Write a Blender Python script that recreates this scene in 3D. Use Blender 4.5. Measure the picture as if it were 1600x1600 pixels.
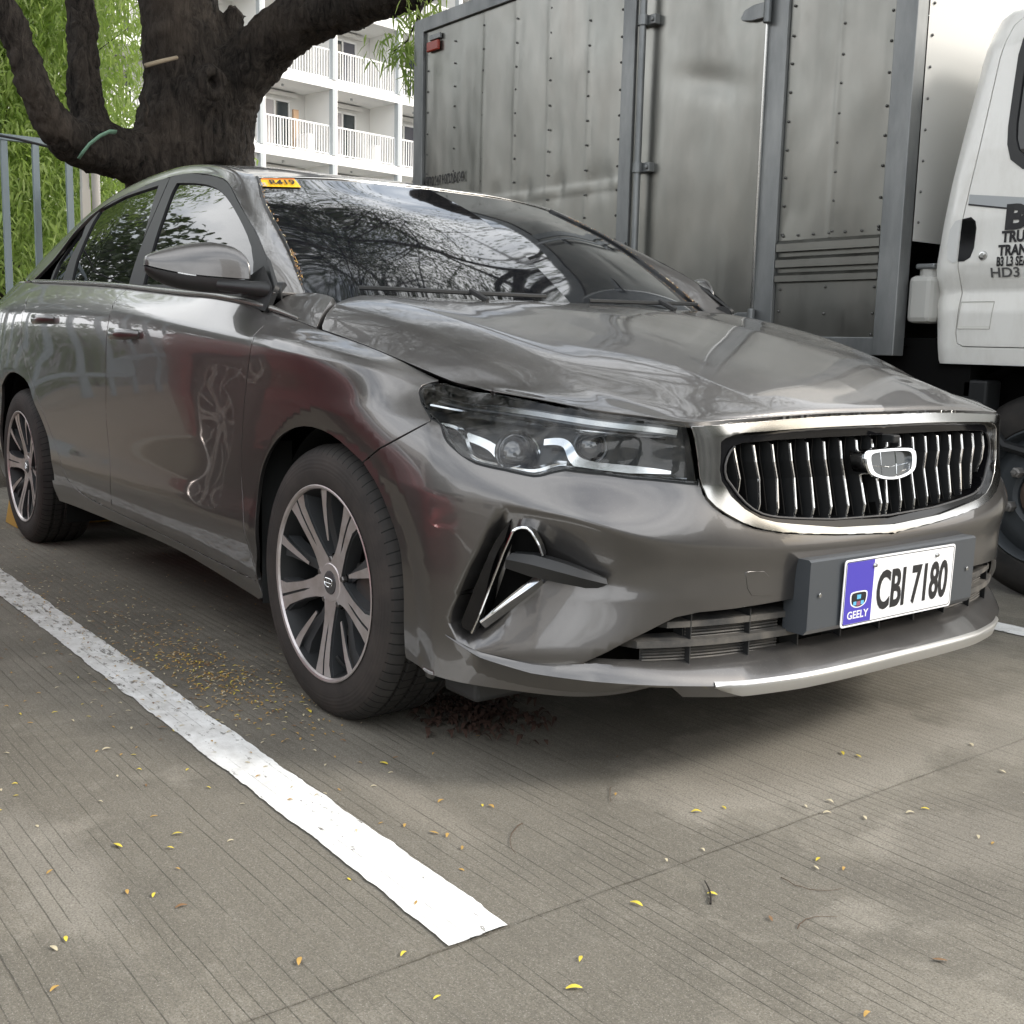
import bpy, bmesh, math, random, numpy as np
from mathutils import Vector, Matrix, geometry
from mathutils.noise import noise as mnoise
scene = bpy.context.scene
for o in list(bpy.data.objects): bpy.data.objects.remove(o)
col = scene.collection
R_ = math.radians
# ------------------------------------------------ camera
cam_d = bpy.data.cameras.new('camera'); cam = bpy.data.objects.new('camera', cam_d); col.objects.link(cam)
ya, pi_, ro = [R_(a) for a in (142.6836, -8.6353, 1.3923)]
fw = Vector((math.cos(pi_)*math.cos(ya), math.cos(pi_)*math.sin(ya), math.sin(pi_)))
rt = fw.cross(Vector((0, 0, 1))).normalized(); upv = rt.cross(fw)
r2 = rt*math.cos(ro)+upv*math.sin(ro); u2 = -rt*math.sin(ro)+upv*math.cos(ro)
M = Matrix((r2, u2, -fw)).transposed().to_4x4(); M.translation = Vector((2.3085, -2.0837, .884))
cam.matrix_world = M
cam_d.sensor_width = 36; cam_d.lens = 36*1767.56/1600; cam_d.clip_start = .05; cam_d.clip_end = 900
scene.camera = cam
scene.render.resolution_x = scene.render.resolution_y = 1024
# ------------------------------------------------ sky and sun
SUN_EL, SUN_AZ = R_(36), R_(38)          # azimuth measured from +x (the way the cars point) towards +y
world = bpy.data.worlds.new('World'); scene.world = world; world.use_nodes = True
wn = world.node_tree.nodes; wl = world.node_tree.links; wn.clear()
wo = wn.new('ShaderNodeOutputWorld'); bg = wn.new('ShaderNodeBackground'); sky = wn.new('ShaderNodeTexSky')
sky.sky_type = 'NISHITA'; sky.sun_disc = False; sky.sun_elevation = SUN_EL; sky.sun_rotation = math.pi/2-SUN_AZ
sky.air_density = 1.4; sky.dust_density = 4.0; sky.ozone_density = 1.0
# broken bright cloud over the blue
tc = wn.new('ShaderNodeTexCoord'); mp = wn.new('ShaderNodeMapping'); nz = wn.new('ShaderNodeTexNoise'); cr = wn.new('ShaderNodeValToRGB')
mp.inputs['Scale'].default_value = (1, 1, 2.2); nz.inputs['Scale'].default_value = 2.1; nz.inputs['Detail'].default_value = 9; nz.inputs['Roughness'].default_value = .58
cr.color_ramp.elements[0].position = .33; cr.color_ramp.elements[1].position = .56
mx = wn.new('ShaderNodeMix'); mx.data_type = 'RGBA'
cl = wn.new('ShaderNodeMix'); cl.data_type = 'RGBA'; nz2 = wn.new('ShaderNodeTexNoise'); nz2.inputs['Scale'].default_value = 4.5; nz2.inputs['Detail'].default_value = 8
cl.inputs[6].default_value = (7.5, 7.8, 8.2, 1); cl.inputs[7].default_value = (18.5, 18.6, 18.6, 1)
wl.new(tc.outputs['Generated'], mp.inputs[0]); wl.new(mp.outputs[0], nz.inputs[0]); wl.new(mp.outputs[0], nz2.inputs[0])
wl.new(nz.outputs[0], cr.inputs[0]); wl.new(cr.outputs[0], mx.inputs[0]); wl.new(nz2.outputs[0], cl.inputs[0])
wl.new(sky.outputs[0], mx.inputs[6]); wl.new(cl.outputs[2], mx.inputs[7]); wl.new(mx.outputs[2], bg.inputs[0]); wl.new(bg.outputs[0], wo.inputs[0])
bg.inputs[1].default_value = .14
sun_d = bpy.data.lights.new('sun', 'SUN'); sun = bpy.data.objects.new('sun', sun_d); col.objects.link(sun)
sun_d.energy = 2.0; sun_d.angle = R_(11); sun_d.color = (1, .96, .9)
sd = Vector((math.cos(SUN_EL)*math.cos(SUN_AZ), math.cos(SUN_EL)*math.sin(SUN_AZ), math.sin(SUN_EL)))
sun.rotation_euler = sd.to_track_quat('Z', 'Y').to_euler(); sun.location = sd*30
vs = scene.view_settings; vs.view_transform = 'Standard'; vs.look = 'None'; vs.gamma = 1; vs.use_curve_mapping = False
vs.exposure = .45
rng = np.random.default_rng(7); random.seed(5)

# ------------------------------------------------ materials
def mat(name, base=(.5, .5, .5), rough=.5, metal=0, spec=.5, coat=0, coat_r=.03, alpha=None):
    m = bpy.data.materials.new(name); m.use_nodes = True
    b = m.node_tree.nodes['Principled BSDF']
    b.inputs['Base Color'].default_value = (*base, 1); b.inputs['Roughness'].default_value = rough
    b.inputs['Metallic'].default_value = metal; b.inputs['Specular IOR Level'].default_value = spec
    b.inputs['Coat Weight'].default_value = coat; b.inputs['Coat Roughness'].default_value = coat_r
    return m
class NT:
    def __init__(s, m): s.m = m; s.t = m.node_tree; s.b = s.t.nodes.get('Principled BSDF')
    def n(s, typ, **k):
        nd = s.t.nodes.new('ShaderNode'+typ)
        for a, b in k.items():
            if a.startswith('i_'): nd.inputs[a[2:].replace('_', ' ')].default_value = b
            else: setattr(nd, a, b)
        return nd
    def l(s, a, b): s.t.links.new(a, b)
    def obj(s): return s.n('TexCoord').outputs['Object']
    def noise(s, co, scale, detail=4, rough=.5, dist=0, mscale=None, rot=None):
        if mscale or rot:
            mp = s.n('Mapping'); mp.inputs['Scale'].default_value = mscale or (1, 1, 1)
            if rot: mp.inputs['Rotation'].default_value = rot
            s.l(co, mp.inputs[0]); co = mp.outputs[0]
        nd = s.n('TexNoise', i_Scale=scale, i_Detail=detail, i_Roughness=rough, i_Distortion=dist); s.l(co, nd.inputs['Vector']); return nd.outputs[0]
    def ramp(s, v, pts):
        nd = s.n('ValToRGB'); e = nd.color_ramp.elements
        while len(e) < len(pts): e.new(.5)
        for i, (p, c) in enumerate(pts):
            e[i].position = p; e[i].color = (*c, 1) if isinstance(c, tuple) else (c, c, c, 1)
        s.l(v, nd.inputs[0]); return nd.outputs[0]
    def math(s, op, a, b=None, clamp=False):
        nd = s.n('Math', operation=op); nd.use_clamp = clamp
        for i, x in enumerate((a, b)):
            if x is None: continue
            if isinstance(x, (int, float)): nd.inputs[i].default_value = x
            else: s.l(x, nd.inputs[i])
        return nd.outputs[0]
    def mix(s, f, a, b, blend='MIX'):
        nd = s.n('Mix', data_type='RGBA', blend_type=blend)
        for i, x in ((0, f), (6, a), (7, b)):
            if isinstance(x, (int, float)): nd.inputs[i].default_value = x
            elif isinstance(x, tuple): nd.inputs[i].default_value = (*x, 1)
            else: s.l(x, nd.inputs[i])
        return nd.outputs[2]
    def bump(s, h, strength=.3, dist=.01, prev=None):
        nd = s.n('Bump', i_Strength=strength, i_Distance=dist); s.l(h, nd.inputs['Height'])
        if prev is not None: s.l(prev, nd.inputs['Normal'])
        return nd.outputs[0]
    def set(s, k, v):
        s.l(v, s.b.inputs[k])

def paint(name, base, metal=.75, dust=1.0):
    m = mat(name, base, .33, metal, .5, 1.0, .02); t = NT(m); co = t.obj()
    geo = t.n('NewGeometry'); sx = t.n('SeparateXYZ'); t.l(geo.outputs['Normal'], sx.inputs[0])
    upw = t.math('MULTIPLY', t.math('MAXIMUM', sx.outputs[2], 0), 1.0)
    spots = t.ramp(t.noise(co, 240, 2, .6), [(.60, 0.), (.70, 1.)])
    film = t.ramp(t.noise(co, 9, 8, .65, .4, (1, 1, 1)), [(.3, .25), (.75, 1.)])
    runs = t.ramp(t.noise(co, 30, 3, .6, 0, (1, 1, .12)), [(.5, 0.), (.8, .7)])
    d = t.math('ADD', t.math('MULTIPLY', t.math('ADD', t.math('MULTIPLY', film, .30), t.math('MULTIPLY', spots, .22)), t.math('POWER', upw, 1.2)), t.math('ADD', .035, t.math('MULTIPLY', runs, .035)))
    d = t.math('MULTIPLY', d, dust, True)
    flake = t.noise(co, 2600, 1, .5)
    bc = t.mix(t.math('MULTIPLY', flake, .5), tuple(c*.72 for c in base), tuple(min(1, c*1.5) for c in base))
    t.set('Base Color', t.mix(d, bc, (.42, .40, .36)))
    t.set('Metallic', t.math('MULTIPLY', t.math('SUBTRACT', 1, d, True), metal))
    t.set('Roughness', t.math('ADD', .30, t.math('MULTIPLY', d, .5)))
    t.set('Coat Roughness', t.math('ADD', .012, t.math('MULTIPLY', d, .30)))
    t.set('Coat Weight', t.math('SUBTRACT', 1, t.math('MULTIPLY', d, 1.1), True))
    return m
M_paint = paint('grey_metallic_paint', (.140, .136, .135), .86, .5)
M_red = paint('maroon_paint', (.32, .012, .03), .5, .4)
M_black = mat('black_plastic', (.018, .019, .02), .45)
M_blackg = mat('gloss_black', (.005, .005, .006), .10, 0, .4)
M_strip = mat('silver_paint', (.55, .55, .54), .30, .8)
M_frame = mat('satin_black_trim', (.014, .015, .016), .5, 0, .3)
M_dark = mat('underbody', (.004, .004, .004), .9, 0, .1)
M_liner = mat('wheel_liner', (.012, .013, .013), .8, 0, .2)
M_chrome = mat('chrome', (.72, .73, .74), .09, 1)
t = NT(M_chrome); t.set('Roughness', t.ramp(t.noise(t.obj(), 25, 6, .6), [(.35, .06), (.75, .22)]))
M_bezel = mat('bezel_chrome', (.50, .50, .49), .16, 1)
M_sat = mat('satin_chrome', (.50, .50, .49), .22, 1)
M_rib = mat('dusty_grille_plastic', (.07, .068, .062), .6)
t = NT(M_rib); t.set('Base Color', t.mix(t.ramp(t.noise(t.obj(), 14, 6, .65), [(.35, 0.), (.7, 1.)]), (.035, .036, .037), (.13, .12, .105)))
M_bracket = mat('plate_bracket_grey', (.055, .062, .07), .42)
M_white = mat('plate_white', (.85, .86, .88), .35)
M_blue = mat('plate_blue', (.07, .055, .42), .35)
M_ink = mat('black_ink', (.012, .012, .014), .5)
M_badge_a = mat('badge_light_blue', (.12, .45, .70), .3); M_badge_b = mat('badge_maroon', (.30, .10, .16), .3)
M_yellow = mat('sticker_yellow', (.90, .50, .01), .4); M_orange = mat('sticker_orange', (.85, .22, .03), .4)
M_glassd = mat('tinted_glass', (.006, .007, .008), .015, 0, .5)
t = NT(M_glassd); dd = t.ramp(t.noise(t.obj(), 60, 6, .7), [(.45, 0.), (.9, 1.)])
t.set('Base Color', t.mix(t.math('MULTIPLY', dd, .05), (.006, .007, .008), (.25, .24, .22)))
M_winds = mat('windshield_glass', (.006, .007, .009), .035, 0, 1.0, .5, .03)
t = NT(M_winds); dd = t.ramp(t.noise(t.obj(), 40, 8, .7), [(.42, 0.), (.95, 1.)])
t.set('Base Color', t.mix(t.math('MULTIPLY', dd, .06), (.006, .007, .009), (.3, .28, .25)))
def lensmat():
    m = bpy.data.materials.new('clear_lens'); m.use_nodes = True; t = NT(m); t.t.nodes.remove(t.b)
    o = t.t.nodes['Material Output']; tr = t.n('BsdfTransparent'); tr.inputs[0].default_value = (.90, .92, .93, 1)
    gl = t.n('BsdfGlossy'); gl.inputs['Roughness'].default_value = .02; df = t.n('BsdfDiffuse'); df.inputs[0].default_value = (.5, .48, .43, 1)
    fr = t.n('Fresnel'); fr.inputs[0].default_value = 1.5; m1 = t.n('MixShader'); m2 = t.n('MixShader')
    t.l(fr.outputs[0], m1.inputs[0]); t.l(tr.outputs[0], m1.inputs[1]); t.l(gl.outputs[0], m1.inputs[2])
    d = t.math('MULTIPLY', t.ramp(t.noise(t.obj(), 45, 5, .6), [(.4, .0), (.9, 1.)]), .10)
    t.l(d, m2.inputs[0]); t.l(m1.outputs[0], m2.inputs[1]); t.l(df.outputs[0], m2.inputs[2]); t.l(m2.outputs[0], o.inputs[0]); return m
M_lens = lensmat()
M_refl = mat('lamp_reflector', (.80, .81, .82), .12, 1)
M_lampgrey = mat('lamp_grey', (.12, .125, .13), .3, .3)
M_proj = mat('projector_lens', (.02, .022, .028), .02, 0, 1, 1, .01)
M_rubber = mat('tyre_rubber', (.022, .020, .019), .75, 0, .3)
t = NT(M_rubber); co = t.obj(); f = t.ramp(t.noise(co, 12, 8, .65), [(.3, 0.), (.75, 1.)])
t.set('Base Color', t.mix(f, (.018, .018, .018), (.045, .040, .036))); t.set('Normal', t.bump(t.noise(co, 300, 2), .15, .002))
M_mach = mat('machined_alloy', (.50, .47, .47), .3, .7)
t = NT(M_mach); t.set('Base Color', t.mix(t.ramp(t.noise(t.obj(), 18, 6, .6), [(.4, 0.), (.8, 1.)]), (.60, .56, .56), (.42, .37, .34)))
M_alloy = mat('grey_alloy', (.065, .068, .072), .42, .4)
M_disc = mat('brake_steel', (.18, .17, .165), .4, .9)
M_barrel = mat('rim_barrel', (.02, .021, .022), .5, .3)
M_lamph = mat('lamp_housing', (.03, .032, .034), .3, .2)
M_hub = mat('hub_cap_grey', (.07, .07, .072), .35, .3)

# ------------------------------------------------ object helpers
def fin(o, label=None, cat=None, group=None, kind=None):
    if label: o['label'] = label
    if cat: o['category'] = cat
    if group: o['group'] = group
    if kind: o['kind'] = kind
    return o
def empty(name, loc, label, cat, group=None, rz=0):
    o = bpy.data.objects.new(name, None); col.objects.link(o); o.location = loc; o.rotation_euler = (0, 0, rz); o.empty_display_size = .2
    return fin(o, label, cat, group)
def attach(o, parent):
    if parent is not None:
        o.parent = parent
        if parent.type == 'EMPTY' and not parent.get('local'): o.location = -Vector(parent.location)
def mk(name, V, F, m, parent=None, smooth=True, nrm=None, mats=None, fm=None, **tags):
    me = bpy.data.meshes.new(name)
    me.from_pydata([tuple(map(float, p)) for p in V], [], [tuple(map(int, f)) for f in F])
    for x in (mats or [m]): me.materials.append(x)
    if fm is not None: me.polygons.foreach_set('material_index', fm)
    me.polygons.foreach_set('use_smooth', [smooth]*len(me.polygons))
    me.update()
    if nrm is not None:
        me.normals_split_custom_set([tuple(map(float, n)) for n in nrm])
    o = bpy.data.objects.new(name, me); col.objects.link(o); attach(o, parent)
    return fin(o, **tags)
class MB:
    """collects shapes that become one mesh"""
    def __init__(s): s.v = []; s.f = []; s.m = []
    def add(s, V, F, mi=0):
        b = len(s.v); s.v += [tuple(p) for p in V]; s.f += [tuple(b+i for i in f) for f in F]; s.m += [mi]*len(F)
    def box(s, lo, hi, mi=0, bev=0):
        (a, b, c), (d, e, f) = lo, hi
        if bev <= 0:
            V = [(a, b, c), (d, b, c), (d, e, c), (a, e, c), (a, b, f), (d, b, f), (d, e, f), (a, e, f)]
            s.add(V, [(3, 2, 1, 0), (4, 5, 6, 7), (0, 1, 5, 4), (1, 2, 6, 5), (2, 3, 7, 6), (3, 0, 4, 7)], mi)
        else:
            bm = bmesh.new(); bmesh.ops.create_cube(bm, size=1)
            for v in bm.verts: v.co = Vector(((a+d)/2+v.co.x*(d-a), (b+e)/2+v.co.y*(e-b), (c+f)/2+v.co.z*(f-c)))
            bmesh.ops.bevel(bm, geom=bm.edges[:], offset=bev, segments=2, affect='EDGES', profile=.5)
            bm.verts.index_update(); s.add([v.co[:] for v in bm.verts], [[v.index for v in fc.verts] for fc in bm.faces], mi); bm.free()
    def obox(s, c, ax, ay, az, mi=0):
        c, ax, ay, az = (np.array(q, float) for q in (c, ax, ay, az))
        V = [c+i*ax+j*ay+k*az for k in (-1, 1) for i, j in ((-1, -1), (1, -1), (1, 1), (-1, 1))]
        F = [(3, 2, 1, 0), (4, 5, 6, 7), (0, 1, 5, 4), (1, 2, 6, 5), (2, 3, 7, 6), (3, 0, 4, 7)]
        if np.dot(np.cross(ax, ay), az) < 0: F = [f[::-1] for f in F]
        s.add(V, F, mi)
    def tube(s, pts, rad, n=10, mi=0, caps=True, flat=1, ref=(0, 0, 1)):
        pts = [np.array(p, float) for p in pts]; k = len(pts)
        rad = [rad]*k if isinstance(rad, (int, float)) else rad
        V = []; F = []; pr = None
        for i, p in enumerate(pts):
            tg = pts[min(i+1, k-1)]-pts[max(i-1, 0)]; tg /= np.linalg.norm(tg)+1e-12
            if pr is None:
                a = np.array(ref, float); a = a-tg*np.dot(a, tg)
                if np.linalg.norm(a) < .1: a = np.array((1., 0, 0))-tg*tg[0]
            else: a = pr-tg*np.dot(pr, tg)
            a /= np.linalg.norm(a); pr = a; b = np.cross(tg, a)
            for j in range(n):
                th = 2*math.pi*j/n; V.append(p+rad[i]*(a*math.cos(th)*flat+b*math.sin(th)))
        for i in range(k-1):
            for j in range(n):
                q = (j+1) % n; F.append((i*n+j, i*n+q, (i+1)*n+q, (i+1)*n+j))
        if caps: F.append(tuple(range(n))[::-1]); F.append(tuple((k-1)*n+j for j in range(n)))
        s.add(V, F, mi)
    def lathe(s, prof, n=48, axis='y', c=(0, 0, 0), mi=0, closed=False):
        V = []; F = []; k = len(prof)
        for j in range(n):
            th = 2*math.pi*j/n
            for (r, h) in prof:
                if axis == 'y': V.append((c[0]+r*math.cos(th), c[1]+h, c[2]+r*math.sin(th)))
                elif axis == 'x': V.append((c[0]+h, c[1]+r*math.cos(th), c[2]+r*math.sin(th)))
                else: V.append((c[0]+r*math.cos(th), c[1]+r*math.sin(th), c[2]+h))
        for j in range(n):
            q = (j+1) % n
            for i in range(k-1 if not closed else k):
                i2 = (i+1) % k
                F.append((j*k+i, j*k+i2, q*k+i2, q*k+i))
        s.add(V, F, mi)
    def build(s, name, m, parent=None, smooth=False, bevel=0, **tags):
        o = mk(name, s.v, s.f, m if not isinstance(m, list) else m[0], parent, smooth, mats=m if isinstance(m, list) else None, fm=s.m, **tags)
        if bevel:
            b = o.modifiers.new('b', 'BEVEL'); b.width = bevel; b.segments = 2; b.limit_method = 'ANGLE'
        return o
def split_smooth(o, ang=35):
    me = o.data
    bm = bmesh.new(); bm.from_mesh(me); lim = R_(ang)
    for e in bm.edges:
        if len(e.link_faces) == 2 and e.calc_face_angle(0) > lim: e.smooth = False
    for f in bm.faces: f.smooth = True
    bm.to_mesh(me); bm.free(); return o
def text_mesh(body, size, font_scale_x=1.0, bold=0.0, extrude=.0004, align='LEFT', shear=0):
    cu = bpy.data.curves.new('txt', 'FONT'); cu.body = body; cu.size = size; cu.extrude = extrude; cu.offset = bold; cu.align_x = align; cu.shear = shear; cu.resolution_u = 4
    o = bpy.data.objects.new('txt', cu); col.objects.link(o)
    dg = bpy.context.evaluated_depsgraph_get(); dg.update()
    me = o.evaluated_get(dg).to_mesh()
    V = [(v.co.x*font_scale_x, v.co.y, v.co.z) for v in me.vertices]; F = [tuple(p.vertices) for p in me.polygons]
    o.evaluated_get(dg).to_mesh_clear(); bpy.data.objects.remove(o); return V, F
def place_text(V, F, org, ax, ay, az):
    org, ax, ay, az = (np.array(q, float) for q in (org, ax, ay, az))
    return [tuple(org+ax*x+ay*y+az*z) for x, y, z in V], F
# ---------------------------------------------------------------- surface nets
def nspline(xs, ys, xq):
    xs = np.asarray(xs, float); ys = np.asarray(ys, float); xq = np.asarray(xq, float)
    n = len(xs); h = np.diff(xs)
    A = np.zeros((n, n)); B = np.zeros((n,) + ys.shape[1:]); A[0, 0] = A[-1, -1] = 1
    for i in range(1, n-1):
        A[i, i-1] = h[i-1]; A[i, i] = 2*(h[i-1]+h[i]); A[i, i+1] = h[i]
        B[i] = 6*((ys[i+1]-ys[i])/h[i]-(ys[i]-ys[i-1])/h[i-1])
    M = np.linalg.solve(A, B)
    i = np.clip(np.searchsorted(xs, xq)-1, 0, n-2)
    sh = (slice(None),)+(None,)*(ys.ndim-1)
    hh = h[i][sh]; a = (xs[i+1]-xq)[sh]; b = (xq-xs[i])[sh]
    return M[i]*a**3/(6*hh)+M[i+1]*b**3/(6*hh)+(ys[i]/hh-M[i]*hh/6)*a+(ys[i+1]/hh-M[i+1]*hh/6)*b

class Net:
    """rows of 3-D points; u runs along a row, v across the rows (w = distance to the car's right)"""
    def __init__(s, rows, crease=None, ucount=None, disp=None):
        if ucount:
            uq = np.arange(0, ucount-1+1e-6, .5)
            N = []
            for r in rows:
                r = sorted(r); us = [a[0] for a in r]; P = np.array([a[1:] for a in r])
                N.append(nspline(us, P, uq))
            s.N = np.array(N); s.us = 2.0
        else:
            s.N = np.array(rows, float); s.us = 1.0
        s.N[:, :, 1] *= -1
        s.R, s.K = s.N.shape[:2]; s.cr = np.zeros(s.R) if crease is None else np.array(crease, float); s.disp = disp
    def raw(s, u, v):
        u = np.clip(np.asarray(u, float)*s.us, -.999, s.K-1); v = np.clip(np.asarray(v, float), 0, s.R-1)
        i = np.clip(np.floor(u).astype(int), 0, s.K-2); f = (u-i)[..., None]
        j = np.clip(np.floor(v).astype(int), 0, s.R-2); g = (v-j)[..., None]
        def row(jj):
            jj = np.clip(jj, 0, s.R-1)
            def c(ii):
                lo = ii < 0; hi = ii > s.K-1
                p = s.N[jj, np.clip(ii, 0, s.K-1)]
                p = np.where(lo[..., None], 2*s.N[jj, 0]-s.N[jj, 1] if not s.sym else s.N[jj, 1]*np.array([1, -1, 1]), p)
                return np.where(hi[..., None], 2*s.N[jj, s.K-1]-s.N[jj, s.K-2], p)
            a, b, cc, d = c(i-1), c(i), c(i+1), c(i+2)
            return .5*(2*b+(cc-a)*f+(2*a-5*b+4*cc-d)*f*f+(3*b-a-3*cc+d)*f**3)
        p0, p1, p2, p3 = row(j-1), row(j), row(j+1), row(j+2)
        p0 = np.where((j == 0)[..., None], 2*p1-p2, p0); p3 = np.where((j == s.R-2)[..., None], 2*p2-p1, p3)
        # chord-weighted tangents, softened or broken at crease rows
        d01 = np.linalg.norm(p1-p0, axis=-1, keepdims=True)+1e-6; d12 = np.linalg.norm(p2-p1, axis=-1, keepdims=True)+1e-6; d23 = np.linalg.norm(p3-p2, axis=-1, keepdims=True)+1e-6
        ta = ((p1-p0)/d01*d12+(p2-p1)/d12*d01)/(d01+d12)*d12; tb = ((p2-p1)/d12*d23+(p3-p2)/d23*d12)/(d23+d12)*d12
        ca = s.cr[j][..., None]; cb = s.cr[np.clip(j+1, 0, s.R-1)][..., None]
        m1 = ta*(1-ca)+(p2-p1)*ca; m2 = tb*(1-cb)+(p2-p1)*cb
        h = g
        return (2*h**3-3*h*h+1)*p1+(h**3-2*h*h+h)*m1+(-2*h**3+3*h*h)*p2+(h**3-h*h)*m2
    sym = False
    def n0(s, fn, u, v, e=2e-3):
        a = fn(u+e, v)-fn(u-e, v)
        b = fn(u, v+e)-fn(u, v-e)
        n = np.cross(a, b); return n/(np.linalg.norm(n, axis=-1, keepdims=True)+1e-12)*s.sgn
    sgn = 1
    def P(s, u, v):
        u = np.asarray(u, float); v = np.asarray(v, float)
        p = s.raw(u, v)
        if s.disp: p = p+s.n0(s.raw, u, v)*s.disp(u, v, p)[..., None]
        return p
    def Nn(s, u, v): return s.n0(s.P, np.asarray(u, float), np.asarray(v, float))

def ss(a, b, x):
    t = np.clip((x-a)/(b-a), 0, 1); return t*t*(3-2*t)

# ---- lower body: from the centre of the nose round the corner and back to the tail
def up(lst): return lst
zc = lambda x: float(np.interp(x, [-3.7, -2.65, -1.88, -1.36, -1.0, -.65, -.31, .04, .25], [1.0, .978, .965, .953, .928, .899, .874, .844, .815]))
XS = {10: .0, 11: -.35, 12: -.9, 13: -1.4, 14: -2.0, 15: -2.65, 16: -3.1}
def side(wz, keys=(10, 11, 12, 13, 14)):
    return [(k, XS[k], wz[0]+{10: -.0045, 11: -.0012, 14: -.001}.get(k, 0), wz[1]) for k in keys]
rowA = [(0, .885, 0, .268), (2, .875, .30, .266), (4, .82, .52, .240), (5, .775, .62, .216), (6, .70, .705, .202), (7, .60, .775, .20), (8, .49, .835, .20), (9, .32, .862, .20)]+[(10, 0, .862, .19), (11, -.35, .862, .20), (12, -.9, .862, .238), (13, -1.4, .862, .24), (14, -2.0, .862, .235)]+[(15, -2.65, .865, .22), (16, -3.1, .85, .23), (17, -3.42, .77, .24), (18, -3.58, .6, .25), (19, -3.66, .3, .25), (20, -3.68, 0, .25)]
rowB = [(0, .90, 0, .33), (2, .888, .30, .33), (4, .838, .535, .32), (5, .79, .635, .31), (6, .718, .722, .305), (7, .615, .795, .30), (8, .497, .85, .30), (9, .325, .88, .30)]+side((.885, .295))+[(15, -2.65, .89, .30), (16, -3.1, .873, .32), (17, -3.45, .79, .33), (18, -3.62, .62, .34), (19, -3.71, .3, .34), (20, -3.73, 0, .34)]
rowD = [(0, .905, 0, .40), (2, .893, .30, .40), (4, .845, .54, .40), (5, .793, .64, .40), (6, .722, .727, .395), (7, .618, .80, .39), (8, .50, .855, .385), (9, .327, .886, .38)]+side((.905, .385))+[(15, -2.65, .908, .39), (16, -3.1, .886, .42), (17, -3.46, .80, .44), (18, -3.65, .62, .45), (19, -3.74, .3, .45), (20, -3.76, 0, .45)]
rowD2 = [(0, .906, 0, .44), (2, .895, .30, .445), (4, .847, .54, .455), (5, .795, .641, .465), (6, .722, .729, .475), (7, .618, .801, .475), (8, .50, .856, .475), (9, .327, .888, .475)]+side((.899, .49))+[(15, -2.65, .907, .50), (16, -3.1, .886, .5), (17, -3.46, .80, .52), (18, -3.65, .62, .54), (19, -3.74, .3, .55), (20, -3.76, 0, .55)]
rowE = [(0, .912, 0, .482), (2, .902, .301, .490), (4, .855, .547, .508), (5, .799, .648, .530), (6, .720, .736, .560), (7, .61, .80, .572), (8, .493, .856, .58), (9, .323, .888, .59)]+side((.902, .61))+[(15, -2.65, .909, .62), (16, -3.1, .885, .64), (17, -3.46, .80, .66), (18, -3.65, .62, .68), (19, -3.73, .3, .70), (20, -3.75, 0, .70)]
rowH = [(0, .880, 0, .61), (2, .868, .283, .615), (4, .834, .522, .626), (5, .764, .602, .634), (6, .666, .720, .634), (6.5, .622, .757, .632), (7, .52, .81, .653), (8, .415, .828, .712), (9, .30, .862, .72)]+side((.909, .75))+[(15, -2.65, .908, .79), (16, -3.1, .875, .80), (17, -3.45, .785, .82), (18, -3.63, .60, .84), (19, -3.71, .3, .85), (20, -3.73, 0, .85)]
rowC = [(0, .874, 0, .69), (2, .863, .282, .69), (4, .827, .524, .695), (5, .764, .594, .70), (6, .68, .685, .705), (7, .575, .735, .712), (8, .445, .765, .743), (9, .285, .80, .785)]+[(9.5, .17, .868, .822)]+[(k, XS[k], .912, zc(XS[k])-.008) for k in (10, 11, 12, 13, 14)]+[(15, -2.65, .90, .97), (16, -3.1, .85, .975), (17, -3.43, .74, .98), (18, -3.60, .56, .985), (19, -3.68, .3, .985), (20, -3.70, 0, .985)]
rowC2 = [(0, .877, 0, .72), (2, .865, .282, .72), (4, .824, .527, .717), (5, .765, .591, .723), (6, .68, .673, .732), (7, .585, .712, .741), (8, .45, .742, .762), (9, .29, .778, .792)]+[(9.5, .17, .852, .832)]+[(k, XS[k], .902, zc(XS[k])+.010) for k in (10, 11, 12, 13, 14)]+[(15, -2.65, .885, .99), (16, -3.1, .835, .995), (17, -3.43, .725, 1.0), (18, -3.59, .55, 1.005), (19, -3.67, .3, 1.005), (20, -3.69, 0, 1.005)]
rowT = [(0, .872, 0, .750), (2, .860, .28, .747), (4, .820, .532, .738), (5, .765, .587, .745), (6, .68, .663, .757), (7, .60, .695, .765), (8, .46, .722, .778), (9, .295, .755, .800), (9.5, .17, .79, .842), (10, .03, .803, .872), (10.5, -.12, .812, .898), (11, -.35, .843, .946), (12, -.9, .847, .991), (13, -1.4, .848, 1.021), (14, -2.0, .842, 1.047), (15, -2.65, .81, 1.07), (16, -3.1, .75, 1.085), (17, -3.42, .63, 1.08), (18, -3.58, .47, 1.07), (19, -3.65, .26, 1.07), (20, -3.66, 0, 1.07)]
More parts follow.
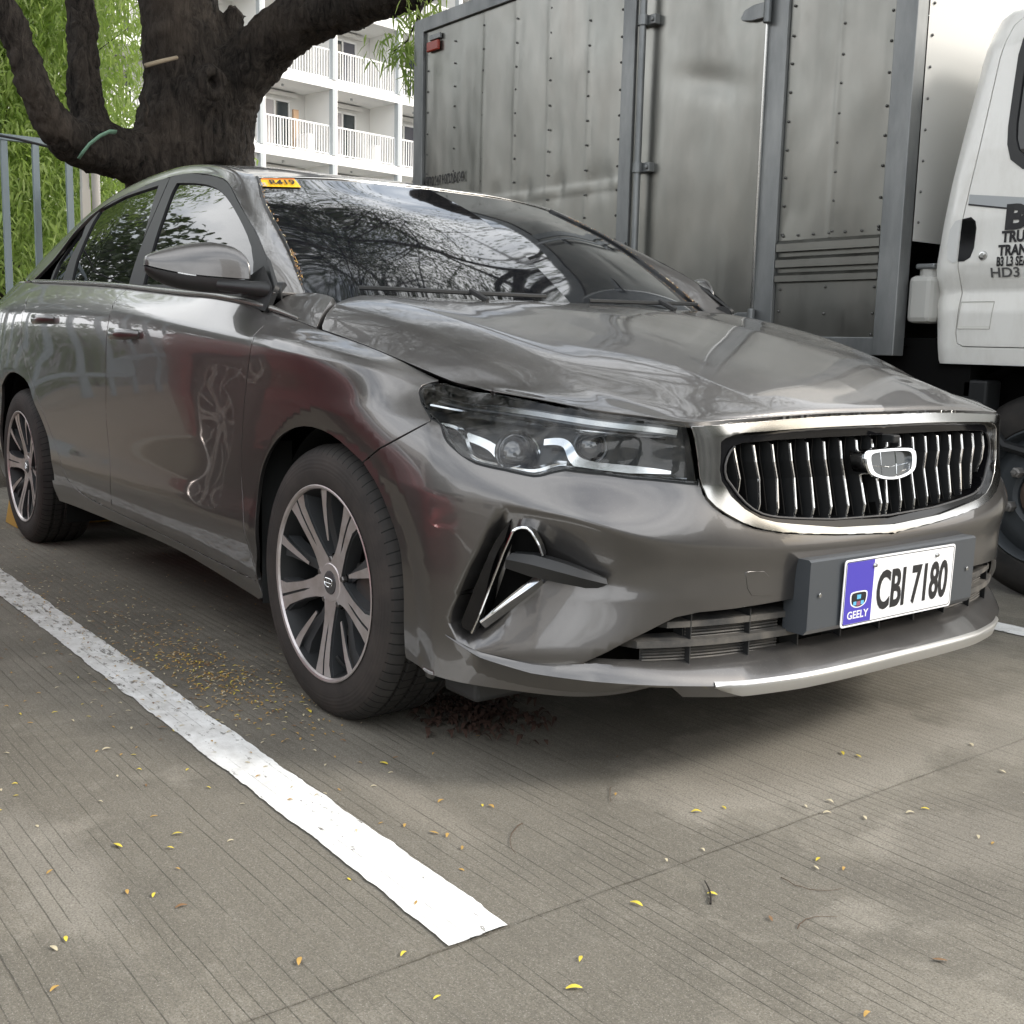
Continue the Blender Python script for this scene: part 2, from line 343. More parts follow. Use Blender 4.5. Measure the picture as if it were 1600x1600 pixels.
# rows A B D D2 E H C C2 T
ARCH = ((0.055, .325), (-2.635, .325))
def arch_disp(p):
    d = 0
    for ax, az in ARCH:
        r = np.hypot(p[..., 0]-ax, p[..., 2]-az); t = np.clip((r-.345)/.055, 0, 1)
        d = d-.010*(1-t)*(r < .40)
    return d*(p[..., 2] > .20)
PKL = ([.6, .85, .97, 1.28, 1.62, 2.64, 3.42, 3.8, 4.1], [7.45, 7.75, 7.87, 7.99, 7.95, 7.646, 7.346, 7.178, 7.0])
PKB = ([3.0, 3.634, 4.4, 5.091, 5.6, 5.79, 6.658, 7.55, 8.0], [2.9, 2.3, 1.6, 1.18, .87, .76, .68, .75, .9])
PKD = ([4.0, 5.0, 5.5, 6.6, 7.1, 7.645, 8.0], [2.35, 2.45, 2.5, 2.62, 2.3, 1.35, 1.1])
def pocket_depth(u, v):
    vb = np.interp(u, *PKB); vd = np.maximum(np.interp(u, *PKD), vb+.15); vt = 3.97
    a = np.clip((vt-v)/(vt-vd), 0, 1); b = np.clip((v-vb)/(vd-vb), 0, 1)
    a = 1-(1-a)**1.6; b = 1-(1-b)**1.15
    D = .062*ss(4.0, 7.3, u)
    return D*np.minimum(a, b)*np.clip((np.interp(v, *PKL)-u)/.05, 0, 1)*(v < vt)
def skin_disp(u, v, p):
    return arch_disp(p)-pocket_depth(u, v)
skin = Net([rowA, rowB, rowD, rowD2, rowE, rowH, rowC, rowC2, rowT], [0, .2, .2, 0, .35, .3, .6, .6, 0], 21, skin_disp); skin.sym = True; skin.sgn = -1
# ---- hood
hood = Net([
 [(-.42, 0, 1.006), (-.15, 0, .990), (.1, 0, .962), (.3, 0, .926), (.5, 0, .881), (.72, 0, .822), (.85, 0, .772), (.872, 0, .753)],
 [(-.42, .18, 1.005), (-.15, .22, .989), (.1, .25, .959), (.3, .27, .922), (.5, .28, .877), (.72, .285, .817), (.84, .25, .770), (.866, .19, .752)],
 [(-.42, .24, 1.003), (-.15, .30, .985), (.1, .325, .950), (.3, .345, .911), (.5, .36, .868), (.72, .365, .808), (.835, .33, .765), (.858, .30, .749)],
 [(-.42, .45, 1.000), (-.15, .48, .982), (.1, .49, .943), (.29, .495, .904), (.47, .49, .858), (.67, .47, .799), (.81, .46, .757), (.842, .44, .744)],
 [(-.42, .66, .996), (-.15, .645, .979), (.1, .63, .939), (.28, .62, .898), (.45, .60, .849), (.63, .56, .785), (.77, .545, .750), (.820, .532, .740)],
 [(-.42, .70, .986), (-.15, .692, .970), (.09, .679, .931), (.26, .667, .890), (.42, .648, .843), (.59, .615, .788), (.715, .605, .758), (.757, .591, .748)],
 [(-.42, .735, .972), (-.15, .735, .956), (.08, .722, .921), (.24, .708, .880), (.38, .69, .837), (.54, .665, .788), (.65, .665, .764), (.68, .663, .758)],
 [(-.42, .772, .954), (-.14, .776, .932), (.055, .766, .899), (.205, .75, .862), (.315, .733, .829), (.44, .707, .793), (.57, .703, .773), (.600, .694, .7665)],
 [(-.42, .80, .93), (-.13, .812, .899), (.03, .804, .872), (.17, .79, .842), (.25, .773, .820), (.34, .748, .795), (.43, .728, .781), (.46, .722, .778)]],
 [0, 0, .5, 0, .35, 0, 0, 0, 0]); hood.sgn = -1

class Fn:
    """surface given as a function of two parameters"""
    disp = None
    def __init__(s, f, sgn=1): s.f = f; s.sgn = sgn
    def P(s, u, v): return s.f(np.asarray(u, float), np.asarray(v, float))
    def Nn(s, u, v, e=2e-3):
        a = s.P(u+e, v)-s.P(u-e, v); b = s.P(u, v+e)-s.P(u, v-e)
        n = np.cross(a, b); return n/(np.linalg.norm(n, axis=-1, keepdims=True)+1e-12)*s.sgn
def side_w(x, z):
    dz = z-.98
    return .842-.34*dz-.48*dz*np.abs(dz)-.05*np.maximum(0, -1.9-x)**1.5
glass_side = Fn(lambda x, z: np.stack([x, -side_w(x, z), z], -1))
# outlines of panels and trims in each surface's own (u, v) coordinates
DATA = {
 'arch_fender': [[10.9646,0.2287],[10.9918,0.5234],[10.9411,1.3236],[10.9,2.2632],[10.8532,3.2156],[10.7327,3.7804],[10.4512,4.284],[10.1439,4.4571],[9.9267,4.4622],[9.7269,4.3922],[9.5285,4.2464],[9.4,4.1449]],
 'arch_bumper': [[9.4,4.1449],[9.2317,3.8606],[9.0802,3.4205],[8.9712,3.0366],[8.9006,2.4489],[8.884,1.4583],[8.9198,0.5483],[8.949,0.1257]],
 'fender_bumper': [[9.4,4.1449],[9.3492,4.2211],[9.2861,4.3012],[9.2214,4.3796],[9.1575,4.4545],[9.095,4.513],[9.0364,4.5687],[8.9748,4.6226],[8.9103,4.674],[8.8426,4.723],[8.7714,4.77],[8.6974,4.8149],[8.6196,4.86],[8.5387,4.9076],[8.4559,4.9596],[8.3764,5.0295]],
 'lamp': [[8.8708,7.4722],[8.9741,7.1947],[8.9727,6.3082],[8.9226,5.8341],[8.8003,5.5799],[8.4081,5.1421],[7.4776,4.9145],[7.0258,4.8779],[6.7299,4.9506],[6.4553,4.9552],[6.187,5.0456],[5.937,5.115],[5.6074,5.0296],[5.1355,4.9623],[3.9934,4.9729],[4.0589,5.6647],[4.1256,7.7313],[4.992,7.8629],[5.9913,7.9151],[7.7143,7.7945]],
 'hoodcut': [[10.3729,8.0],[10.2259,7.8548],[9.8704,7.9159],[9.4454,7.9691],[9.2007,8.0],[9.0422,7.8517]],
 'door_front': [[10.908,8.0],[10.8726,7.4864],[10.8465,6.8276],[10.8443,5.8735],[10.9063,5.4344],[11.0534,4.1002],[11.0848,3.3839],[11.0452,2.4757],[11.0043,1.475],[10.9924,0.5952]],
 'door_mid': [[12.9147,8.0],[12.9236,7.8903],[12.9047,6.9353],[12.8959,5.8546],[12.9751,5.3923],[13.0416,4.6415],[13.071,4.2203],[13.0572,3.0038],[13.0199,2.3941],[13.1325,0.9214]],
 'door_sill': [[10.9924,0.5952],[11.2148,0.5781],[11.7065,0.5698],[12.27,0.6725],[13.1325,0.9214]],
 'door_sill_rear': [[13.1325,0.9214],[13.6989,1.1788],[13.8154,1.3675],[13.8789,1.5249]],
 'rocker_low': [[14.2367,0.8371],[14.1241,0.2153],[13.8526,0.0],[12.4354,0.0],[11.8002,0.0],[11.0269,0.0409],[10.9499,0.0483]],
 'arch_rear': [[14.2367,0.8371],[14.1356,1.7176],[14.1524,2.2741],[14.248,3.0426],[14.3734,3.5973],[14.4805,4.0566],[14.623,4.4536],[14.8775,4.5263],[15.1367,4.3689],[15.3298,4.0906]],
 'door_rear_edge': [[13.8789,1.5249],[13.971,2.2295],[14.1753,3.1429],[14.2941,3.7357],[14.4396,4.3084],[14.5965,4.9631],[14.6236,5.4712],[14.5578,5.9959],[14.6891,7.3883]],
 'intake': [[5.7791,0.7217],[5.3673,0.9498],[4.6765,1.3617],[4.2206,1.6263],[3.7937,1.7123],[3.1579,1.7219]],
 'tow': [[2.9797,3.0762],[2.8788,3.1122],[2.6055,3.0811],[2.4867,2.8367],[2.4026,2.1447],[2.4092,2.0101],[2.5348,1.9991],[2.8111,2.0831],[2.9068,2.384]],
 'bezel_out': [[4.0461,7.6907],[3.9733,5.1511],[3.8643,4.8353],[3.483,4.5686],[2.875,4.3561],[2.2546,4.2615],[1.1922,4.1781]],
 'bezel_in': [[3.2113,6.9526],[3.4259,6.6465],[3.523,5.7976],[3.4982,5.0203],[3.189,4.701],[2.7425,4.48],[2.2436,4.3971],[1.181,4.288]],
 'grille_in': [[3.1773,6.0699],[3.289,5.858],[3.3256,5.0825],[3.2009,4.9217],[2.7335,4.5897],[2.2327,4.4977],[1.1599,4.423]],
 'pocket': [[7.0757,3.8937],[7.1798,3.7944],[7.3475,3.421],[7.6468,2.6382],[7.9473,1.6255],[7.9871,1.2773],[7.8661,0.9722],[7.5536,0.745],[6.6594,0.6392],[5.7907,0.7097],[5.5945,0.8259],[5.0906,1.1511],[4.4002,1.567],[3.6331,2.2601]],
 'pocket_top': [[7.0757,3.8937],[6.773,3.996],[6.0117,4.0027],[5.384,3.9613],[4.406,4.0097],[3.7036,3.9537]],
 'fog_black': [[7.0217,3.6843],[7.1832,3.4081],[7.5059,2.5242],[7.821,1.4607],[7.8422,1.2166],[7.6455,1.1292],[7.0702,2.2205],[6.6644,2.5011],[6.5105,3.1063],[6.6675,3.5273],[6.7936,3.7244]],
 'fog_chrome': [[7.6455,1.1292],[7.5003,1.5682],[6.99,3.476],[6.8613,3.5936],[6.699,3.6016],[6.5407,3.3065],[6.4796,3.0688]],
 'fog_chrome2': [[7.5014,1.4071],[6.6025,2.5079]],
 'blade_a': [[6.966,3.0725],[6.7839,3.0742],[6.6043,3.0745],[6.3868,3.017],[6.1706,2.9518],[5.9948,2.8797],[5.8149,2.8075],[5.6311,2.7323],[5.4443,2.6512]],
 'blade_b': [[7.0138,2.9627],[6.8231,2.931],[6.636,2.8961],[6.403,2.8312],[6.1709,2.7633],[5.9904,2.7086],[5.8055,2.6531],[5.6166,2.5943],[5.4249,2.5304]],
 'blade_c': [[7.0769,2.7255],[6.8685,2.6502],[6.6651,2.5703],[6.4165,2.5158],[6.1683,2.4567],[5.9792,2.4197],[5.7848,2.3796],[5.5713,2.4032]],
 'blade': [[7.0461,3.0228],[6.9182,3.0784],[5.4603,2.6227],[5.4246,2.5197],[5.5873,2.3763],[5.785,2.3895],[6.6649,2.5473],[7.045,2.7758]],
 'handle_f': [[12.8342,5.6525],[12.2799,5.7384],[12.2905,5.5204],[12.6632,5.4652]],
 'handle_r': [[14.2807,5.7983],[13.8793,5.8272],[13.8828,5.6652],[14.1592,5.6156]],
 'lip_ridge': [[7.9064,1.0684],[7.7228,0.8092],[7.3721,0.6356],[6.4289,0.5722],[5.3766,0.4613],[4.0916,0.0],[3.3892,0.0]],
 'drl_top': [[8.7452,5.7457],[8.3127,5.9595],[7.7564,6.3071],[7.2091,6.5779],[6.4198,6.6667],[5.6968,6.4572],[5.1731,6.3827],[4.6311,6.4295]],
 'drl_top2': [[8.7636,6.3897],[8.2922,6.721],[7.2196,7.2465],[5.9371,7.2198],[5.1377,7.128],[4.3766,6.9921]],
 'trim_low': [[8.3776,5.2509],[7.5444,4.9926],[7.2238,4.9551],[6.9894,4.9805],[6.7368,5.0523],[6.4897,5.0593],[6.2257,5.1884],[5.9624,5.2233],[5.6247,5.1376],[5.1427,5.0519],[4.205,5.0713]],
 'trim_in': [[8.3289,5.3293],[7.8311,5.4129],[7.4658,5.2987],[7.0506,5.0961],[6.8625,5.1378],[6.5554,5.1744],[6.2738,5.3327],[5.9846,5.3037]],
 'trim_in2': [[7.6142,5.4009],[7.1104,5.4723],[6.7828,5.1824]],
 'wave': [[6.6623,5.9004],[6.3597,5.9336],[6.0939,5.6984],[5.8672,5.3898],[5.6421,5.2282],[5.2712,5.1943],[4.5209,5.2054]],
 'proj': [[6.8581,5.5531]],
 'proj2': [[5.7867,5.7784]],
 'bracket': [[7.6303,5.3698],[7.7946,5.8395],[7.4118,6.0175],[7.2501,5.6032]],
 'chrome_box': [[7.3616,5.2712],[7.1974,5.4889],[6.8405,5.1894],[7.0719,5.1379]],
 'glass_front': [[-1.4864,1.3754],[-1.2574,1.3513],[-1.1179,1.329],[-0.9782,1.2935],[-0.8382,1.2431],[-0.696,1.1822],[-0.578,1.1224],[-0.5131,1.0768],[-0.4596,1.0127],[-1.2871,1.0298],[-1.3158,1.1002],[-1.3471,1.1582],[-1.4053,1.2566],[-1.4752,1.3494]],
 'glass_rear': [[-1.6781,1.3856],[-1.8458,1.3809],[-2.0105,1.3747],[-2.2566,1.3458],[-2.2473,1.2941],[-2.2022,1.216],[-2.1707,1.1467],[-2.1004,1.061],[-1.3703,1.0344],[-1.4437,1.1421],[-1.5473,1.2615]],
 'glass_quarter': [[-2.3236,1.3189],[-2.3361,1.2812],[-2.3937,1.2078],[-2.4483,1.1464],[-2.4324,1.0743],[-2.2521,1.0665],[-2.289,1.1583],[-2.2894,1.2399],[-2.344,1.2947]],
 'frame_top': [[-0.3184,1.0021],[-0.4854,1.1091],[-0.692,1.2053],[-0.8669,1.2787],[-1.0016,1.3322],[-1.1534,1.366],[-1.3637,1.3966],[-1.498,1.4086],[-1.6132,1.4104]],
 'frame_bcut': [[-1.6084,1.4087],[-1.5057,1.264],[-1.4605,1.1376],[-1.4238,1.0274]],
 'frame_top_rear': [[-1.6132,1.4104],[-1.8002,1.407],[-2.0157,1.3838],[-2.24,1.3482],[-2.3237,1.2983],[-2.409,1.1958],[-2.4786,1.109],[-2.4663,1.0728]],
}
# ---------------------------------------------------------------- panels cut from the surfaces
def inpoly(P, poly):
    x, y = P[:, 0], P[:, 1]; r = np.zeros(len(P), bool); n = len(poly)
    for i in range(n):
        x0, y0 = poly[i]; x1, y1 = poly[(i+1) % n]
        if y0 == y1: continue
        c = ((y0 > y) != (y1 > y)) & (x < (x1-x0)*(y-y0)/(y1-y0)+x0); r ^= c
    return r
def segdist(P, A, B):
    d = np.full(len(P), 1e9)
    for a, b in zip(A, B):
        ab = b-a; L = ab@ab+1e-18; t = np.clip(((P-a)@ab)/L, 0, 1); q = a+t[:, None]*ab
        d = np.minimum(d, np.hypot(*(P-q).T))
    return d
def metric(s):
    if hasattr(s, '_m'): return s._m
    if isinstance(s, Fn): s._m = None; return None
    uu = np.linspace(0, (s.K-1)/s.us, 400); vv = np.linspace(0, s.R-1, 200)
    Pu = sum(s.raw(uu, np.full(400, v)) for v in (1.5, s.R/2, s.R-2.5))/3; Pv = sum(s.raw(np.full(200, u), vv) for u in (uu[60], uu[150], uu[250]))/3
    cu = np.r_[0, np.cumsum(np.linalg.norm(np.diff(Pu, axis=0), axis=1))]; cv = np.r_[0, np.cumsum(np.linalg.norm(np.diff(Pv, axis=0), axis=1))]
    s._m = (uu, cu, vv, cv); return s._m
def to_st(s, uv):
    uv = np.asarray(uv, float); m = metric(s)
    if m is None: return uv.copy()
    return np.stack([np.interp(uv[:, 0], m[0], m[1]), np.interp(uv[:, 1], m[2], m[3])], 1)
def to_uv(s, st):
    m = metric(s)
    if m is None: return st.copy()
    return np.stack([np.interp(st[:, 0], m[1], m[0]), np.interp(st[:, 1], m[3], m[2])], 1)
def resample(poly, step, closed=True):
    out = []; n = len(poly)
    for i in range(n if closed else n-1):
        a, b = np.array(poly[i]), np.array(poly[(i+1) % n]); k = max(1, int(math.ceil(np.linalg.norm(b-a)/step)))
        for j in range(k): out.append(a+(b-a)*j/k)
    if not closed: out.append(np.array(poly[-1]))
    return np.array(out)
def smooth_line(p, k=4):
    """spline through traced points, keeps the ends"""
    p = np.array(p, float); p = p[np.r_[True, np.hypot(*np.diff(p, axis=0).T) > 1e-6]]
    if len(p) < 3: return [tuple(q) for q in p]
    d = np.r_[0, np.cumsum(np.linalg.norm(np.diff(p, axis=0), axis=1))]
    q = nspline(d, p, np.linspace(0, d[-1], (len(p)-1)*k+1)); return [tuple(a) for a in q]
def cut(surf, poly, step=.016, holes=(), lines=(), gap=.0016, depth=.010, off=0.0, half=False, flange=True, offf=None):
    """returns V,F,N of the panel bounded by poly (u,v)"""
    P0 = to_st(surf, poly); rings = [resample(P0, step)]+[resample(to_st(surf, h), step) for h in holes]
    pts = []; edges = []; nb = 0; ringidx = []
    for r in rings:
        # drop coincident neighbours
        keep = np.hypot(*(r-np.roll(r, 1, axis=0)).T) > 1e-5; r = r[keep]
        n = len(r); ringidx.append(list(range(nb, nb+n))); pts.append(r); edges += [(nb+i, nb+(i+1) % n) for i in range(n)]; nb += n
    B = np.vstack(pts); SA = np.vstack([p for p in pts]); SB = np.vstack([np.roll(p, -1, axis=0) for p in pts])
    lp = []
    for ln in lines:
        q = resample(to_st(surf, ln), step, False); q = q[inpoly(q, rings[0])]
        if len(q) < 2: continue
        q = q[segdist(q, SA, SB) > step*.25]
        if len(q) < 2: continue
        edges += [(nb+i, nb+i+1) for i in range(len(q)-1)]; nb += len(q); lp.append(q)
    lo, hi = B.min(0), B.max(0)
    gx, gy = np.meshgrid(np.arange(lo[0], hi[0], step), np.arange(lo[1], hi[1], step*.87)); gx[1::2] += step/2
    g = np.c_[gx.ravel(), gy.ravel()]; ok = inpoly(g, rings[0])
    for h in rings[1:]: ok &= ~inpoly(g, h)
    g = g[ok]
    if len(g): g = g[segdist(g, SA, SB) > step*.5]
    if lp and len(g):
        la = np.vstack([q[:-1] for q in lp]); lb = np.vstack([q[1:] for q in lp]); g = g[segdist(g, la, lb) > step*.4]
    allp = np.vstack([B]+lp+([g] if len(g) else []))
    vo, eo, fo, ov, oe, of = geometry.delaunay_2d_cdt([Vector(p) for p in allp], edges, [], 0, 1e-7)
    st = np.array([v[:] for v in vo]); tri = np.array([f for f in fo if len(f) == 3])
    cen = st[tri].mean(1); ok = inpoly(cen, rings[0])
    for h in rings[1:]: ok &= ~inpoly(cen, h)
    tri = tri[ok]
    uv = to_uv(surf, st); P = surf.P(uv[:, 0], uv[:, 1]); N = surf.Nn(uv[:, 0], uv[:, 1])
    # orient
    e1 = P[tri[:, 1]]-P[tri[:, 0]]; e2 = P[tri[:, 2]]-P[tri[:, 0]]; fl = (np.cross(e1, e2)*N[tri[:, 0]]).sum(1) < 0
    tri[fl] = tri[fl][:, ::-1]
    if offf is not None: P = P+N*offf(uv[:, 0], uv[:, 1])[:, None]
    else: P = P+N*off
    V = [*P]; F = [tuple(t) for t in tri]; LN = [N[i] for t in tri for i in t]
    # boundary edges of the kept triangles
    cnt = {}
    for t in F:
        for a, b in ((t[0], t[1]), (t[1], t[2]), (t[2], t[0])):
            k = (min(a, b), max(a, b)); cnt.setdefault(k, []).append((a, b))
    be = [v[0] for v in cnt.values() if len(v) == 1]
    if half: be = [(a, b) for a, b in be if not (abs(P[a][1]) < 2e-4 and abs(P[b][1]) < 2e-4)]
    if flange and be:
        nxt = {}; inw = {}
        for a, b in be:
            t = P[b]-P[a]; t = t/(np.linalg.norm(t)+1e-12)
            w = np.cross((N[a]+N[b])/2, t); w /= np.linalg.norm(w)+1e-12
            for k in (a, b): inw[k] = inw.get(k, 0)+w
        m1 = {}; m2 = {}; Wn = {}
        for k, w in inw.items():
            l = np.linalg.norm(w); w = w/(l+1e-9)*min(1.6, 2/(l+.3)) if l > 0 else w
            if half and abs(P[k][1]) < 2e-4: w = w*np.array([1, 0, 1.])
            Wn[k] = w/(np.linalg.norm(w)+1e-9)
            V[k] = V[k]+w*(gap+.0012)
            m1[k] = len(V); V.append(V[k]-w*.0012-N[k]*.0012)
            m2[k] = len(V); V.append(V[m1[k]]-N[k]*depth)
        for a, b in be:
            F.append((b, a, m1[a], m1[b])); LN += [N[b], N[a], -Wn[a], -Wn[b]]
            F.append((m1[b], m1[a], m2[a], m2[b])); LN += [-Wn[b], -Wn[a], -Wn[a], -Wn[b]]
    return V, F, LN
def mirror(V, F, LN):
    k = np.array([1, -1, 1.]); LN2 = []; i = 0; F2 = []
    for f in F:
        n = len(f); F2.append(f[::-1]); LN2 += [LN[i+j]*k for j in range(n)][::-1]; i += n
    return [np.array(v)*k for v in V], F2, LN2
def join(A, B):
    n = len(A[0]); return A[0]+B[0], A[1]+[tuple(i+n for i in f) for f in B[1]], A[2]+B[2]
def panel(name, surf, poly, m, parent, half=False, side=None, **k):
    """half: build the near half and its mirror image as one mesh; side=-1/1 near / far"""
    d = cut(surf, poly, half=half, **k)
    if half: d = join(d, mirror(*d))
    elif side == 1: d = mirror(*d)
    return mk(name, d[0], d[1], m, parent, True, d[2])
def mir_mb(mb):
    r = MB(); r.v = [(x, -y, z) for x, y, z in mb.v]; r.f = [f[::-1] for f in mb.f]; r.m = list(mb.m); return r
def on(surf, line, off=0, k=4):
    q = np.array(smooth_line(line, k)) if k > 1 else np.array(line, float)
    return surf.P(q[:, 0], q[:, 1])+surf.Nn(q[:, 0], q[:, 1])*off
def ribbon(pts, nrm, w, th, m, name, parent, side=-1, crown=0):
    """flat strip of width w along pts, standing th proud of its underside"""
    mb = MB(); P = np.array(pts); n = len(P); N = np.array(nrm)
    T = np.gradient(P, axis=0); T /= np.linalg.norm(T, axis=1)[:, None]; S = np.cross(N, T); S /= np.linalg.norm(S, axis=1)[:, None]
    w = np.full(n, w) if np.isscalar(w) else np.array(w)
    V = []; F = []
    for i in range(n):
        a = P[i]; s_ = S[i]*w[i]/2
        V += [a-s_-N[i]*th, a-s_, a+N[i]*crown, a+s_, a+s_-N[i]*th]
    for i in range(n-1):
        for j in range(4): F.append((i*5+j, (i+1)*5+j, (i+1)*5+j+1, i*5+j+1))
    F.append((0, 1, 2, 3, 4)); F.append(tuple((n-1)*5+j for j in range(5))[::-1])
    mb.add(V, F)
    # outward facing check
    f = F[1]; nn = np.cross(np.array(V[f[1]])-np.array(V[f[0]]), np.array(V[f[2]])-np.array(V[f[1]]))
    if np.dot(nn, N[0]) < 0: mb.f = [q[::-1] for q in mb.f]
    if side == 1: mb = mir_mb(mb)
    return split_smooth(mb.build(name, m, parent), 30)
skin_flat = Net([rowA, rowB, rowD, rowD2, rowE, rowH, rowC, rowC2, rowT], skin.cr, 21); skin_flat.sym = True; skin_flat.sgn = -1
D = {k: [tuple(p) for p in v] for k, v in DATA.items()}
L_ = D['lamp']; D['lamp'] = [(L_[0][0], 7.90)]+L_[1:16]+[(L_[16][0], 7.94), (L_[17][0], 7.95), (L_[18][0], 7.95), (7.3, 7.94), (L_[19][0], 7.93), (8.35, 7.93)]
def rv(l): return list(l)[::-1]
def chaikin(p, k=2, closed=True):
    for _ in range(k):
        q = [] if closed else [p[0]]
        for a, b in zip(p, p[1:]+p[:1] if closed else p[1:]): q += [(a[0]*.75+b[0]*.25, a[1]*.75+b[1]*.25), (a[0]*.25+b[0]*.75, a[1]*.25+b[1]*.75)]
        p = q if closed else q+[p[-1]]
    return p

# ================================================================ THE GREY CAR
car = empty('parked_car', (-1.3, 0, 0), 'dusty grey metallic sedan with chrome grille parked in the bay beside the white line', 'car')
root = car
def both(fn):
    for sd in (-1, 1): fn(sd)
lamp = D['lamp']; af = D['arch_fender']; ab = D['arch_bumper']; fb = D['fender_bumper']
hc = D['hoodcut']; df = D['door_front']; dm = D['door_mid']; ds = D['door_sill']; dsr = D['door_sill_rear']; dre = D['door_rear_edge']; ar = D['arch_rear']
afs = smooth_line(af); abs_ = smooth_line(ab); ars = smooth_line(ar)
# ---- bumper
bo = D['bezel_out']; iv = D['intake']
lowv = [(0, 0), (1, 0), (2, 0), (3, 0), (4, 0), (5, 0), (6, 0), (7, 0), (8, 0), (8.6, 0)]
lampL = lamp[5:15]
abx = [p for p in abs_ if p[1] > .25]
bump_poly = lowv+[(8.93, .12)]+rv(abx)+list(fb)[1:]+[(8.42, 5.13)]+lampL[1:]+bo[1:7]+[(0, 4.13)]
ih = [(0, .22), (1.2, .22), (2.5, .22), (4.0, .42), (5.0, .64), (5.6, .74)]+iv+[(2.4, 1.76), (1.2, 1.82), (0, 1.86)]
# the intake opening touches the centre line, so the half-panel outline runs round it
bump_poly = [(0, 0)]+lowv[1:]+[(8.93, .12)]+rv(abx)+list(fb)[1:]+[(8.42, 5.13)]+lampL[1:]+bo[1:7]+[(0, 4.13)]+rv(ih[6:])+rv(ih[:6])
pk = [(np.interp(v, *PKL), v) for v in np.linspace(.78, 3.95, 40)]; pk2 = [(np.interp(v, *PKL)-.05, v) for v in np.linspace(.78, 3.95, 40)]
pkt = [(u, 3.97) for u in np.linspace(4.2, 7.05, 40)]; pkb = [(u, float(np.interp(u, *PKB))) for u in np.linspace(5.7, 7.85, 30)]; pkd = [(u, float(np.interp(u, *PKD))) for u in np.linspace(4.4, 7.9, 40)]
bumper = panel('front_bumper', skin, bump_poly, M_paint, root, half=True, lines=[pk, pk2, pkt, pkb, pkd], step=.013)
tow = panel('tow_hook_cover', skin, D['tow'], M_paint, bumper, side=-1, step=.02, gap=0, off=.0012)
# ---- intake: dark box behind, three bars, ribbed ends, fins
def bar(z, w1, x_in, d0, th, name, m, parent):
    mb = MB(); n = 41; V = []; F = []
    ys = np.linspace(-w1, w1, n)
    for y in ys:
        xo = float(np.interp(abs(y), pw, px_))-d0
        V += [(xo-.05, y, z-th/2-.006), (xo, y, z-th/2), (xo, y, z+th/2), (xo-.05, y, z+th/2+.004)]
    for i in range(n-1):
        for j in range(4): F.append((i*4+j, i*4+(j+1) % 4, (i+1)*4+(j+1) % 4, (i+1)*4+j))
    F += [(0, 1, 2, 3), tuple((n-1)*4+j for j in range(4))[::-1]]
    mb.add(V, [f[::-1] for f in F]); return mb.build(name, m, parent)
uu = np.linspace(0, 8, 200); Pq = skin_flat.P(uu, np.full(200, 1.2)); pw = -Pq[:, 1]; px_ = Pq[:, 0]
bar(.352, .565, 0, .014, .012, 'intake_bar', M_rib, bumper); bar(.315, .62, 0, .010, .013, 'intake_bar', M_rib, bumper)
mb = MB()
for k in range(60):
    y = -.65+1.3*k/59
    if k % 6 == 0 and abs(y) < .6:
        xo = float(np.interp(abs(y), pw, px_)); mb = MB(); mb.box((xo-.06, y-.0015, .262), (xo-.014, y+.0015, .372)); mb.build('intake_fin', M_black, bumper)
for sd in (-1, 1):
    mb = MB()
    for z0, w0, w1 in ((.334, .30, .52), (.292, .30, .60)):
        for j in range(5):
            zz = z0-.012+j*.0062
            ys = np.linspace(w0, w1, 14); pts = [(float(np.interp(w, pw, px_))-.028, sd*w, zz) for w in ys]; mb.tube(pts, .0022, 4)
        for a, b in zip(np.linspace(w0, w1, 13)[:-1], np.linspace(w0, w1, 13)[1:]):
            xa = float(np.interp(a, pw, px_))-.034; xb = float(np.interp(b, pw, px_))-.034
            mb.add([(xa, sd*a, z0-.018), (xb, sd*b, z0-.018), (xb, sd*b, z0+.018), (xa, sd*a, z0+.018)], [(0, 1, 2, 3)])
    mb.build('intake_ribbed_plate', M_rib, bumper)
# ---- lip: shelf, rounded nose and the satin strip
def lip_ring(y):
    w = abs(y); u = float(np.interp(w, -skin_flat.P(np.linspace(0, 8.3, 300), np.full(300, .6))[:, 1], np.linspace(0, 8.3, 300)))
    v = float(np.interp(u, [0, 2.5, 4, 5, 5.6, 6.6, 7.5, 8.3], [.22, .22, .42, .64, .72, .66, .72, .95]))
    a = skin_flat.P(u, v); n = skin_flat.Nn(u, v); n = n*np.array([1, 1, 0]); n /= np.linalg.norm(n)
    if u < .01: n = np.array([1., 0, 0])
    pr = float(np.interp(u, [0, 2, 3, 4, 5, 6, 7, 8.3], [.070, .064, .054, .036, .018, .010, .007, .002]))
    zr = float(np.interp(u, [0, 3.4, 5.4, 6.6, 7.5, 8.3], [.252, .244, .2535, .258, .275, .31]))
    b = a+n*pr; b = np.array([b[0], b[1], zr])
    a2 = a-n*.02+np.array([0, 0, .006]); mid = (a+b)/2+np.array([0, 0, .004])
    tf = float(ss(8.3, 7.3, u)); c = b+n*.003*tf-np.array([0, 0, .007])*tf; d = b-n*.002-np.array([0, 0, .030 if u < 4.3 else .012])*tf; lowb = skin_flat.P(u, .05 if u > 4.6 else .25)-n*.004
    e = d-n*.05-np.array([0, 0, .004]) if u < 4.0 else lowb
    if 4.0 <= u < 5.2:
        tt = (u-4.0)/1.2; e = (d-n*.05-np.array([0, 0, .004]))*(1-tt)+lowb*tt
    P = np.array([a2, a, mid, b, c, d, e])
    if y > 0: P[:, 1] *= -1
    return P
ys = np.r_[-np.linspace(.848, .62, 22), -np.linspace(.60, 0, 34)]; ys = np.r_[ys, -ys[::-1][1:]]
LR = [lip_ring(y) for y in ys]; mb = MB(); V = [p for r in LR for p in r]; F = []
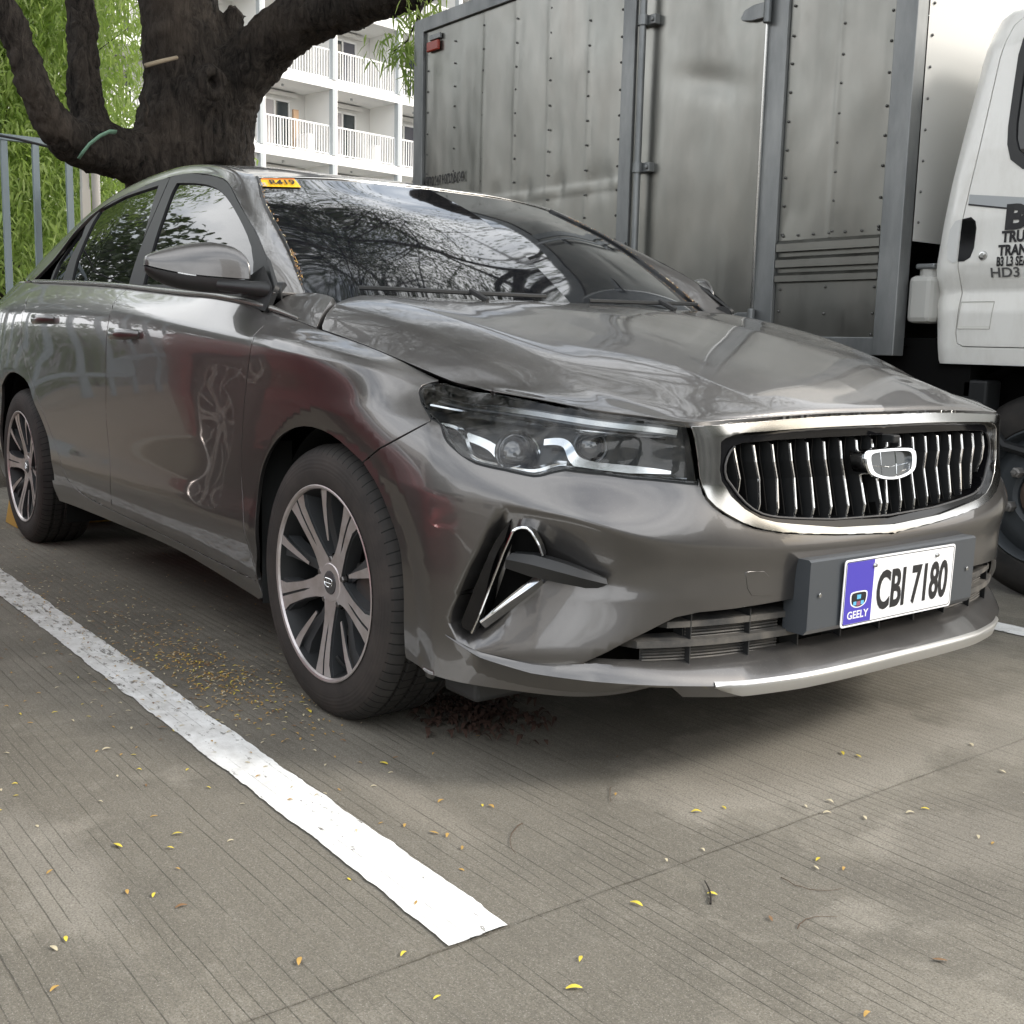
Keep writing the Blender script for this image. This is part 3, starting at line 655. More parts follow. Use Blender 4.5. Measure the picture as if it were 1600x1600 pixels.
for i in range(len(LR)-1):
    for j in range(6): F.append((i*7+j, (i+1)*7+j, (i+1)*7+j+1, i*7+j+1))
mb.add(V, [f[::-1] for f in F]); lip = split_smooth(mb.build('bumper_lip', M_paint, bumper), 28)
mb = MB(); sel = [r for r, y in zip(LR, ys) if abs(y) <= .505]; n = len(sel); V = []; F = []
for i, r in enumerate(sel):
    tpr = min(1, min(i, n-1-i)/3); o_ = (r[4]-r[3])*[1, 1, 0]; o_ = o_/(np.linalg.norm(o_)+1e-9)
    V += [r[3]+(0, 0, .0015), r[3]+o_*.005-(0, 0, .002), r[4]+o_*.004-(0, 0, .004*tpr), r[5]+o_*.003-(0, 0, .0)+(0, 0, .018*(1-tpr)), r[5]-o_*.012+(0, 0, .018*(1-tpr))]
for i in range(n-1):
    for j in range(4): F.append((i*5+j, (i+1)*5+j, (i+1)*5+j+1, i*5+j+1))
mb.add(V, [f[::-1] for f in F]); split_smooth(mb.build('lip_strip', M_strip, bumper), 50)
# ---- fog pocket trims
def fogs(sd):
    V, F, LN = cut(skin_flat, smooth_line(D['fog_black'][0:6], 3)+[D['fog_chrome'][0]]+smooth_line(D['fog_chrome'], 3)[1:-6], step=.012, gap=0, depth=.06, off=-.010)
    if sd == 1: V, F, LN = mirror(V, F, LN)
    tr = mk('fog_surround', V, F, M_blackg, bumper, True, LN)
    V, F, LN = cut(skin_flat, D['fog_chrome'][1:]+D['fog_chrome2'][::-1], step=.012, gap=0, depth=.002, offf=lambda u, v: -np.minimum(pocket_depth(u, v), .085)+.0035, flange=False)
    if sd == 1: V, F, LN = mirror(V, F, LN)
    mk('fog_recess', V, F, M_dark, tr, True, LN)
    q = to_uv(skin_flat, resample(chaikin([tuple(p) for p in to_st(skin_flat, D['fog_chrome'])], 1, False), .006, False)); P = skin_flat.P(q[:, 0], q[:, 1]); N = skin_flat.Nn(q[:, 0], q[:, 1])
    ribbon(P-N*.006, N, .0045, .02, M_chrome, 'fog_chrome_strip', tr, sd, .0012)
    q = np.array(smooth_line(D['fog_chrome2']+[], 1)); q = np.linspace(q[0], q[-1], 12); P = skin_flat.P(q[:, 0], q[:, 1]); N = skin_flat.Nn(q[:, 0], q[:, 1])
    P = P-N*np.linspace(.010, .038, 12)[:, None]
    ribbon(P, N+np.array([0, 0, .8]), np.linspace(.006, .017, 12), .02, M_chrome, 'fog_chrome_foot', tr, sd, .001)
    rows = []
    for key, of_ in (('blade_a', -.030), ('blade_a', -.004), ('blade_b', .010), ('blade_c', -.006), ('blade_c', -.040)):
        q = np.array(D[key]); n_ = 22; t0 = np.linspace(0, 1, len(q)); tt = np.linspace(0, 1, n_); q = np.stack([np.interp(tt, t0, q[:, 0]), np.interp(tt, t0, q[:, 1])], 1)
        P = skin_flat.P(q[:, 0], q[:, 1]); N = skin_flat.Nn(q[:, 0], q[:, 1]); rows.append(P+N*(of_*np.interp(tt, [0, .75, 1], [1, 1, .35]))[:, None])
    mb = MB(); V = [p for r in rows for p in r]; F = [(i*22+j, i*22+j+1, (i+1)*22+j+1, (i+1)*22+j) for i in range(4) for j in range(21)]
    F += [(0, 22, 44, 66, 88)]
    mb.add(V, [f[::-1] for f in F])
    if sd == 1: mb = mir_mb(mb)
    split_smooth(mb.build('fog_blade', M_black, bumper), 25)
both(fogs)
# ---- grille
bi = D['bezel_in']; gi = D['grille_in']
outer = [(0, 7.92), (1.5, 7.9), (3, 7.85), (4.0, 7.75)]+[bo[0]]+smooth_line(bo[1:7], 3)+[(0, 4.13)]
inner = [(0, 7.18), (1, 7.15), (2.2, 7.1), (3.0, 7.05)]+smooth_line(bi, 2)+[(0, 4.27)]
grille = panel('grille', skin_flat, outer+rv(inner), M_bezel, root, half=True, step=.008, off=.007, gap=0, depth=.03)
gpoly = [(0, 6.45), (1.2, 6.42), (2.3, 6.4), (3.0, 6.3)]+smooth_line(gi, 2)+[(0, 4.38)]
panel('grille_surround', skin_flat, inner+rv(gpoly), M_blackg, grille, half=True, step=.010, offf=lambda u, v: np.full(np.shape(u), -.006), gap=0, depth=.05)
panel('grille_backing', skin_flat, inner, M_dark, grille, half=True, step=.03, off=-.05, gap=0, flange=False)
mb = MB(); q = np.array(smooth_line(gi, 3)+[(0, 4.42)]); P = skin_flat.P(q[:, 0], q[:, 1]); N = skin_flat.Nn(q[:, 0], q[:, 1])
P2 = np.vstack([P-N*.003, ((P-N*.003)*[1, -1, 1])[::-1][1:]]); mb.tube(P2, .0022, 6); split_smooth(mb.build('grille_inner_ring', M_hub, grille))
gp = np.array(to_st(skin_flat, gpoly)); NS = 18
for k in range(NS):
    wk = -.435+.87*k/(NS-1)
    ug = float(np.interp(abs(wk), -skin_flat.P(np.linspace(0, 4.2, 200), np.full(200, 6.))[:, 1], np.linspace(0, 4.2, 200)))
    vb = float(np.interp(ug, [0, 1.158, 2.242, 2.76, 3.262, 3.4], [4.40, 4.42, 4.50, 4.60, 4.93, 5.4])); vt = 6.36
    st = []; sg = -1 if wk < 0 else 1
    for v in (vt, vt-.25, 5.6, 5.15, max(vb+.12, 4.62), vb+.03):
        if v < vb: continue
        p = skin_flat.P(ug, v); n_ = skin_flat.Nn(ug, v)*[1, 0, 1]; n_ = n_/np.linalg.norm(n_)
        kk = ss(5.75, 4.7, v); off = -.006-.016*ss(vt-.4, vt, v)-.012*ss(vb+.25, vb, v)
        y = sg*abs(p[1])-sg*.016*kk
        st.append((p+n_*off, y, n_))
    V = []; F = []; Vc = []; Fc = []; n = len(st)
    for (p, y, n_) in st:
        for (dy, dx) in ((-.008, -.042), (-.0035, -.002), (.0035, -.002), (.008, -.042)): V.append((p[0]+n_[0]*dx, y+dy, p[2]+n_[2]*dx))
        for (dy, dx) in ((-.0025, -.003), (-.0014, .0008), (.0014, .0008), (.0025, -.003)): Vc.append((p[0]+n_[0]*dx, y+dy, p[2]+n_[2]*dx))
    for i in range(n-1):
        for j in range(3): F.append((i*4+j, i*4+j+1, (i+1)*4+j+1, (i+1)*4+j)); Fc.append(F[-1])
    cap = [(0, 3, 2, 1), tuple((n-1)*4+j for j in (0, 1, 2, 3))]
    mb = MB(); mb.add(V, [f[::-1] for f in F]+cap, 0); mb.add(Vc, [f[::-1] for f in Fc]+cap, 1)
    mb.build('grille_slat', [M_black, M_chrome], grille)
for k in range(NS-1):
    wk = -.435+.87*(k+.5)/(NS-1); ug = float(np.interp(abs(wk), -skin_flat.P(np.linspace(0, 4.2, 200), np.full(200, 6.))[:, 1], np.linspace(0, 4.2, 200)))
    vb = float(np.interp(ug, [0, 1.158, 2.242, 2.76, 3.262, 3.4], [4.40, 4.42, 4.50, 4.60, 4.93, 5.4]))+.02; sg = -1 if wk < 0 else 1; V = []
    for v in (6.36, 5.7, 5.1, vb):
        p = skin_flat.P(ug, max(v, vb)); y = sg*abs(p[1])-sg*.016*ss(5.75, 4.7, v)
        for dy, dx in ((-.004, -.045), (-.0015, -.020), (.0015, -.020), (.004, -.045)): V.append((p[0]+dx, y+dy, p[2]))
    mb = MB(); mb.add(V, [(i*4+j, (i+1)*4+j, (i+1)*4+j+1, i*4+j+1) for i in range(3) for j in range(3)]); mb.build('grille_fin', M_dark, grille)
# emblem
def shield(s, sx=1.0):
    pts = [(-.50, .50), (-.2, .54), (.2, .54), (.50, .50), (.54, .28), (.51, -.10), (.44, -.30), (.16, -.48), (-.16, -.48), (-.44, -.30), (-.51, -.10), (-.54, .28)]
    return [(a*.172*s*sx, b*.066*s) for a, b in chaikin(pts)]
def emblem_piece(s0, s1, x0, x1, name, m, cross=False):
    mb = MB(); a = shield(s0); b = shield(s1); n = len(a); c = (.879, .0, .643)
    def pt(q, x): return (c[0]+x-q[1]*.18, q[0], c[2]+q[1])
    V = [pt(q, x0) for q in a]+[pt(q, x1) for q in a]
    if s1 > 0:
        aa = [(q[0]*.96, q[1]*.95) for q in a]; V = [pt(q, x0) for q in a]+[pt(q, x1-.003) for q in a]+[pt(q, x1) for q in aa]+[pt(q, x1) for q in b]+[pt(q, x0) for q in b]; F = []
        for r in range(4):
            for i in range(n): j = (i+1) % n; F.append((r*n+i, r*n+j, (r+1)*n+j, (r+1)*n+i))
        mb.add(V, F)
    else:
        mb.add(V, [(i, (i+1) % n, n+(i+1) % n, n+i) for i in range(n)]+[tuple(n+i for i in range(n))])
    return split_smooth(mb.build(name, m, grille), 30)
emblem_piece(1.0, .80, -.02, .020, 'emblem', M_chrome); emblem_piece(.84, 0, -.02, .010, 'emblem_field', mat('emblem_dark', (.05, .055, .056), .12, .3))
mb = MB(); X = .879+.0112
for y in (-.026, .026): mb.tube([(X-.006, y, .643+.027), (X-.001, y*1.02, .643), (X+.003, y*.95, .643-.022)], .0013, 5)
mb.tube([(X-.002, -.068, .643), (X-.001, 0, .637), (X-.002, .068, .643)], .0014, 5); mb.build('emblem_lines', M_chrome, grille)
mb = MB(); mb.box((.875, -.012, .690), (.905, .012, .706), 0, .003); mb.build('front_camera', M_frame, grille)
# ---- number plate and its bracket
mb = MB(); n = 25; V = []; F = []
for y in np.linspace(-.293, .293, n):
    e = abs(y)/.293; xo = .934-.004*e*e; bx = .9-.03*e*e
    z0, z1 = .322, .470
    V += [(bx, y, z0-.004), (xo-.008, y, z0-.004), (xo, y, z0+.006), (xo+.001, y, z1-.004), (xo-.004, y, z1), (bx, y, z1+.0)]
for i in range(n-1):
    for j in range(5): F.append((i*6+j, i*6+j+1, (i+1)*6+j+1, (i+1)*6+j))
F += [tuple(range(6))[::-1], tuple((n-1)*6+j for j in range(6))]
mb.add(V, [f[::-1] for f in F]); br = split_smooth(mb.build('plate_bracket', M_bracket, root), 35)
mb = MB()
for y in (-.262, .262): mb = MB(); mb.lathe([(0, .001), (.0035, .001), (.0045, 0)], 12, 'x', (.9345, y, .398)); mb.build('screw', M_sat, br)
PX = .938; pc = (.0, .392); tl = .018    # plate centre height and backward lean
def pl(y, z, x=0): return (PX+x+(z-pc[1])*.02, y, z)
def roundrect(w, h, r, k=5):
    o = []
    for cx, cy, a0 in ((w/2-r, h/2-r, 0), (-w/2+r, h/2-r, 90), (-w/2+r, -h/2+r, 180), (w/2-r, -h/2+r, 270)):
        for i in range(k+1): a = R_(a0+90*i/k); o.append((cx+r*math.cos(a), cy+r*math.sin(a)))
    return o
def slab(pts, x0, x1, mi, mb):
    n = len(pts); V = [pl(a, pc[1]+b, x0) for a, b in pts]+[pl(a, pc[1]+b, x1) for a, b in pts]
    mb.add(V, [(i, (i+1) % n, n+(i+1) % n, n+i) for i in range(n)]+[tuple(n+i for i in range(n)), tuple(range(n))[::-1]], mi)
mb = MB(); slab(roundrect(.393, .141, .008), 0, .0016, 0, mb); plate = mb.build('number_plate', M_white, root)
mb = MB()
o1 = roundrect(.385, .133, .007); o2 = roundrect(.382, .130, .006); n = len(o1)
V = [pl(a, pc[1]+b, .0021) for a, b in o1]+[pl(a, pc[1]+b, .0021) for a, b in o2]; mb.add(V, [(i, (i+1) % n, n+(i+1) % n, n+i) for i in range(n)]); mb.build('border_line', M_frame, plate)
mb = MB(); slab([(-.189, -.0645), (-.098, -.0645), (-.098, .0645), (-.189, .0645)], .0016, .0020, 0, mb); mb.build('blue_band', M_blue, plate)
def ptext(s, size, sx, bold, cy, cz, m, name, x=.0026, shear=0):
    V, F = text_mesh(s, size, sx, bold, .0002, 'CENTER', shear); V, F = place_text(V, F, pl(cy, cz, x), (0, 1, 0), (.02, 0, 1), (1, 0, 0)); return mk(name, V, F, m, plate, False)
ptext('CBI 7180', .113, .605, .0030, .045, pc[1]-.043, M_ink, 'lettering')
ptext('GEELY', .0225, 1.10, .0003, -.1435, pc[1]-.054, M_white, 'lettering')
mb = MB()
def shp(s, dx=0): return [(a*.29*s-.1435, b*.48*s-.016) for a, b in smooth_line([(p[0]/1, p[1]/1) for p in shield(1)], 1)]
slab(shp(1.08), .0020, .0024, 0, mb); slab(shp(.93), .0024, .0027, 1, mb)
for i, (cx, cz_, w, h) in enumerate(((-.0145, .0065, .011, .009), (0, .0065, .013, .009), (.0145, .0065, .011, .009), (-.0125, -.0065, .010, .008), (0, -.0075, .012, .009), (.0125, -.0065, .010, .008))):
    slab([(cx-w/2-.1435, cz_-h/2-.016), (cx+w/2-.1435, cz_-h/2-.016), (cx+w/2-.1435, cz_+h/2-.016), (cx-w/2-.1435, cz_+h/2-.016)], .0027, .0030, (1, 2, 1, 2, 3, 2)[i] if i != 0 else 1, mb)
mb.build('badge', [M_white, M_ink, M_badge_a, M_badge_b], plate)
mb = MB()
for y in (-.098, .125): mb = MB(); mb.lathe([(0, .0055), (.0035, .005), (.0055, .001), (.0055, 0)], 14, 'x', (PX+.003, y, pc[1]+.052)); mb.build('screw', M_sat, plate)

# ---- lamps
def lamp_side(sd):
    lp = smooth_line(lamp+[lamp[0]], 2)[:-1]
    V, F, LN = cut(skin_flat, lamp, step=.02, gap=.003, depth=.055, off=-.052, flange=False)
    # housing: dished black shell = floor + wall
    Vw, Fw, LNw = cut(skin_flat, lamp, step=.012, gap=.0022, depth=.055, off=-.0035)
    k = len(Vw)
    def sel_wall():
        keep = [i for i, f in enumerate(Fw) if len(f) == 4]; LNN = []; i = 0; FF = []
        for f in Fw:
            if len(f) == 4: FF.append(f[::-1]); LNN += [-q for q in LNw[i:i+4]][::-1]
            i += len(f)
        return Vw, FF, LNN
    d = join((V, F, LN), sel_wall())
    if sd == 1: d = mirror(*d)
    hd = mk('headlight', d[0], d[1], M_lamph, root, True, d[2])
    d = cut(skin_flat, lamp, step=.011, gap=.002, depth=.004, off=.0008)
    if sd == 1: d = mirror(*d)
    mk('lens', d[0], d[1], M_lens, hd, True, d[2])
    # black rim printed round the lens edge
    def rim(i0, i1, off, w, th, m, nm, dep=0):
        q = np.array(smooth_line([lamp[j % len(lamp)] for j in range(i0, i1+1)], 5)); P = skin_flat.P(q[:, 0], q[:, 1]); N = skin_flat.Nn(q[:, 0], q[:, 1]); ribbon(P+N*off, N, w, th, m, nm, hd, sd)
    rim(1, 14, -.004, .014, .02, M_black, 'lamp_rim')
    def strip(key, off, w, m, nm, th=.008, k=5, crown=.0):
        q = np.array(smooth_line(D[key], k)); P = skin_flat.P(q[:, 0], q[:, 1]); N = skin_flat.Nn(q[:, 0], q[:, 1]); ribbon(P+N*off, N, w, th, m, nm, hd, sd, crown)
    strip('drl_top', -.014, .007, M_refl, 'light_guide', .012, 5, .002)
    strip('drl_top2', -.020, .019, M_lampgrey, 'upper_bezel', .012)
    strip('drl_top2', -.017, .010, M_sat, 'upper_trim', .004)
    strip('trim_low', -.012, .0055, M_chrome, 'lower_trim', .02, 5, .001)
    strip('trim_in', -.020, .012, M_chrome, 'inner_trim', .02, 5, .002)
    strip('trim_in2', -.024, .018, M_refl, 'reflector_step', .015)
    strip('wave', -.022, np.r_[np.linspace(.013, .022, 16), np.linspace(.022, .006, 15)], M_refl, 'wave_trim', .018)
    for key, r, dep in (('proj', .041, .034), ('proj2', .028, .055)):
        u, v = D[key][0]; c = skin_flat.P(u, v)-skin_flat.Nn(u, v)*dep; ax = skin_flat.Nn(u, v)*.6+np.array([.8, 0, 0]); ax /= np.linalg.norm(ax)
        if key == 'proj2': ax = skin_flat.Nn(u, v)
        a = np.cross(ax, (0, 0, 1)); a /= np.linalg.norm(a); b = np.cross(a, ax); mb = MB(); V = []; F = []; nn = 28; ks = 8
        for i in range(ks+1):
            t_ = (math.pi/2)*i/ks*.98
            for j in range(nn):
                th = 2*math.pi*j/nn; V.append(c+ax*r*.75*math.sin(t_)+r*math.cos(t_)*(a*math.cos(th)+b*math.sin(th)))
        for i in range(ks):
            for j in range(nn): F.append((i*nn+j, i*nn+(j+1) % nn, (i+1)*nn+(j+1) % nn, (i+1)*nn+j))
        F.append(tuple(ks*nn+j for j in range(nn)))
        nrm = np.cross(np.array(V[1])-V[0], np.array(V[nn])-V[0])
        if np.dot(nrm, V[0]-c) < 0: F = [f[::-1] for f in F]
        mb.add(V, F)
        if sd == 1: mb = mir_mb(mb)
        split_smooth(mb.build('projector_lens' if key == 'proj' else 'inner_lens', M_proj, hd), 60)
        mb = MB(); rr_ = [c+ax*.004+(r+.003)*(a*math.cos(t_)+b*math.sin(t_)) for t_ in np.linspace(0, 2*math.pi, 33)]; mb.tube(rr_, .0035, 6, caps=False)
        if sd == 1: mb = mir_mb(mb)
        split_smooth(mb.build('lens_ring', M_refl if key == 'proj' else M_lampgrey, hd), 60)
both(lamp_side)

# ---- hood, fenders, doors, sills, quarters
def top_to(u): return (u, 8)
hoodH = Net(hood.N*[1, -1, 1], hood.cr); hoodH.sgn = hood.sgn
# hood outline: rear edge under the windshield, side cut, front edge = the net's own border
hpoly = [(0.55, 0), (0.55, 1), (0.6, 2), (0.66, 3), (0.72, 4), (0.755, 4.7), (0.80, 5.6), (.84, 6.15), (.90, 7.0), (1.0, 7.8), (1.06, 8), (2, 8), (3, 8), (4, 8), (5, 8), (6, 8)]+[(7, q) for q in (8, 7.5, 7, 6.5, 6, 5.5, 5, 4.5, 4, 3.5, 3, 2, 1, 0)]
panel('hood', hood, hpoly, M_paint, root, half=True, step=.0095)
cutline = [(10.5, 8), (10.3, 8), (10, 8), (9.75, 8), (9.5, 8), (9.25, 8), (9.0, 7.98)]
def fender(sd):
    up = [(u, 8) for u in (10.95, 10.75, 10.5, 10.2, 9.9, 9.6, 9.3, 9.0)]
    poly = [(11.05, 0.0)]+afs+list(fb)[1:]+[(8.42, 5.13), lamp[4], lamp[3], lamp[2], lamp[1], (8.95, 7.8)]+rv(up)+[(11.12, 7.55)]+[p for p in smooth_line(df) if p[1] > .9 and p[1] < 7.5]+[(11.02, .8)]
    panel('fender', skin, poly, M_paint, root, side=sd, step=.014)
both(fender)
beltu = lambda a, b: [(u, 8) for u in np.arange(a, b, .25)]
def doors(sd):
    dfl = [p for p in smooth_line(df) if p[1] < 7.7]; dml = smooth_line(dm)
    poly = dfl+smooth_line(ds)[1:-1]+rv(dml)
    poly = [(11.08, 8)]+poly+rv(beltu(11.25, dml[0][0]))
    d1 = panel('front_door', skin, poly, M_paint, root, side=sd, step=.015)
    drl = smooth_line(dre)
    poly = dml+smooth_line(dsr)[1:-1]+drl+[(drl[-1][0], 8)]
    poly = [(dml[0][0], 8)]+poly+[(u, 8) for u in np.linspace(drl[-1][0], dml[0][0], 9)[1:-1]]
    d2 = panel('rear_door', skin, poly, M_paint, root, side=sd, step=.015)
    # sill
    poly = [(11.03, 0.0), (11.02, .85)]+[(df[-1][0], df[-1][1])]+smooth_line(ds)+smooth_line(dsr)[1:]+[(ar[0][0]-.02, ar[0][1]+.4), ar[0], (ar[0][0], 0)]+[(u, 0) for u in np.arange(14, 11.1, -.5)]
    panel('rocker_panel', skin, poly, M_paint, root, side=sd, step=.018)
    # rear quarter
    poly = [p for p in ars]+[(15.55, 2.6), (15.6, .8), (15.62, 0)]+[(u, 0) for u in np.arange(16, 20.1, .5)]+[(20, 8)]+[(u, 8) for u in np.arange(19.5, drl[-1][0]+.2, -.5)]+[(drl[-1][0], 8)]+rv(drl)
    panel('rear_quarter', skin, poly, M_paint, root, side=sd, step=.03)
    # handles
    for key, dd in (('handle_f', d1), ('handle_r', d2)):
        a, b = (D[key][0], D[key][1]); x0 = skin_flat.P(a[0], a[1]); x1 = skin_flat.P(b[0], b[1])
        zz = float((x0[2]+x1[2])/2)-.004; L = float(x1[0]-x0[0])-.035; xm = float((x0[0]+x1[0])/2)-.01
        mb = MB(); n = 17; V = []; F = []
        for i in range(n):
            t_ = -1+2*i/(n-1); bow = .040*(1-abs(t_)**2.4); hh = .0175*(1-.4*abs(t_)**3); x = xm+t_*L/2
            w0 = .9125+bow
            for th in np.linspace(0, 2*math.pi, 9)[:-1]: V.append((x, -(w0+.0075*math.cos(th)), zz+hh*math.sin(th)))
        for i in range(n-1):
            for j in range(8): F.append((i*8+j, i*8+(j+1) % 8, (i+1)*8+(j+1) % 8, (i+1)*8+j))
        F += [tuple(range(8))[::-1], tuple((n-1)*8+j for j in range(8))]
        mb.add(V, F)
        if sd == 1: mb = mir_mb(mb)
        split_smooth(mb.build('door_handle', M_paint, dd), 50)
        mb = MB(); V = []; F = []; ns = 24
        for j in range(ns): th = 2*math.pi*j/ns; V.append((xm+.060*math.cos(th), -.9140, zz-.010+.036*math.sin(th)))
        for j in range(ns): th = 2*math.pi*j/ns; V.append((xm+.03*math.cos(th), -.9130, zz-.008+.016*math.sin(th)))
        mb.add(V, [tuple(range(ns, 2*ns))]+[(j, (j+1) % ns, ns+(j+1) % ns, ns+j) for j in range(ns)])
        if sd == 1: mb = mir_mb(mb)
        mb.build('handle_cup_shade', M_blackg, dd)  # flat black oval paints the shadow in the cup behind the handle
    # belt moulding
    q = np.array([(u, 8) for u in np.linspace(10.72, 14.9, 60)]); P = skin_flat.P(q[:, 0], q[:, 1])+np.array([0, -.001, .006]); 
    mb = MB(); mb.tube(P, [.0075*min(1, .3+k/4) for k in range(60)], 8, flat=1.0); 
    if sd == 1: mb = mir_mb(mb)
    split_smooth(mb.build('belt_moulding', M_sat if False else mat('belt_grey', (.22, .22, .21), .25, .6) if sd == -1 else bpy.data.materials['belt_grey'], root), 60)
both(doors)
# ---- greenhouse
ft = D['frame_top']; ftr = D['frame_top_rear']; bc = D['frame_bcut']
def belt_z(x):
    uq = np.linspace(10, 17, 200); q = skin_flat.P(uq, np.full(200, 8.)); return float(np.interp(-x, -q[:, 0], q[:, 2]))
def house(sd):
    xb = lambda x: (x, belt_z(x)-.004)
    poly = smooth_line(ft)+smooth_line(bc)[1:-1]+[xb(bc[-1][0])]+[xb(x) for x in np.linspace(bc[-1][0], -.33, 10)[1:]]
    gf = [p for p in D['glass_front']]
    V, F, LN = cut(glass_side, poly, step=.016, holes=[smooth_line(gf[:9], 2)+gf[9:]], gap=.001, depth=.012)
    if sd == 1: V, F, LN = mirror(V, F, LN)
    fr = mk('window_frame', V, F, M_frame, root, True, LN)
    d = cut(glass_side, gf, step=.03, gap=-.006, depth=.003, off=-.006)
    if sd == 1: d = mirror(*d)
    mk('window_glass', d[0], d[1], M_glassd, fr, True, d[2])
    poly = rv(smooth_line(ftr))+[(p[0]-.004, p[1]) for p in smooth_line(bc)[1:-1]]+[xb(bc[-1][0]-.004)]+[xb(x) for x in np.linspace(bc[-1][0], ftr[-1][0], 12)[1:]]
    poly = [(p[0]-.004, p[1]) for p in [bc[0]]]+[(p[0]-.004, p[1]) for p in smooth_line(bc)[1:-1]]+[xb(bc[-1][0]-.004)]+[xb(x) for x in np.linspace(bc[-1][0], ftr[-1][0], 12)[1:]]+rv(smooth_line(ftr))[:-1]
    V, F, LN = cut(glass_side, poly, step=.016, holes=[D['glass_rear'], D['glass_quarter']], gap=.001, depth=.012)
    if sd == 1: V, F, LN = mirror(V, F, LN)
    fr = mk('window_frame', V, F, M_frame, root, True, LN)
    for key in ('glass_rear', 'glass_quarter'):
        d = cut(glass_side, D[key], step=.03, gap=-.006, depth=.003, off=-.006)
        if sd == 1: d = mirror(*d)
        mk('window_glass', d[0], d[1], M_glassd, fr, True, d[2])
both(house)
fts = [glass_side.P(p[0], p[1]) for p in ft+ftr[1:]]
fx = np.array([p[0] for p in fts]); fw_ = np.array([-p[1] for p in fts]); fz = np.array([p[2] for p in fts])
def ftp(x): return (x, float(np.interp(-x, -fx, fw_)), float(np.interp(-x, -fx, fz)))
R0 = [(-.318, .840, .985)]+[ftp(x) for x in (-.46, -.62, -.80, -1.002, -1.153, -1.364, -1.624, -1.95)]+[(-2.26, .642, 1.352), (-2.42, .690, 1.275), (-2.56, .742, 1.165), (-2.68, .80, 1.075)]
R2 = [(-.345, .735, .985), (-.50, .702, 1.092), (-.66, .674, 1.190), (-.82, .638, 1.276), (-.990, .576, 1.354), (-1.15, .558, 1.396), (-1.36, .545, 1.430), (-1.62, .538, 1.452), (-1.98, .533, 1.450), (-2.32, .53, 1.418), (-2.70, .54, 1.335), (-3.02, .60, 1.215), (-3.3, .66, 1.095)]
bl = [.004, .004, .004, .005, .010, .016, .018, .016, .016, .018, .024, .03, .02]
Rm = [tuple((np.array(a)+np.array(b))/2+np.array([0.3*q if i < 5 else 0, .75*q, .65*q])) for i, (a, b, q) in enumerate(zip(R0, R2, bl))]
rail = Net([R0, Rm, R2]); rail.sgn = -1
n0 = rail.Nn(5., 1.)
if n0[2] < 0: rail.sgn *= -1
def railp(sd):
    panel('roof_rail', rail, [(0, 0)]+[(u, 0) for u in range(1, 13)]+[(12, 1), (12, 2)]+[(u, 2) for u in range(11, -1, -1)]+[(0, 1)], M_paint, root, side=sd, step=.018, gap=.0012)
both(railp)
wind = Net([
 [(-.12, 0, .955), (-.14, .3, .958), (-.22, .56, .965), (-.33, .745, .968)],
 [(-.345, 0, 1.105), (-.358, .3, 1.104), (-.415, .53, 1.10), (-.515, .700, 1.101)],
 [(-.615, 0, 1.253), (-.628, .3, 1.250), (-.68, .50, 1.240), (-.755, .653, 1.242)],
 [(-.925, 0, 1.372), (-.935, .28, 1.369), (-.957, .45, 1.361), (-.990, .572, 1.352)]])
wind.sgn = 1
if wind.Nn(1.5, 1.5)[2] < 0: wind.sgn = -1
wpoly = [(0, 0), (1, 0), (2, 0), (3, 0), (3, 1), (3, 2), (3, 3), (2, 3), (1, 3), (0, 3)]
ws = panel('windshield', wind, wpoly, M_winds, root, half=True, step=.02, gap=.003, depth=.004, off=-.002)
mb = MB()
for sd in (-1, 1):
    q = wind.P(np.full(30, 3.), np.linspace(0.1, 3, 30)); q = q*[1, -sd, 1]+[0, 0, .001]; mb = MB(); mb.tube(q, .0055, 6); split_smooth(mb.build('windshield_seal', M_black, root), 60)
mb = MB(); q = wind.P(np.r_[np.linspace(3, 0, 25)], np.full(25, 3.)); q = np.vstack([q, (q*[1, -1, 1])[::-1][1:]])+[-.004, 0, .001]; mb.tube(q, .003, 6)
split_smooth(mb.build('header_trim', M_sat, root), 60)
c0 = [(-.93, 0, 1.372), (-1.10, 0, 1.408), (-1.34, 0, 1.443), (-1.62, 0, 1.466), (-1.98, 0, 1.472), (-2.32, 0, 1.447), (-2.62, 0, 1.395)]
rf = Net([[tuple(np.array(R2[i+4])+[0, .0, .0]) for i in range(6)]+[(-2.58, .535, 1.365)],
          [(a[0]*.5+R2[i+4][0]*.5 if i < 6 else -2.6, .40, a[2]*.55+(R2[i+4][2] if i < 6 else 1.365)*.45+.004) for i, a in enumerate(c0)],
          [(a[0], .2, a[2]-.004) for a in c0], c0])
rf.sgn = 1
if rf.Nn(3., 1.5)[2] < 0: rf.sgn = -1
panel('roof', rf, [(0, 3), (0, 2), (0, 1), (0, 0)]+[(u, 0) for u in range(1, 7)]+[(6, 1), (6, 2), (6, 3)]+[(u, 3) for u in range(5, 0, -1)], M_paint, root, half=True, step=.03, gap=.001)
bk = Net([[(-2.60, .53, 1.368), (-3.02, .59, 1.21), (-3.28, .64, 1.09)], [(-2.64, .3, 1.388), (-3.05, .3, 1.235), (-3.33, .3, 1.10)], [(-2.65, 0, 1.392), (-3.06, 0, 1.24), (-3.34, 0, 1.105)]])
bk.sgn = 1
if bk.Nn(1., 1.)[2] < 0: bk.sgn = -1
panel('rear_window', bk, [(0, 2), (0, 1), (0, 0), (1, 0), (2, 0), (2, 1), (2, 2), (1, 2)], M_glassd, root, half=True, step=.06, gap=.001)
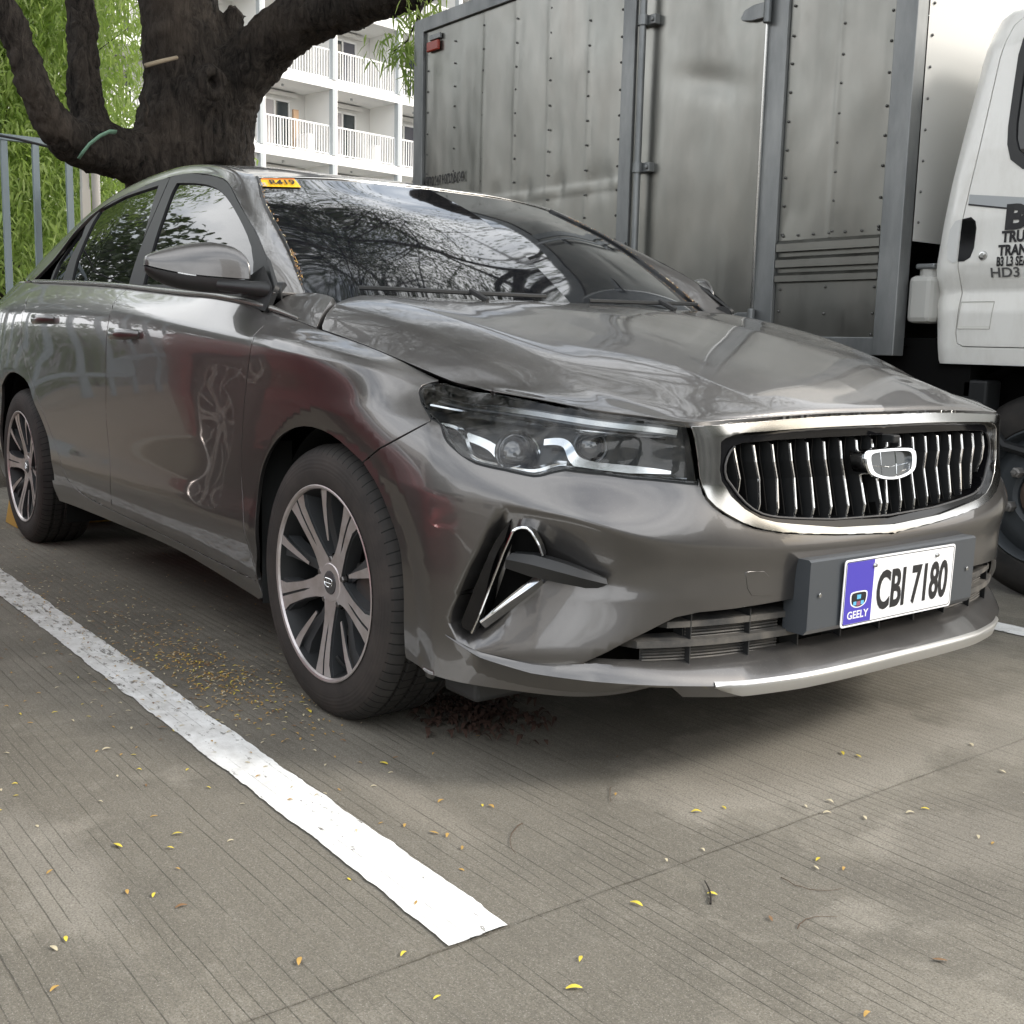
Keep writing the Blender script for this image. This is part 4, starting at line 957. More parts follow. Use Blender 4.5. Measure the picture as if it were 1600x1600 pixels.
tk = Net([[(-2.85, .78, 1.083), (-3.1, .755, 1.085), (-3.42, .63, 1.08), (-3.58, .47, 1.07), (-3.62, .30, 1.07)], [(-2.9, .72, 1.1), (-3.12, .66, 1.105), (-3.38, .5, 1.10), (-3.56, .3, 1.085), (-3.65, .15, 1.075)], [(-2.95, .6, 1.1), (-3.25, .2, 1.112), (-3.4, .1, 1.11), (-3.55, .05, 1.095), (-3.66, 0, 1.07)]])
tk = Net([[(-2.8, .79, 1.08), (-3.1, .75, 1.085), (-3.42, .63, 1.08), (-3.58, .47, 1.07)], [(-2.85, .6, 1.10), (-3.15, .55, 1.11), (-3.45, .42, 1.10), (-3.63, .25, 1.07)], [(-2.9, 0, 1.11), (-3.2, 0, 1.12), (-3.5, 0, 1.11), (-3.665, 0, 1.07)]])
tk.sgn = 1
if tk.Nn(1., 1.)[2] < 0: tk.sgn = -1
panel('trunk_lid', tk, [(0, 2), (0, 1), (0, 0), (1, 0), (2, 0), (3, 0), (3, 1), (3, 2), (2, 2), (1, 2)], M_paint, root, half=True, step=.05, gap=.001)
# the fender's upper corner between mirror, windshield and hood
def corner(sd):
    fc = Net([[tuple(np.array(skin_flat.P(u, 8.))*[1, -1, 1]) for u in (10.98, 10.8, 10.65, 10.55)],
              [(-.335, .80, .978), (-.29, .79, .96), (-.23, .785, .945), (-.165, .785, .935)],
              [(-.345, .735, .992), (-.29, .735, .989), (-.25, .73, .985), (-.205, .735, .977)]])
    fc.sgn = 1
    if fc.Nn(1., 1.)[2] < 0: fc.sgn = -1
    panel('fender_corner', fc, [(0, 0), (1, 0), (2, 0), (3, 0), (3, 1), (3, 2), (2, 2), (1, 2), (0, 2), (0, 1)], M_paint, root, side=sd, step=.02, gap=.0005, depth=.02)
both(corner)
mb = MB(); mb.add([(-.05, -.78, .90), (-.05, .78, .90), (-.42, .78, .93), (-.42, -.78, .93)], [(0, 1, 2, 3)]); mb.build('cowl', M_black, root)
# wipers
def wiper(y0, y1):
    mb = MB(); P = wind.P(np.interp(np.abs(np.linspace(y0, y1, 14)), [0, .3, .56, .74], [0, 1, 2, 3]), np.linspace(.20, .235, 14)); P[:, 1] = np.linspace(y0, y1, 14); P += [.012, 0, .014]
    mb.tube(P, .006, 6); m0 = len(P)//2; mb.tube([P[m0]+(0, 0, .006), P[m0]+(.05, .02, -.02)], .008, 6); mb.build('wiper', M_black, root)
wiper(-.62, -.10); wiper(.05, .62)
# sticker on the glass
uvs = [(2.93, 2.93), (2.12, 2.93), (2.12, 2.66), (2.93, 2.66)]
mb = MB(); st_ = [wind.P(u, v)+wind.Nn(u, v)*.0015 for u, v in uvs]; mb.add(st_, [(0, 1, 2, 3), ]); 
a, b, c, d_ = [np.array(q) for q in st_]; axx = (b-a)/np.linalg.norm(b-a); ayy = (a-d_); ayy -= axx*np.dot(ayy, axx); hgt = np.linalg.norm(ayy); ayy /= hgt; azz = np.cross(axx, ayy); wid = np.linalg.norm(b-a)
if azz[2] < 0: azz = -azz
stk = mb.build('sticker', M_yellow, root)
V, F = text_mesh('R419', hgt*.86, 1.45*wid/.16*.62, .0016, .0001, 'CENTER'); V, F = place_text(V, F, d_+axx*wid*.60+ayy*hgt*.14+azz*.004, axx, ayy, azz); mk('lettering', V, F, M_ink, stk, False)
V, F = text_mesh('LTO', hgt*.26, 1.0, .0006, .0001, 'CENTER'); V, F = place_text(V, F, d_+axx*wid*.10+ayy*hgt*.12+azz*.004, ayy, -axx, azz); mk('small_lettering', V, F, mat('sticker_blue', (.25, .33, .45), .5), stk, False)
mb = MB(); mb.add([tuple(a+azz*.003-ayy*hgt*q+axx*wid*k) for k, q in ((.02, .03), (.98, .03), (.98, .12), (.02, .12))], [(0, 1, 2, 3)]); mb.build('sticker_band', M_orange, stk)

# ---- mirrors
def mirror_part(sd):
    S = [(1.052, -.612, 1.072, 1.052, 1.042, .02), (1.04, -.602, 1.082, 1.048, 1.026, .06), (1.0, -.575, 1.098, 1.038, 1.003, .095), (.955, -.540, 1.112, 1.030, .991, .115), (.905, -.490, 1.119, 1.026, .985, .125), (.870, -.445, 1.108, 1.022, .983, .11), (.852, -.425, 1.085, 1.022, .985, .08), (.848, -.425, 1.06, 1.022, .99, .05)]
    cap = MB(); low = MB(); nA = 13; V = []; W = []
    for (w, x, zt, zs, zb, dp) in S:
        xb_ = x-dp
        for i in range(nA):      # cap: from front seam over the top to the rear
            t_ = math.pi*(i/(nA-1)); cx = (x+xb_)/2; a = dp/2
            V.append((cx+a*(abs(math.cos(t_))**.75)*(1 if math.cos(t_) > 0 else -1), -w, zs+(zt-zs)*abs(math.sin(t_))**.75))
        for i in range(nA):
            t_ = math.pi+math.pi*(i/(nA-1)); cx = (x+xb_)/2; a = dp/2-.003
            W.append((cx+a*(abs(math.cos(t_))**.7)*(1 if math.cos(t_) > 0 else -1), -w, zs-.003-(zs-.003-zb)*abs(math.sin(t_))**.8))
    k = len(S); F = []
    for i in range(k-1):
        for j in range(nA-1): F.append((i*nA+j, i*nA+j+1, (i+1)*nA+j+1, (i+1)*nA+j))
    ends = [tuple(range(nA))[::-1], tuple((k-1)*nA+j for j in range(nA))]
    cap.add(V, [f for f in F]+ends); low.add(W, [f for f in F]+ends)
    arm = MB(); arm.tube([(-.50, -.90, 1.005), (-.44, -.865, 1.0), (-.37, -.835, .995), (-.34, -.80, .99)], [.018, .02, .026, .03], 10, flat=.8)
    sail = MB(); sail.add([(-.335, -.845, .955), (-.50, -.846, .968), (-.50, -.838, 1.02), (-.40, -.826, 1.055), (-.325, -.838, 1.0)], [(0, 1, 2, 3, 4)])
    gl = MB(); gl.add([(S[i][1]-S[i][5]+.004, -S[i][0], z_) for i in range(1, 6) for z_ in (S[i][4]+.012, S[i][2]-.012)], [(i*2, i*2+1, i*2+3, i*2+2) for i in range(4)])
    if sd == 1: cap, low, arm, sail, gl = (mir_mb(q) for q in (cap, low, arm, sail, gl))
    o = split_smooth(cap.build('side_mirror', M_paint, root), 60); bm = bmesh.new(); bm.from_mesh(o.data); bmesh.ops.recalc_face_normals(bm, faces=bm.faces); bm.to_mesh(o.data); bm.free()
    q = split_smooth(low.build('mirror_base', M_black, o), 60); split_smooth(arm.build('mirror_arm', M_black, o), 60); sail.build('mirror_sail', M_frame, o); gl.build('mirror_glass', M_refl, o)
    for ob in (o, q):
        m_ = ob.modifiers.new('s', 'SUBSURF'); m_.levels = m_.render_levels = 1
both(mirror_part)

# ---- wheels
def wheel_meshes():
    ms = {}
    w2 = .1075
    # tyre (axis y, outer face towards -y)
    prof = [(.2225, -.098), (.226, -.104), (.232, -.107), (.252, -.1105), (.272, -.1112), (.290, -.107), (.302, -.1015), (.310, -.095), (.3165, -.086), (.3205, -.076)]
    for y in (-.062, -.024, .016, .056):
        prof += [(.3232, y-.007), (.3232, y-.0062), (.3165, y-.005), (.3165, y+.005), (.3232, y+.0062), (.3232, y+.007)]
    prof += [(.3200, .078), (.310, .095), (.290, .106), (.26, .110), (.232, .104), (.2225, .098)]
    mb = MB(); mb.lathe(prof, 96); V = [(x, y, max(z, -.3152)) for x, y, z in mb.v]; mb.v = V
    ms['tyre'] = (mb, M_tread)
    mb = MB(); mb.lathe([(.2300, -.1075), (.2310, -.1095), (.2285, -.1105), (.2235, -.1085), (.2205, -.103)], 96, mi=0); mb.lathe([(.2205, -.1035), (.214, -.085), (.207, -.06), (.200, .0), (.205, .095)], 72, mi=3); mb.lathe([(.2, .05), (.16, .055), (.06, .055), (.0, .055)], 48, mi=2)
    yo = -.100
    def face(pts, y, mi, depth=.004, side_mi=1, back=0.03, shrink=.0):
        n = len(pts); a = sum((pts[i][0]*pts[(i+1) % n][1]-pts[(i+1) % n][0]*pts[i][1]) for i in range(n))
        if a < 0: pts = pts[::-1]
        yy = y if callable(y) else (lambda r: y)
        V = [(p[0], yy(math.hypot(*p)), p[1]) for p in pts]+[(p[0], yy(math.hypot(*p))+back, p[1]) for p in pts]
        mb.add(V[:n], [tuple(range(n))], mi); mb.add(V, [(i, n+i, n+(i+1) % n, (i+1) % n) for i in range(n)], side_mi)
    yface = lambda r: -.084-.019*ss(.04, .215, r)+.006*ss(.05, .02, r)
    for k in range(5):
        th = R_(90+36+72*k); c, s_ = math.cos(th), math.sin(th)
        def T(r, o): return (c*r-s_*o, s_*r+c*o)
        # main arm: two machined strips with a dark groove between
        for sg in (-1, 1):
            st_in = [(.040, .0), (.075, .0)] ; 
            inner = [(r, sg*float(np.interp(r, [.04, .095, .12, .2215], [0, 0, .0028, .0034]))) for r in (.038, .07, .095, .12, .15, .185, .2215)]
            outr = [(r, sg*float(np.interp(r, [.038, .055, .08, .12, .19, .2215], [.030, .0265, .0215, .0205, .027, .039]))) for r in (.2215, .19, .15, .12, .095, .075, .055, .038)]
            face([T(*p) for p in inner+outr], yface, 0, back=.006)
        g = [(.09, 0), (.12, .0036), (.2215, .0046), (.2215, -.0046), (.12, -.0036)]
        face([T(*p) for p in g], lambda r: yface(r)+.004, 1, back=.01)
        # arm body behind
        body = [(.05, .030), (.08, .024), (.12, .0225), (.17, .027), (.2205, .043), (.2205, -.043), (.17, -.027), (.12, -.0225), (.08, -.024), (.05, -.030)]
        face([T(*p) for p in body], lambda r: yface(r)+.006, 1, back=.035)
        # secondary twisted blade between the arms
        th2 = th+R_(36); c2, s2_ = math.cos(th2), math.sin(th2)
        def T2(r, o): return (c2*r-s2_*o, s2_*r+c2*o)
        face([T2(*p) for p in [(.100, -.003), (.15, -.009), (.185, -.013), (.2215, -.017), (.2215, .008), (.185, .006), (.15, .006), (.100, .005)]], yface, 0, back=.004)
        blade = [(.06, .012), (.10, .016), (.14, .020), (.18, .026), (.2205, .040), (.2205, -.018), (.185, -.013), (.15, -.009), (.11, -.006), (.06, -.012)]
        face([T2(*p) for p in blade], lambda r: yface(r)+.012+.010*ss(.2, .08, r), 1, back=.03)
        # ventilation pocket edge near hub
        hp = [T2(.057+.013*math.cos(a_), .013*math.sin(a_)) for a_ in np.linspace(0, 2*math.pi, 15)[:-1]]; face(hp, -.074, 2, back=.02, side_mi=1)
    mb.lathe([(.0280, -.0850), (.0440, -.0850), (.047, -.0830)], 40, mi=0); hub = [(.046*math.cos(a_), .046*math.sin(a_)) for a_ in np.linspace(0, 2*math.pi, 33)[:-1]]; face(hub, -.0775, 1, back=.03)
    ms['wheel'] = (mb, [M_mach, M_alloy, M_dark, M_barrel])
    mb = MB(); mb.lathe([(0, -.0905), (.020, -.0895), (.0265, -.087), (.0280, -.082), (.0280, -.07)], 36); ms['hub_cap'] = (mb, M_hub)
    mb = MB()
    o1 = [(p[0]*.20, p[1]*.30) for p in shield(1)+shield(1)[:1]]; mb.tube([(a_, -.0900, b_) for a_, b_ in o1], .0010, 4)
    mb.tube([(-.0055, -.0905, .009), (-.0055, -.0905, -.008)], .0007, 4); mb.tube([(.0055, -.0905, .009), (.0055, -.0905, -.008)], .0007, 4); mb.tube([(-.015, -.0905, 0), (.015, -.0905, 0)], .0007, 4)
    ms['hub_emblem'] = (mb, M_chrome)
    mb = MB()
    for k in range(5):
        a_ = R_(90+72*k); c_ = (.0555*math.cos(a_), 0, .0555*math.sin(a_)); mb.lathe([(0, -.086), (.0062, -.0855), (.0085, -.083), (.0095, -.074), (.0095, -.06)], 6, c=c_)
    ms['lug_nut'] = (mb, M_disc)
    mb = MB(); mb.lathe([(.06, -.03), (.138, -.03), (.138, -.008), (.06, -.008)], 60); mb.lathe([(.0, -.045), (.065, -.045), (.068, -.03)], 40)
    mb.box((.075, -.062, -.055), (.15, .0, .06), 0, .01); ms['brake_disc'] = (mb, M_disc)
    mb = MB(); mb.tube([(.06, -.07, -.195), (.052, -.085, -.178), (.045, -.092, -.165)], .0045, 8); ms['valve_stem'] = (mb, M_black)
    return ms
M_tread = mat('tyre_rubber_tread', (.03, .026, .024), .75, 0, .3)
t = NT(M_tread); co = t.obj(); sx = t.n('SeparateXYZ'); t.l(co, sx.inputs[0])
ang = t.math('ARCTAN2', sx.outputs[2], sx.outputs[0]); rad = t.math('SQRT', t.math('ADD', t.math('MULTIPLY', sx.outputs[0], sx.outputs[0]), t.math('MULTIPLY', sx.outputs[2], sx.outputs[2])))
shear_ = t.math('MULTIPLY', t.math('ABSOLUTE', sx.outputs[1]), 26.)
lat = t.math('SINE', t.math('ADD', t.math('MULTIPLY', ang, 78.), shear_)); on_t = t.math('MULTIPLY', t.math('GREATER_THAN', rad, .300), t.math('LESS_THAN', rad, .4))
sip = t.math('MULTIPLY', t.math('GREATER_THAN', lat, .93), on_t)
f = t.ramp(t.noise(co, 11, 8, .65), [(.3, 0.), (.75, 1.)])
sidewall = t.math('LESS_THAN', rad, .305)
t.set('Base Color', t.mix(sip, t.mix(sidewall, t.mix(f, (.022, .021, .021), (.045, .042, .038)), t.mix(f, (.024, .022, .021), (.052, .044, .040))), (.006, .006, .006)))
b1 = t.bump(t.math('SUBTRACT', 1, sip), 1.0, .006); rings = t.math('SINE', t.math('MULTIPLY', rad, 700.)); rr2 = t.math('MULTIPLY', rings, t.math('MULTIPLY', sidewall, t.math('GREATER_THAN', rad, .262)))
t.set('Normal', t.bump(rr2, .25, .0008, b1))
WM = wheel_meshes(); wheel_src = {}
def make_wheel(x, y, rz, spin):
    w = None
    for nm in ('wheel', 'tyre', 'hub_cap', 'hub_emblem', 'lug_nut', 'brake_disc', 'valve_stem'):
        mb, mm = WM[nm]
        if nm not in wheel_src:
            o = mb.build(nm, mm, None); bmx = bmesh.new(); bmx.from_mesh(o.data)
            if nm in ('tyre', 'hub_cap', 'brake_disc', 'hub_emblem', 'valve_stem', 'lug_nut'): bmesh.ops.recalc_face_normals(bmx, faces=bmx.faces)
            bmx.to_mesh(o.data); bmx.free(); split_smooth(o, 28); wheel_src[nm] = o.data
        else: o = bpy.data.objects.new(nm, wheel_src[nm]); col.objects.link(o)
        if nm == 'wheel':
            o.parent = root; o.location = Vector((x, y, .315))-Vector(root.location); o.rotation_euler = (0, 0, rz); w = o
            o.rotation_euler = (Matrix.Rotation(rz, 4, 'Z')@Matrix.Rotation(spin, 4, 'Y')).to_euler()
        else:
            o.parent = w
            if nm in ('tyre', 'brake_disc'): o.rotation_euler = (0, -spin, 0)
    return w
make_wheel(0, -.768, R_(.5), 0); make_wheel(-2.65, -.768, 0, R_(20)); make_wheel(0, .768, math.pi, R_(10)); make_wheel(-2.65, .768, math.pi, R_(50))
# wheel liners and dark underside
for sd in (-1, 1):
    for cx, r in ((.055, .372), (-2.56, .44)):
        mb = MB(); V = []; F = []; n = 40
        for i in range(n):
            th = R_(-24+228*i/(n-1)); 
            for w in (.842, .52): V.append((cx+r*math.cos(th), sd*w, .325+r*math.sin(th)))
        for i in range(n-1): F.append((i*2, i*2+1, i*2+3, i*2+2))
        mb.add(V, F); mb.add([(cx+r*math.cos(R_(a)), sd*.52, .325+r*math.sin(R_(a))) for a in range(-24, 205, 12)], [tuple(range(20))])
        mb.build('wheel_liner', M_liner, root)
    mb = MB()
    P = [(-.335, .868, .20), (-.335, .868, .62), (-.30, .80, .62), (-.30, .80, .2)]
    mb.add([(x, sd*y, z) for x, y, z in P], [(0, 1, 2, 3)]); mb.build('liner_edge', M_liner, root)
mb = MB()
mb.box((-.30, -.51, .24), (.80, .51, .60)); mb.box((-2.1, -.80, .245), (-.36, .80, .90)); mb.box((-3.55, -.50, .27), (-2.1, .50, .9)); mb.box((.34, -.66, .232), (.66, .66, .55)); mb.box((-2.2, -.55, .9), (-.95, .55, 1.15))
mb.build('underbody', M_dark, root)
mb = MB(); mb.box((.40, -.80, .155), (.52, -.62, .215), 0, .01); mb.build('air_deflector', M_black, root); mb = MB(); mb.box((.40, .62, .155), (.52, .80, .215), 0, .01); mb.build('air_deflector', M_black, root)
# ================================================================ ENVIRONMENT MATERIALS
def groove_mask(t, co, thr=.575):
    sx = t.n('SeparateXYZ'); t.l(co, sx.inputs[0])
    wob = t.math('MULTIPLY', t.math('SUBTRACT', t.noise(co, 5, 4, .55, 0, (.03, .9, 1)), .5), 2.6)
    wob2 = t.math('MULTIPLY', t.math('SUBTRACT', t.noise(co, 9, 3, .6, 0, (.45, 1.2, 1)), .5), .32)
    yy = t.math('ADD', t.math('ADD', t.math('MULTIPLY', sx.outputs[1], 38.), wob), wob2)
    fr = t.math('ABSOLUTE', t.math('SUBTRACT', t.math('FRACT', yy), .5))
    jag = t.math('MULTIPLY', t.noise(co, 150, 3, .75, 0, (.7, 1, 1)), .10)
    line = t.ramp(t.math('ADD', fr, jag), [(.065, 1.), (.10, 0.)])
    m1 = t.noise(co, 1.0, 5, .75, 0, (1.6, 48, 1)); m2 = t.noise(co, 1.0, 4, .6, 0, (2.4, 7, 1)); m3 = t.noise(co, 38, 3, .7)
    msk = t.ramp(t.math('ADD', t.math('ADD', t.math('MULTIPLY', m1, .55), t.math('MULTIPLY', m2, .45)), t.math('MULTIPLY', m3, .12)), [(thr-.035, 0.), (thr+.03, 1.)])
    patch = t.ramp(t.noise(co, .8, 3, .5), [(.34, .35), (.55, 1.)])
    return t.math('MULTIPLY', t.math('MULTIPLY', line, msk), patch), fr
def concrete(name, grooves=True, k=1.0):
    m = mat(name, (.2, .19, .17), .85, 0, .3); t = NT(m); co = t.obj()
    blot = t.noise(co, .9, 7, .6, .6); fine = t.noise(co, 260, 3, .7); mid = t.noise(co, 22, 6, .7); big = t.noise(co, .35, 3, .5)
    c = t.mix(t.ramp(blot, [(.36, 0.), (.62, 1.)]), (.165*k, .152*k, .124*k), (.255*k, .236*k, .196*k))
    c = t.mix(t.math('MULTIPLY', t.ramp(mid, [(.52, 0.), (.72, 1.)]), .45), c, (.31*k, .292*k, .252*k))
    c = t.mix(t.math('MULTIPLY', t.ramp(t.noise(co, 7, 8, .7), [(.5, 0.), (.68, 1.)]), .35), c, (.10*k, .095*k, .082*k))
    wet = t.ramp(t.noise(co, .55, 11, .62, .3), [(.49, 0.), (.515, 1.)]); c = t.mix(t.math('MULTIPLY', wet, .42), c, (.095*k, .088*k, .072*k)); dry = t.ramp(t.noise(co, 1.1, 11, .65, .2, (1, 1.3, 1)), [(.57, 0.), (.62, 1.)]); c = t.mix(t.math('MULTIPLY', dry, .40), c, (.36*k, .335*k, .285*k))
    sxy = t.n('SeparateXYZ'); t.l(co, sxy.inputs[0]); edge_n = t.math('MULTIPLY', t.math('SUBTRACT', t.noise(co, 5, 9, .68), .5), 1.7)
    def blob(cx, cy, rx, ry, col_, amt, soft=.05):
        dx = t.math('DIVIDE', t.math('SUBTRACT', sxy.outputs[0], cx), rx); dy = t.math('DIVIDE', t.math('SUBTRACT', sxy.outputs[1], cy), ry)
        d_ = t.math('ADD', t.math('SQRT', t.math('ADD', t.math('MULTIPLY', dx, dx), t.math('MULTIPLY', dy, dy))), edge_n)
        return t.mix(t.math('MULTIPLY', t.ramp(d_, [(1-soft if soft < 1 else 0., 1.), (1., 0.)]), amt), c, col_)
    if grooves:
        jd = t.math('ABSOLUTE', t.math('SUBTRACT', sxy.outputs[0], 1.0337)); jn = t.math('MULTIPLY', t.noise(co, 60, 6, .7), .022)
        c = t.mix(t.math('MULTIPLY', t.ramp(t.math('SUBTRACT', jd, t.math('SUBTRACT', jn, .0085)), [(.0, 1.), (.0025, 0.)]), .38), c, (.07, .063, .053))
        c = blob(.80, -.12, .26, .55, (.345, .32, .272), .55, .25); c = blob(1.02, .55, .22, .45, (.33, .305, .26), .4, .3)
        c = blob(-.9, -1.0, 1.5, .28, (.075, .066, .052), .55, .7); c = blob(-1.2, -1.55, 1.3, .22, (.08, .072, .058), .45, .7); c = blob(1.35, -.1, .28, .45, (.115, .105, .088), .45, .3); c = blob(.45, -1.62, .42, .09, (.33, .31, .27), .4, .6); c = blob(.5, -.98, .35, .07, (.34, .31, .26), .35, .6)  # first two paint car and tree shade into the concrete colour; others stain it
    c = t.mix(t.math('MULTIPLY', t.ramp(fine, [(.36, 1.), (.56, 0.)]), .62), c, (.075, .069, .058))
    c = t.mix(t.math('MULTIPLY', t.ramp(t.noise(co, 120, 4, .75), [(.52, 0.), (.70, 1.)]), .35), c, (.33, .31, .27))
    c = t.mix(t.math('MULTIPLY', t.ramp(t.noise(co, 420, 2, .6), [(.60, 0.), (.70, 1.)]), .5), c, (.50, .48, .43))
    h = t.math('MULTIPLY', t.noise(co, 160, 4, .7), .35)
    if grooves:
        gl, fr = groove_mask(t, co)
        soft = t.math('MULTIPLY', t.math('SUBTRACT', .5, fr), .45)
        c = t.mix(t.math('MULTIPLY', gl, .60), c, (.05, .045, .037))
        h = t.math('SUBTRACT', t.math('SUBTRACT', h, t.math('MULTIPLY', gl, 1.2)), soft)
    t.set('Base Color', c); t.set('Normal', t.bump(h, .55, .006)); return m
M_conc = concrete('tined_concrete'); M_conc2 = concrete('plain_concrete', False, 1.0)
M_stripe = mat('worn_white_paint', (.8, .8, .78), .6); t = NT(M_stripe); co = t.obj()
sx = t.n('SeparateXYZ'); t.l(co, sx.inputs[0])
age = t.math('MULTIPLY', t.math('SUBTRACT', .55, sx.outputs[0]), .022)
wear = t.math('ADD', t.math('ADD', t.math('MULTIPLY', t.noise(co, 70, 6, .75, 0, (.35, 1, 1)), .75), t.math('MULTIPLY', t.noise(co, 6, 4, .6), .22)), age)
gl_, fr_ = groove_mask(t, co, .60); wf = t.math('MAXIMUM', t.ramp(wear, [(.565, 0.), (.60, 1.)]), t.math('MULTIPLY', gl_, .8)); dirt = t.ramp(t.math('ADD', t.noise(co, 14, 7, .7), t.math('MULTIPLY', age, 5.0)), [(.42, 0.), (.85, 1.)])
t.set('Base Color', t.mix(wf, t.mix(t.math('MULTIPLY', dirt, .8), (.86, .87, .86), (.38, .37, .34)), (.17, .16, .14)))
t.set('Normal', t.bump(t.math('SUBTRACT', t.noise(co, 160, 4, .7), wf), .4, .003))
M_soil = mat('paver_soil', (.16, .13, .10), .95)
M_asph = mat('asphalt', (.06, .06, .058), .9); t = NT(M_asph); t.set('Base Color', t.mix(t.noise(t.obj(), 3, 8, .7), (.045, .045, .044), (.085, .083, .078)))
M_steel = mat('weathered_aluminium', (.42, .41, .37), .34, 1); t = NT(M_steel); co = t.obj()
f1 = t.ramp(t.noise(co, 1.6, 5, .6, 1.2, (1, 1, .6)), [(.3, 0.), (.7, 1.)]); f2 = t.noise(co, 30, 6, .6, 0, (1, 1, .04)); f3 = t.math('MULTIPLY', t.ramp(t.noise(co, 5, 8, .6, .3, (1, 1, .5)), [(.4, 0.), (.85, 1.)]), .45)
t.set('Base Color', t.mix(f3, t.mix(f1, (.235, .24, .225), (.29, .285, .265)), (.20, .195, .175))); t.set('Roughness', t.math('ADD', t.math('MULTIPLY', f3, .20), t.math('ADD', .27, t.math('MULTIPLY', f2, .10))))
t.set('Metallic', t.math('SUBTRACT', 1.0, t.math('MULTIPLY', f3, .35)))
M_post = mat('galvanised_post', (.22, .24, .25), .45, .75); t = NT(M_post); t.set('Base Color', t.mix(t.ramp(t.noise(t.obj(), 6, 7, .65, 0, (1, 1, .3)), [(.3, 0.), (.75, 1.)]), (.15, .16, .165), (.30, .31, .31)))
M_rivet = mat('rivet', (.12, .12, .115), .4, .7)
M_cab = mat('white_cab_paint', (.74, .74, .71), .28, 0, .5, .6, .05); t = NT(M_cab); co = t.obj()
g = t.ramp(t.noise(co, 12, 8, .7, 0, (1, 1, .35)), [(.45, 0.), (.95, 1.)]); t.set('Base Color', t.mix(t.math('MULTIPLY', g, .5), (.75, .75, .72), (.42, .40, .35)))
M_bark = mat('dark_bark', (.05, .04, .033), .9, 0, .2); t = NT(M_bark); co = t.obj()
b1_ = t.noise(co, 15, 9, .75, 1.2, (1, 1, .28)); b2_ = t.noise(co, 60, 6, .7, .4, (1, 1, .22)); b3_ = t.noise(co, 1.6, 4, .5)
c = t.mix(t.ramp(b1_, [(.36, 0.), (.66, 1.)]), (.008, .0075, .007), (.085, .072, .062)); c = t.mix(t.math('MULTIPLY', t.ramp(b3_, [(.5, 0.), (.72, 1.)]), .5), c, (.15, .12, .095))
c = t.mix(t.math('MULTIPLY', t.ramp(b2_, [(.6, 0.), (.74, 1.)]), .4), c, (.17, .14, .115)); t.set('Base Color', c)
t.set('Normal', t.bump(t.math('ADD', b1_, t.math('MULTIPLY', b2_, .4)), 1.0, .05))
M_cut = mat('healed_bark', (.055, .038, .030), .9); M_wood = mat('weathered_wood', (.30, .25, .18), .8); M_green = mat('green_strap', (.16, .30, .22), .6)
def leafmat(name, a, b, tr=.45):
    m = bpy.data.materials.new(name); m.use_nodes = True; t = NT(m); o = t.t.nodes['Material Output']; co = t.obj()
    c = t.mix(t.ramp(t.noise(co, 2.2, 5, .7), [(.33, 0.), (.66, 1.)]), a, b)
    t.set('Base Color', c); t.b.inputs['Roughness'].default_value = .5
    tl = t.n('BsdfTranslucent'); t.l(t.mix(.35, c, (.35, .5, .05)), tl.inputs[0]); ms = t.n('MixShader'); ms.inputs[0].default_value = tr
    t.l(t.b.outputs[0], ms.inputs[1]); t.l(tl.outputs[0], ms.inputs[2]); t.l(ms.outputs[0], o.inputs[0]); return m
M_leaf = leafmat('narrow_leaf', (.17, .27, .07), (.42, .52, .18), .6); M_leaf2 = leafmat('canopy_leaf', (.022, .036, .014), (.045, .065, .025), .15); M_hedge = leafmat('hedge_leaf', (.03, .08, .015), (.10, .18, .04), .3)
M_fence = mat('fence_grey_blue', (.20, .25, .28), .5); M_wall = mat('white_render', (.80, .80, .78), .8); M_walls = mat('balcony_inner', (.72, .71, .68), .85)
M_col = mat('grey_column', (.42, .45, .46), .6); M_rail = mat('white_railing', (.82, .82, .81), .5); M_win = mat('window_pane', (.04, .05, .055), .06, 0, .8); M_curt = mat('curtain', (.45, .43, .44), .9); M_curt2 = mat('curtain_dark', (.12, .12, .14), .9)
M_brown = mat('cardboard', (.36, .24, .15), .8)

# ================================================================ GROUND
mb = MB(); mb.add([(-400, -400, -.05), (400, -400, -.05), (400, 400, -.05), (-400, 400, -.05)], [(0, 1, 2, 3)]); ground = mb.build('ground', M_asph, None, kind='structure')
def slab_(x0, x1, y0, y1, nm='concrete_slab'):
    mb = MB(); n = 1500; rg = np.random.default_rng(int(abs(x0*10)+abs(y0*3)))
    V = []
    ys_ = np.linspace(y0, y1, n); kern = np.exp(-np.arange(-4, 5)**2/4.); J = np.convolve(rg.standard_normal(n), kern/kern.sum(), 'same')*.0022+rg.standard_normal(n)*.0007
    a = [(x0+(J[i] if x0 > -4 else 0), y, 0) for i, y in enumerate(ys_)]; b = [(x1+(J[i] if x1 < 5 else 0), y, 0) for i, y in enumerate(ys_)]
    for p, q in zip(a, b): V += [(p[0], p[1], -.04), p, q, (q[0], q[1], -.04)]
    F = []
    for i in range(n-1):
        for j in range(3): F.append((i*4+j, i*4+j+1, (i+1)*4+j+1, (i+1)*4+j))
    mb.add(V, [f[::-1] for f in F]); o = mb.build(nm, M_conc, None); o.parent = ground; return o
for y0, y1 in ((-10, -1.155), (-1.152, 3.85), (3.855, 12)):
    for x0, x1 in ((-4.44, 1.0310), (1.0345, 6.2)): pass
slab_(-4.44, 1.0325, -14, 14); slab_(1.0350, 7.2, -14, 14)
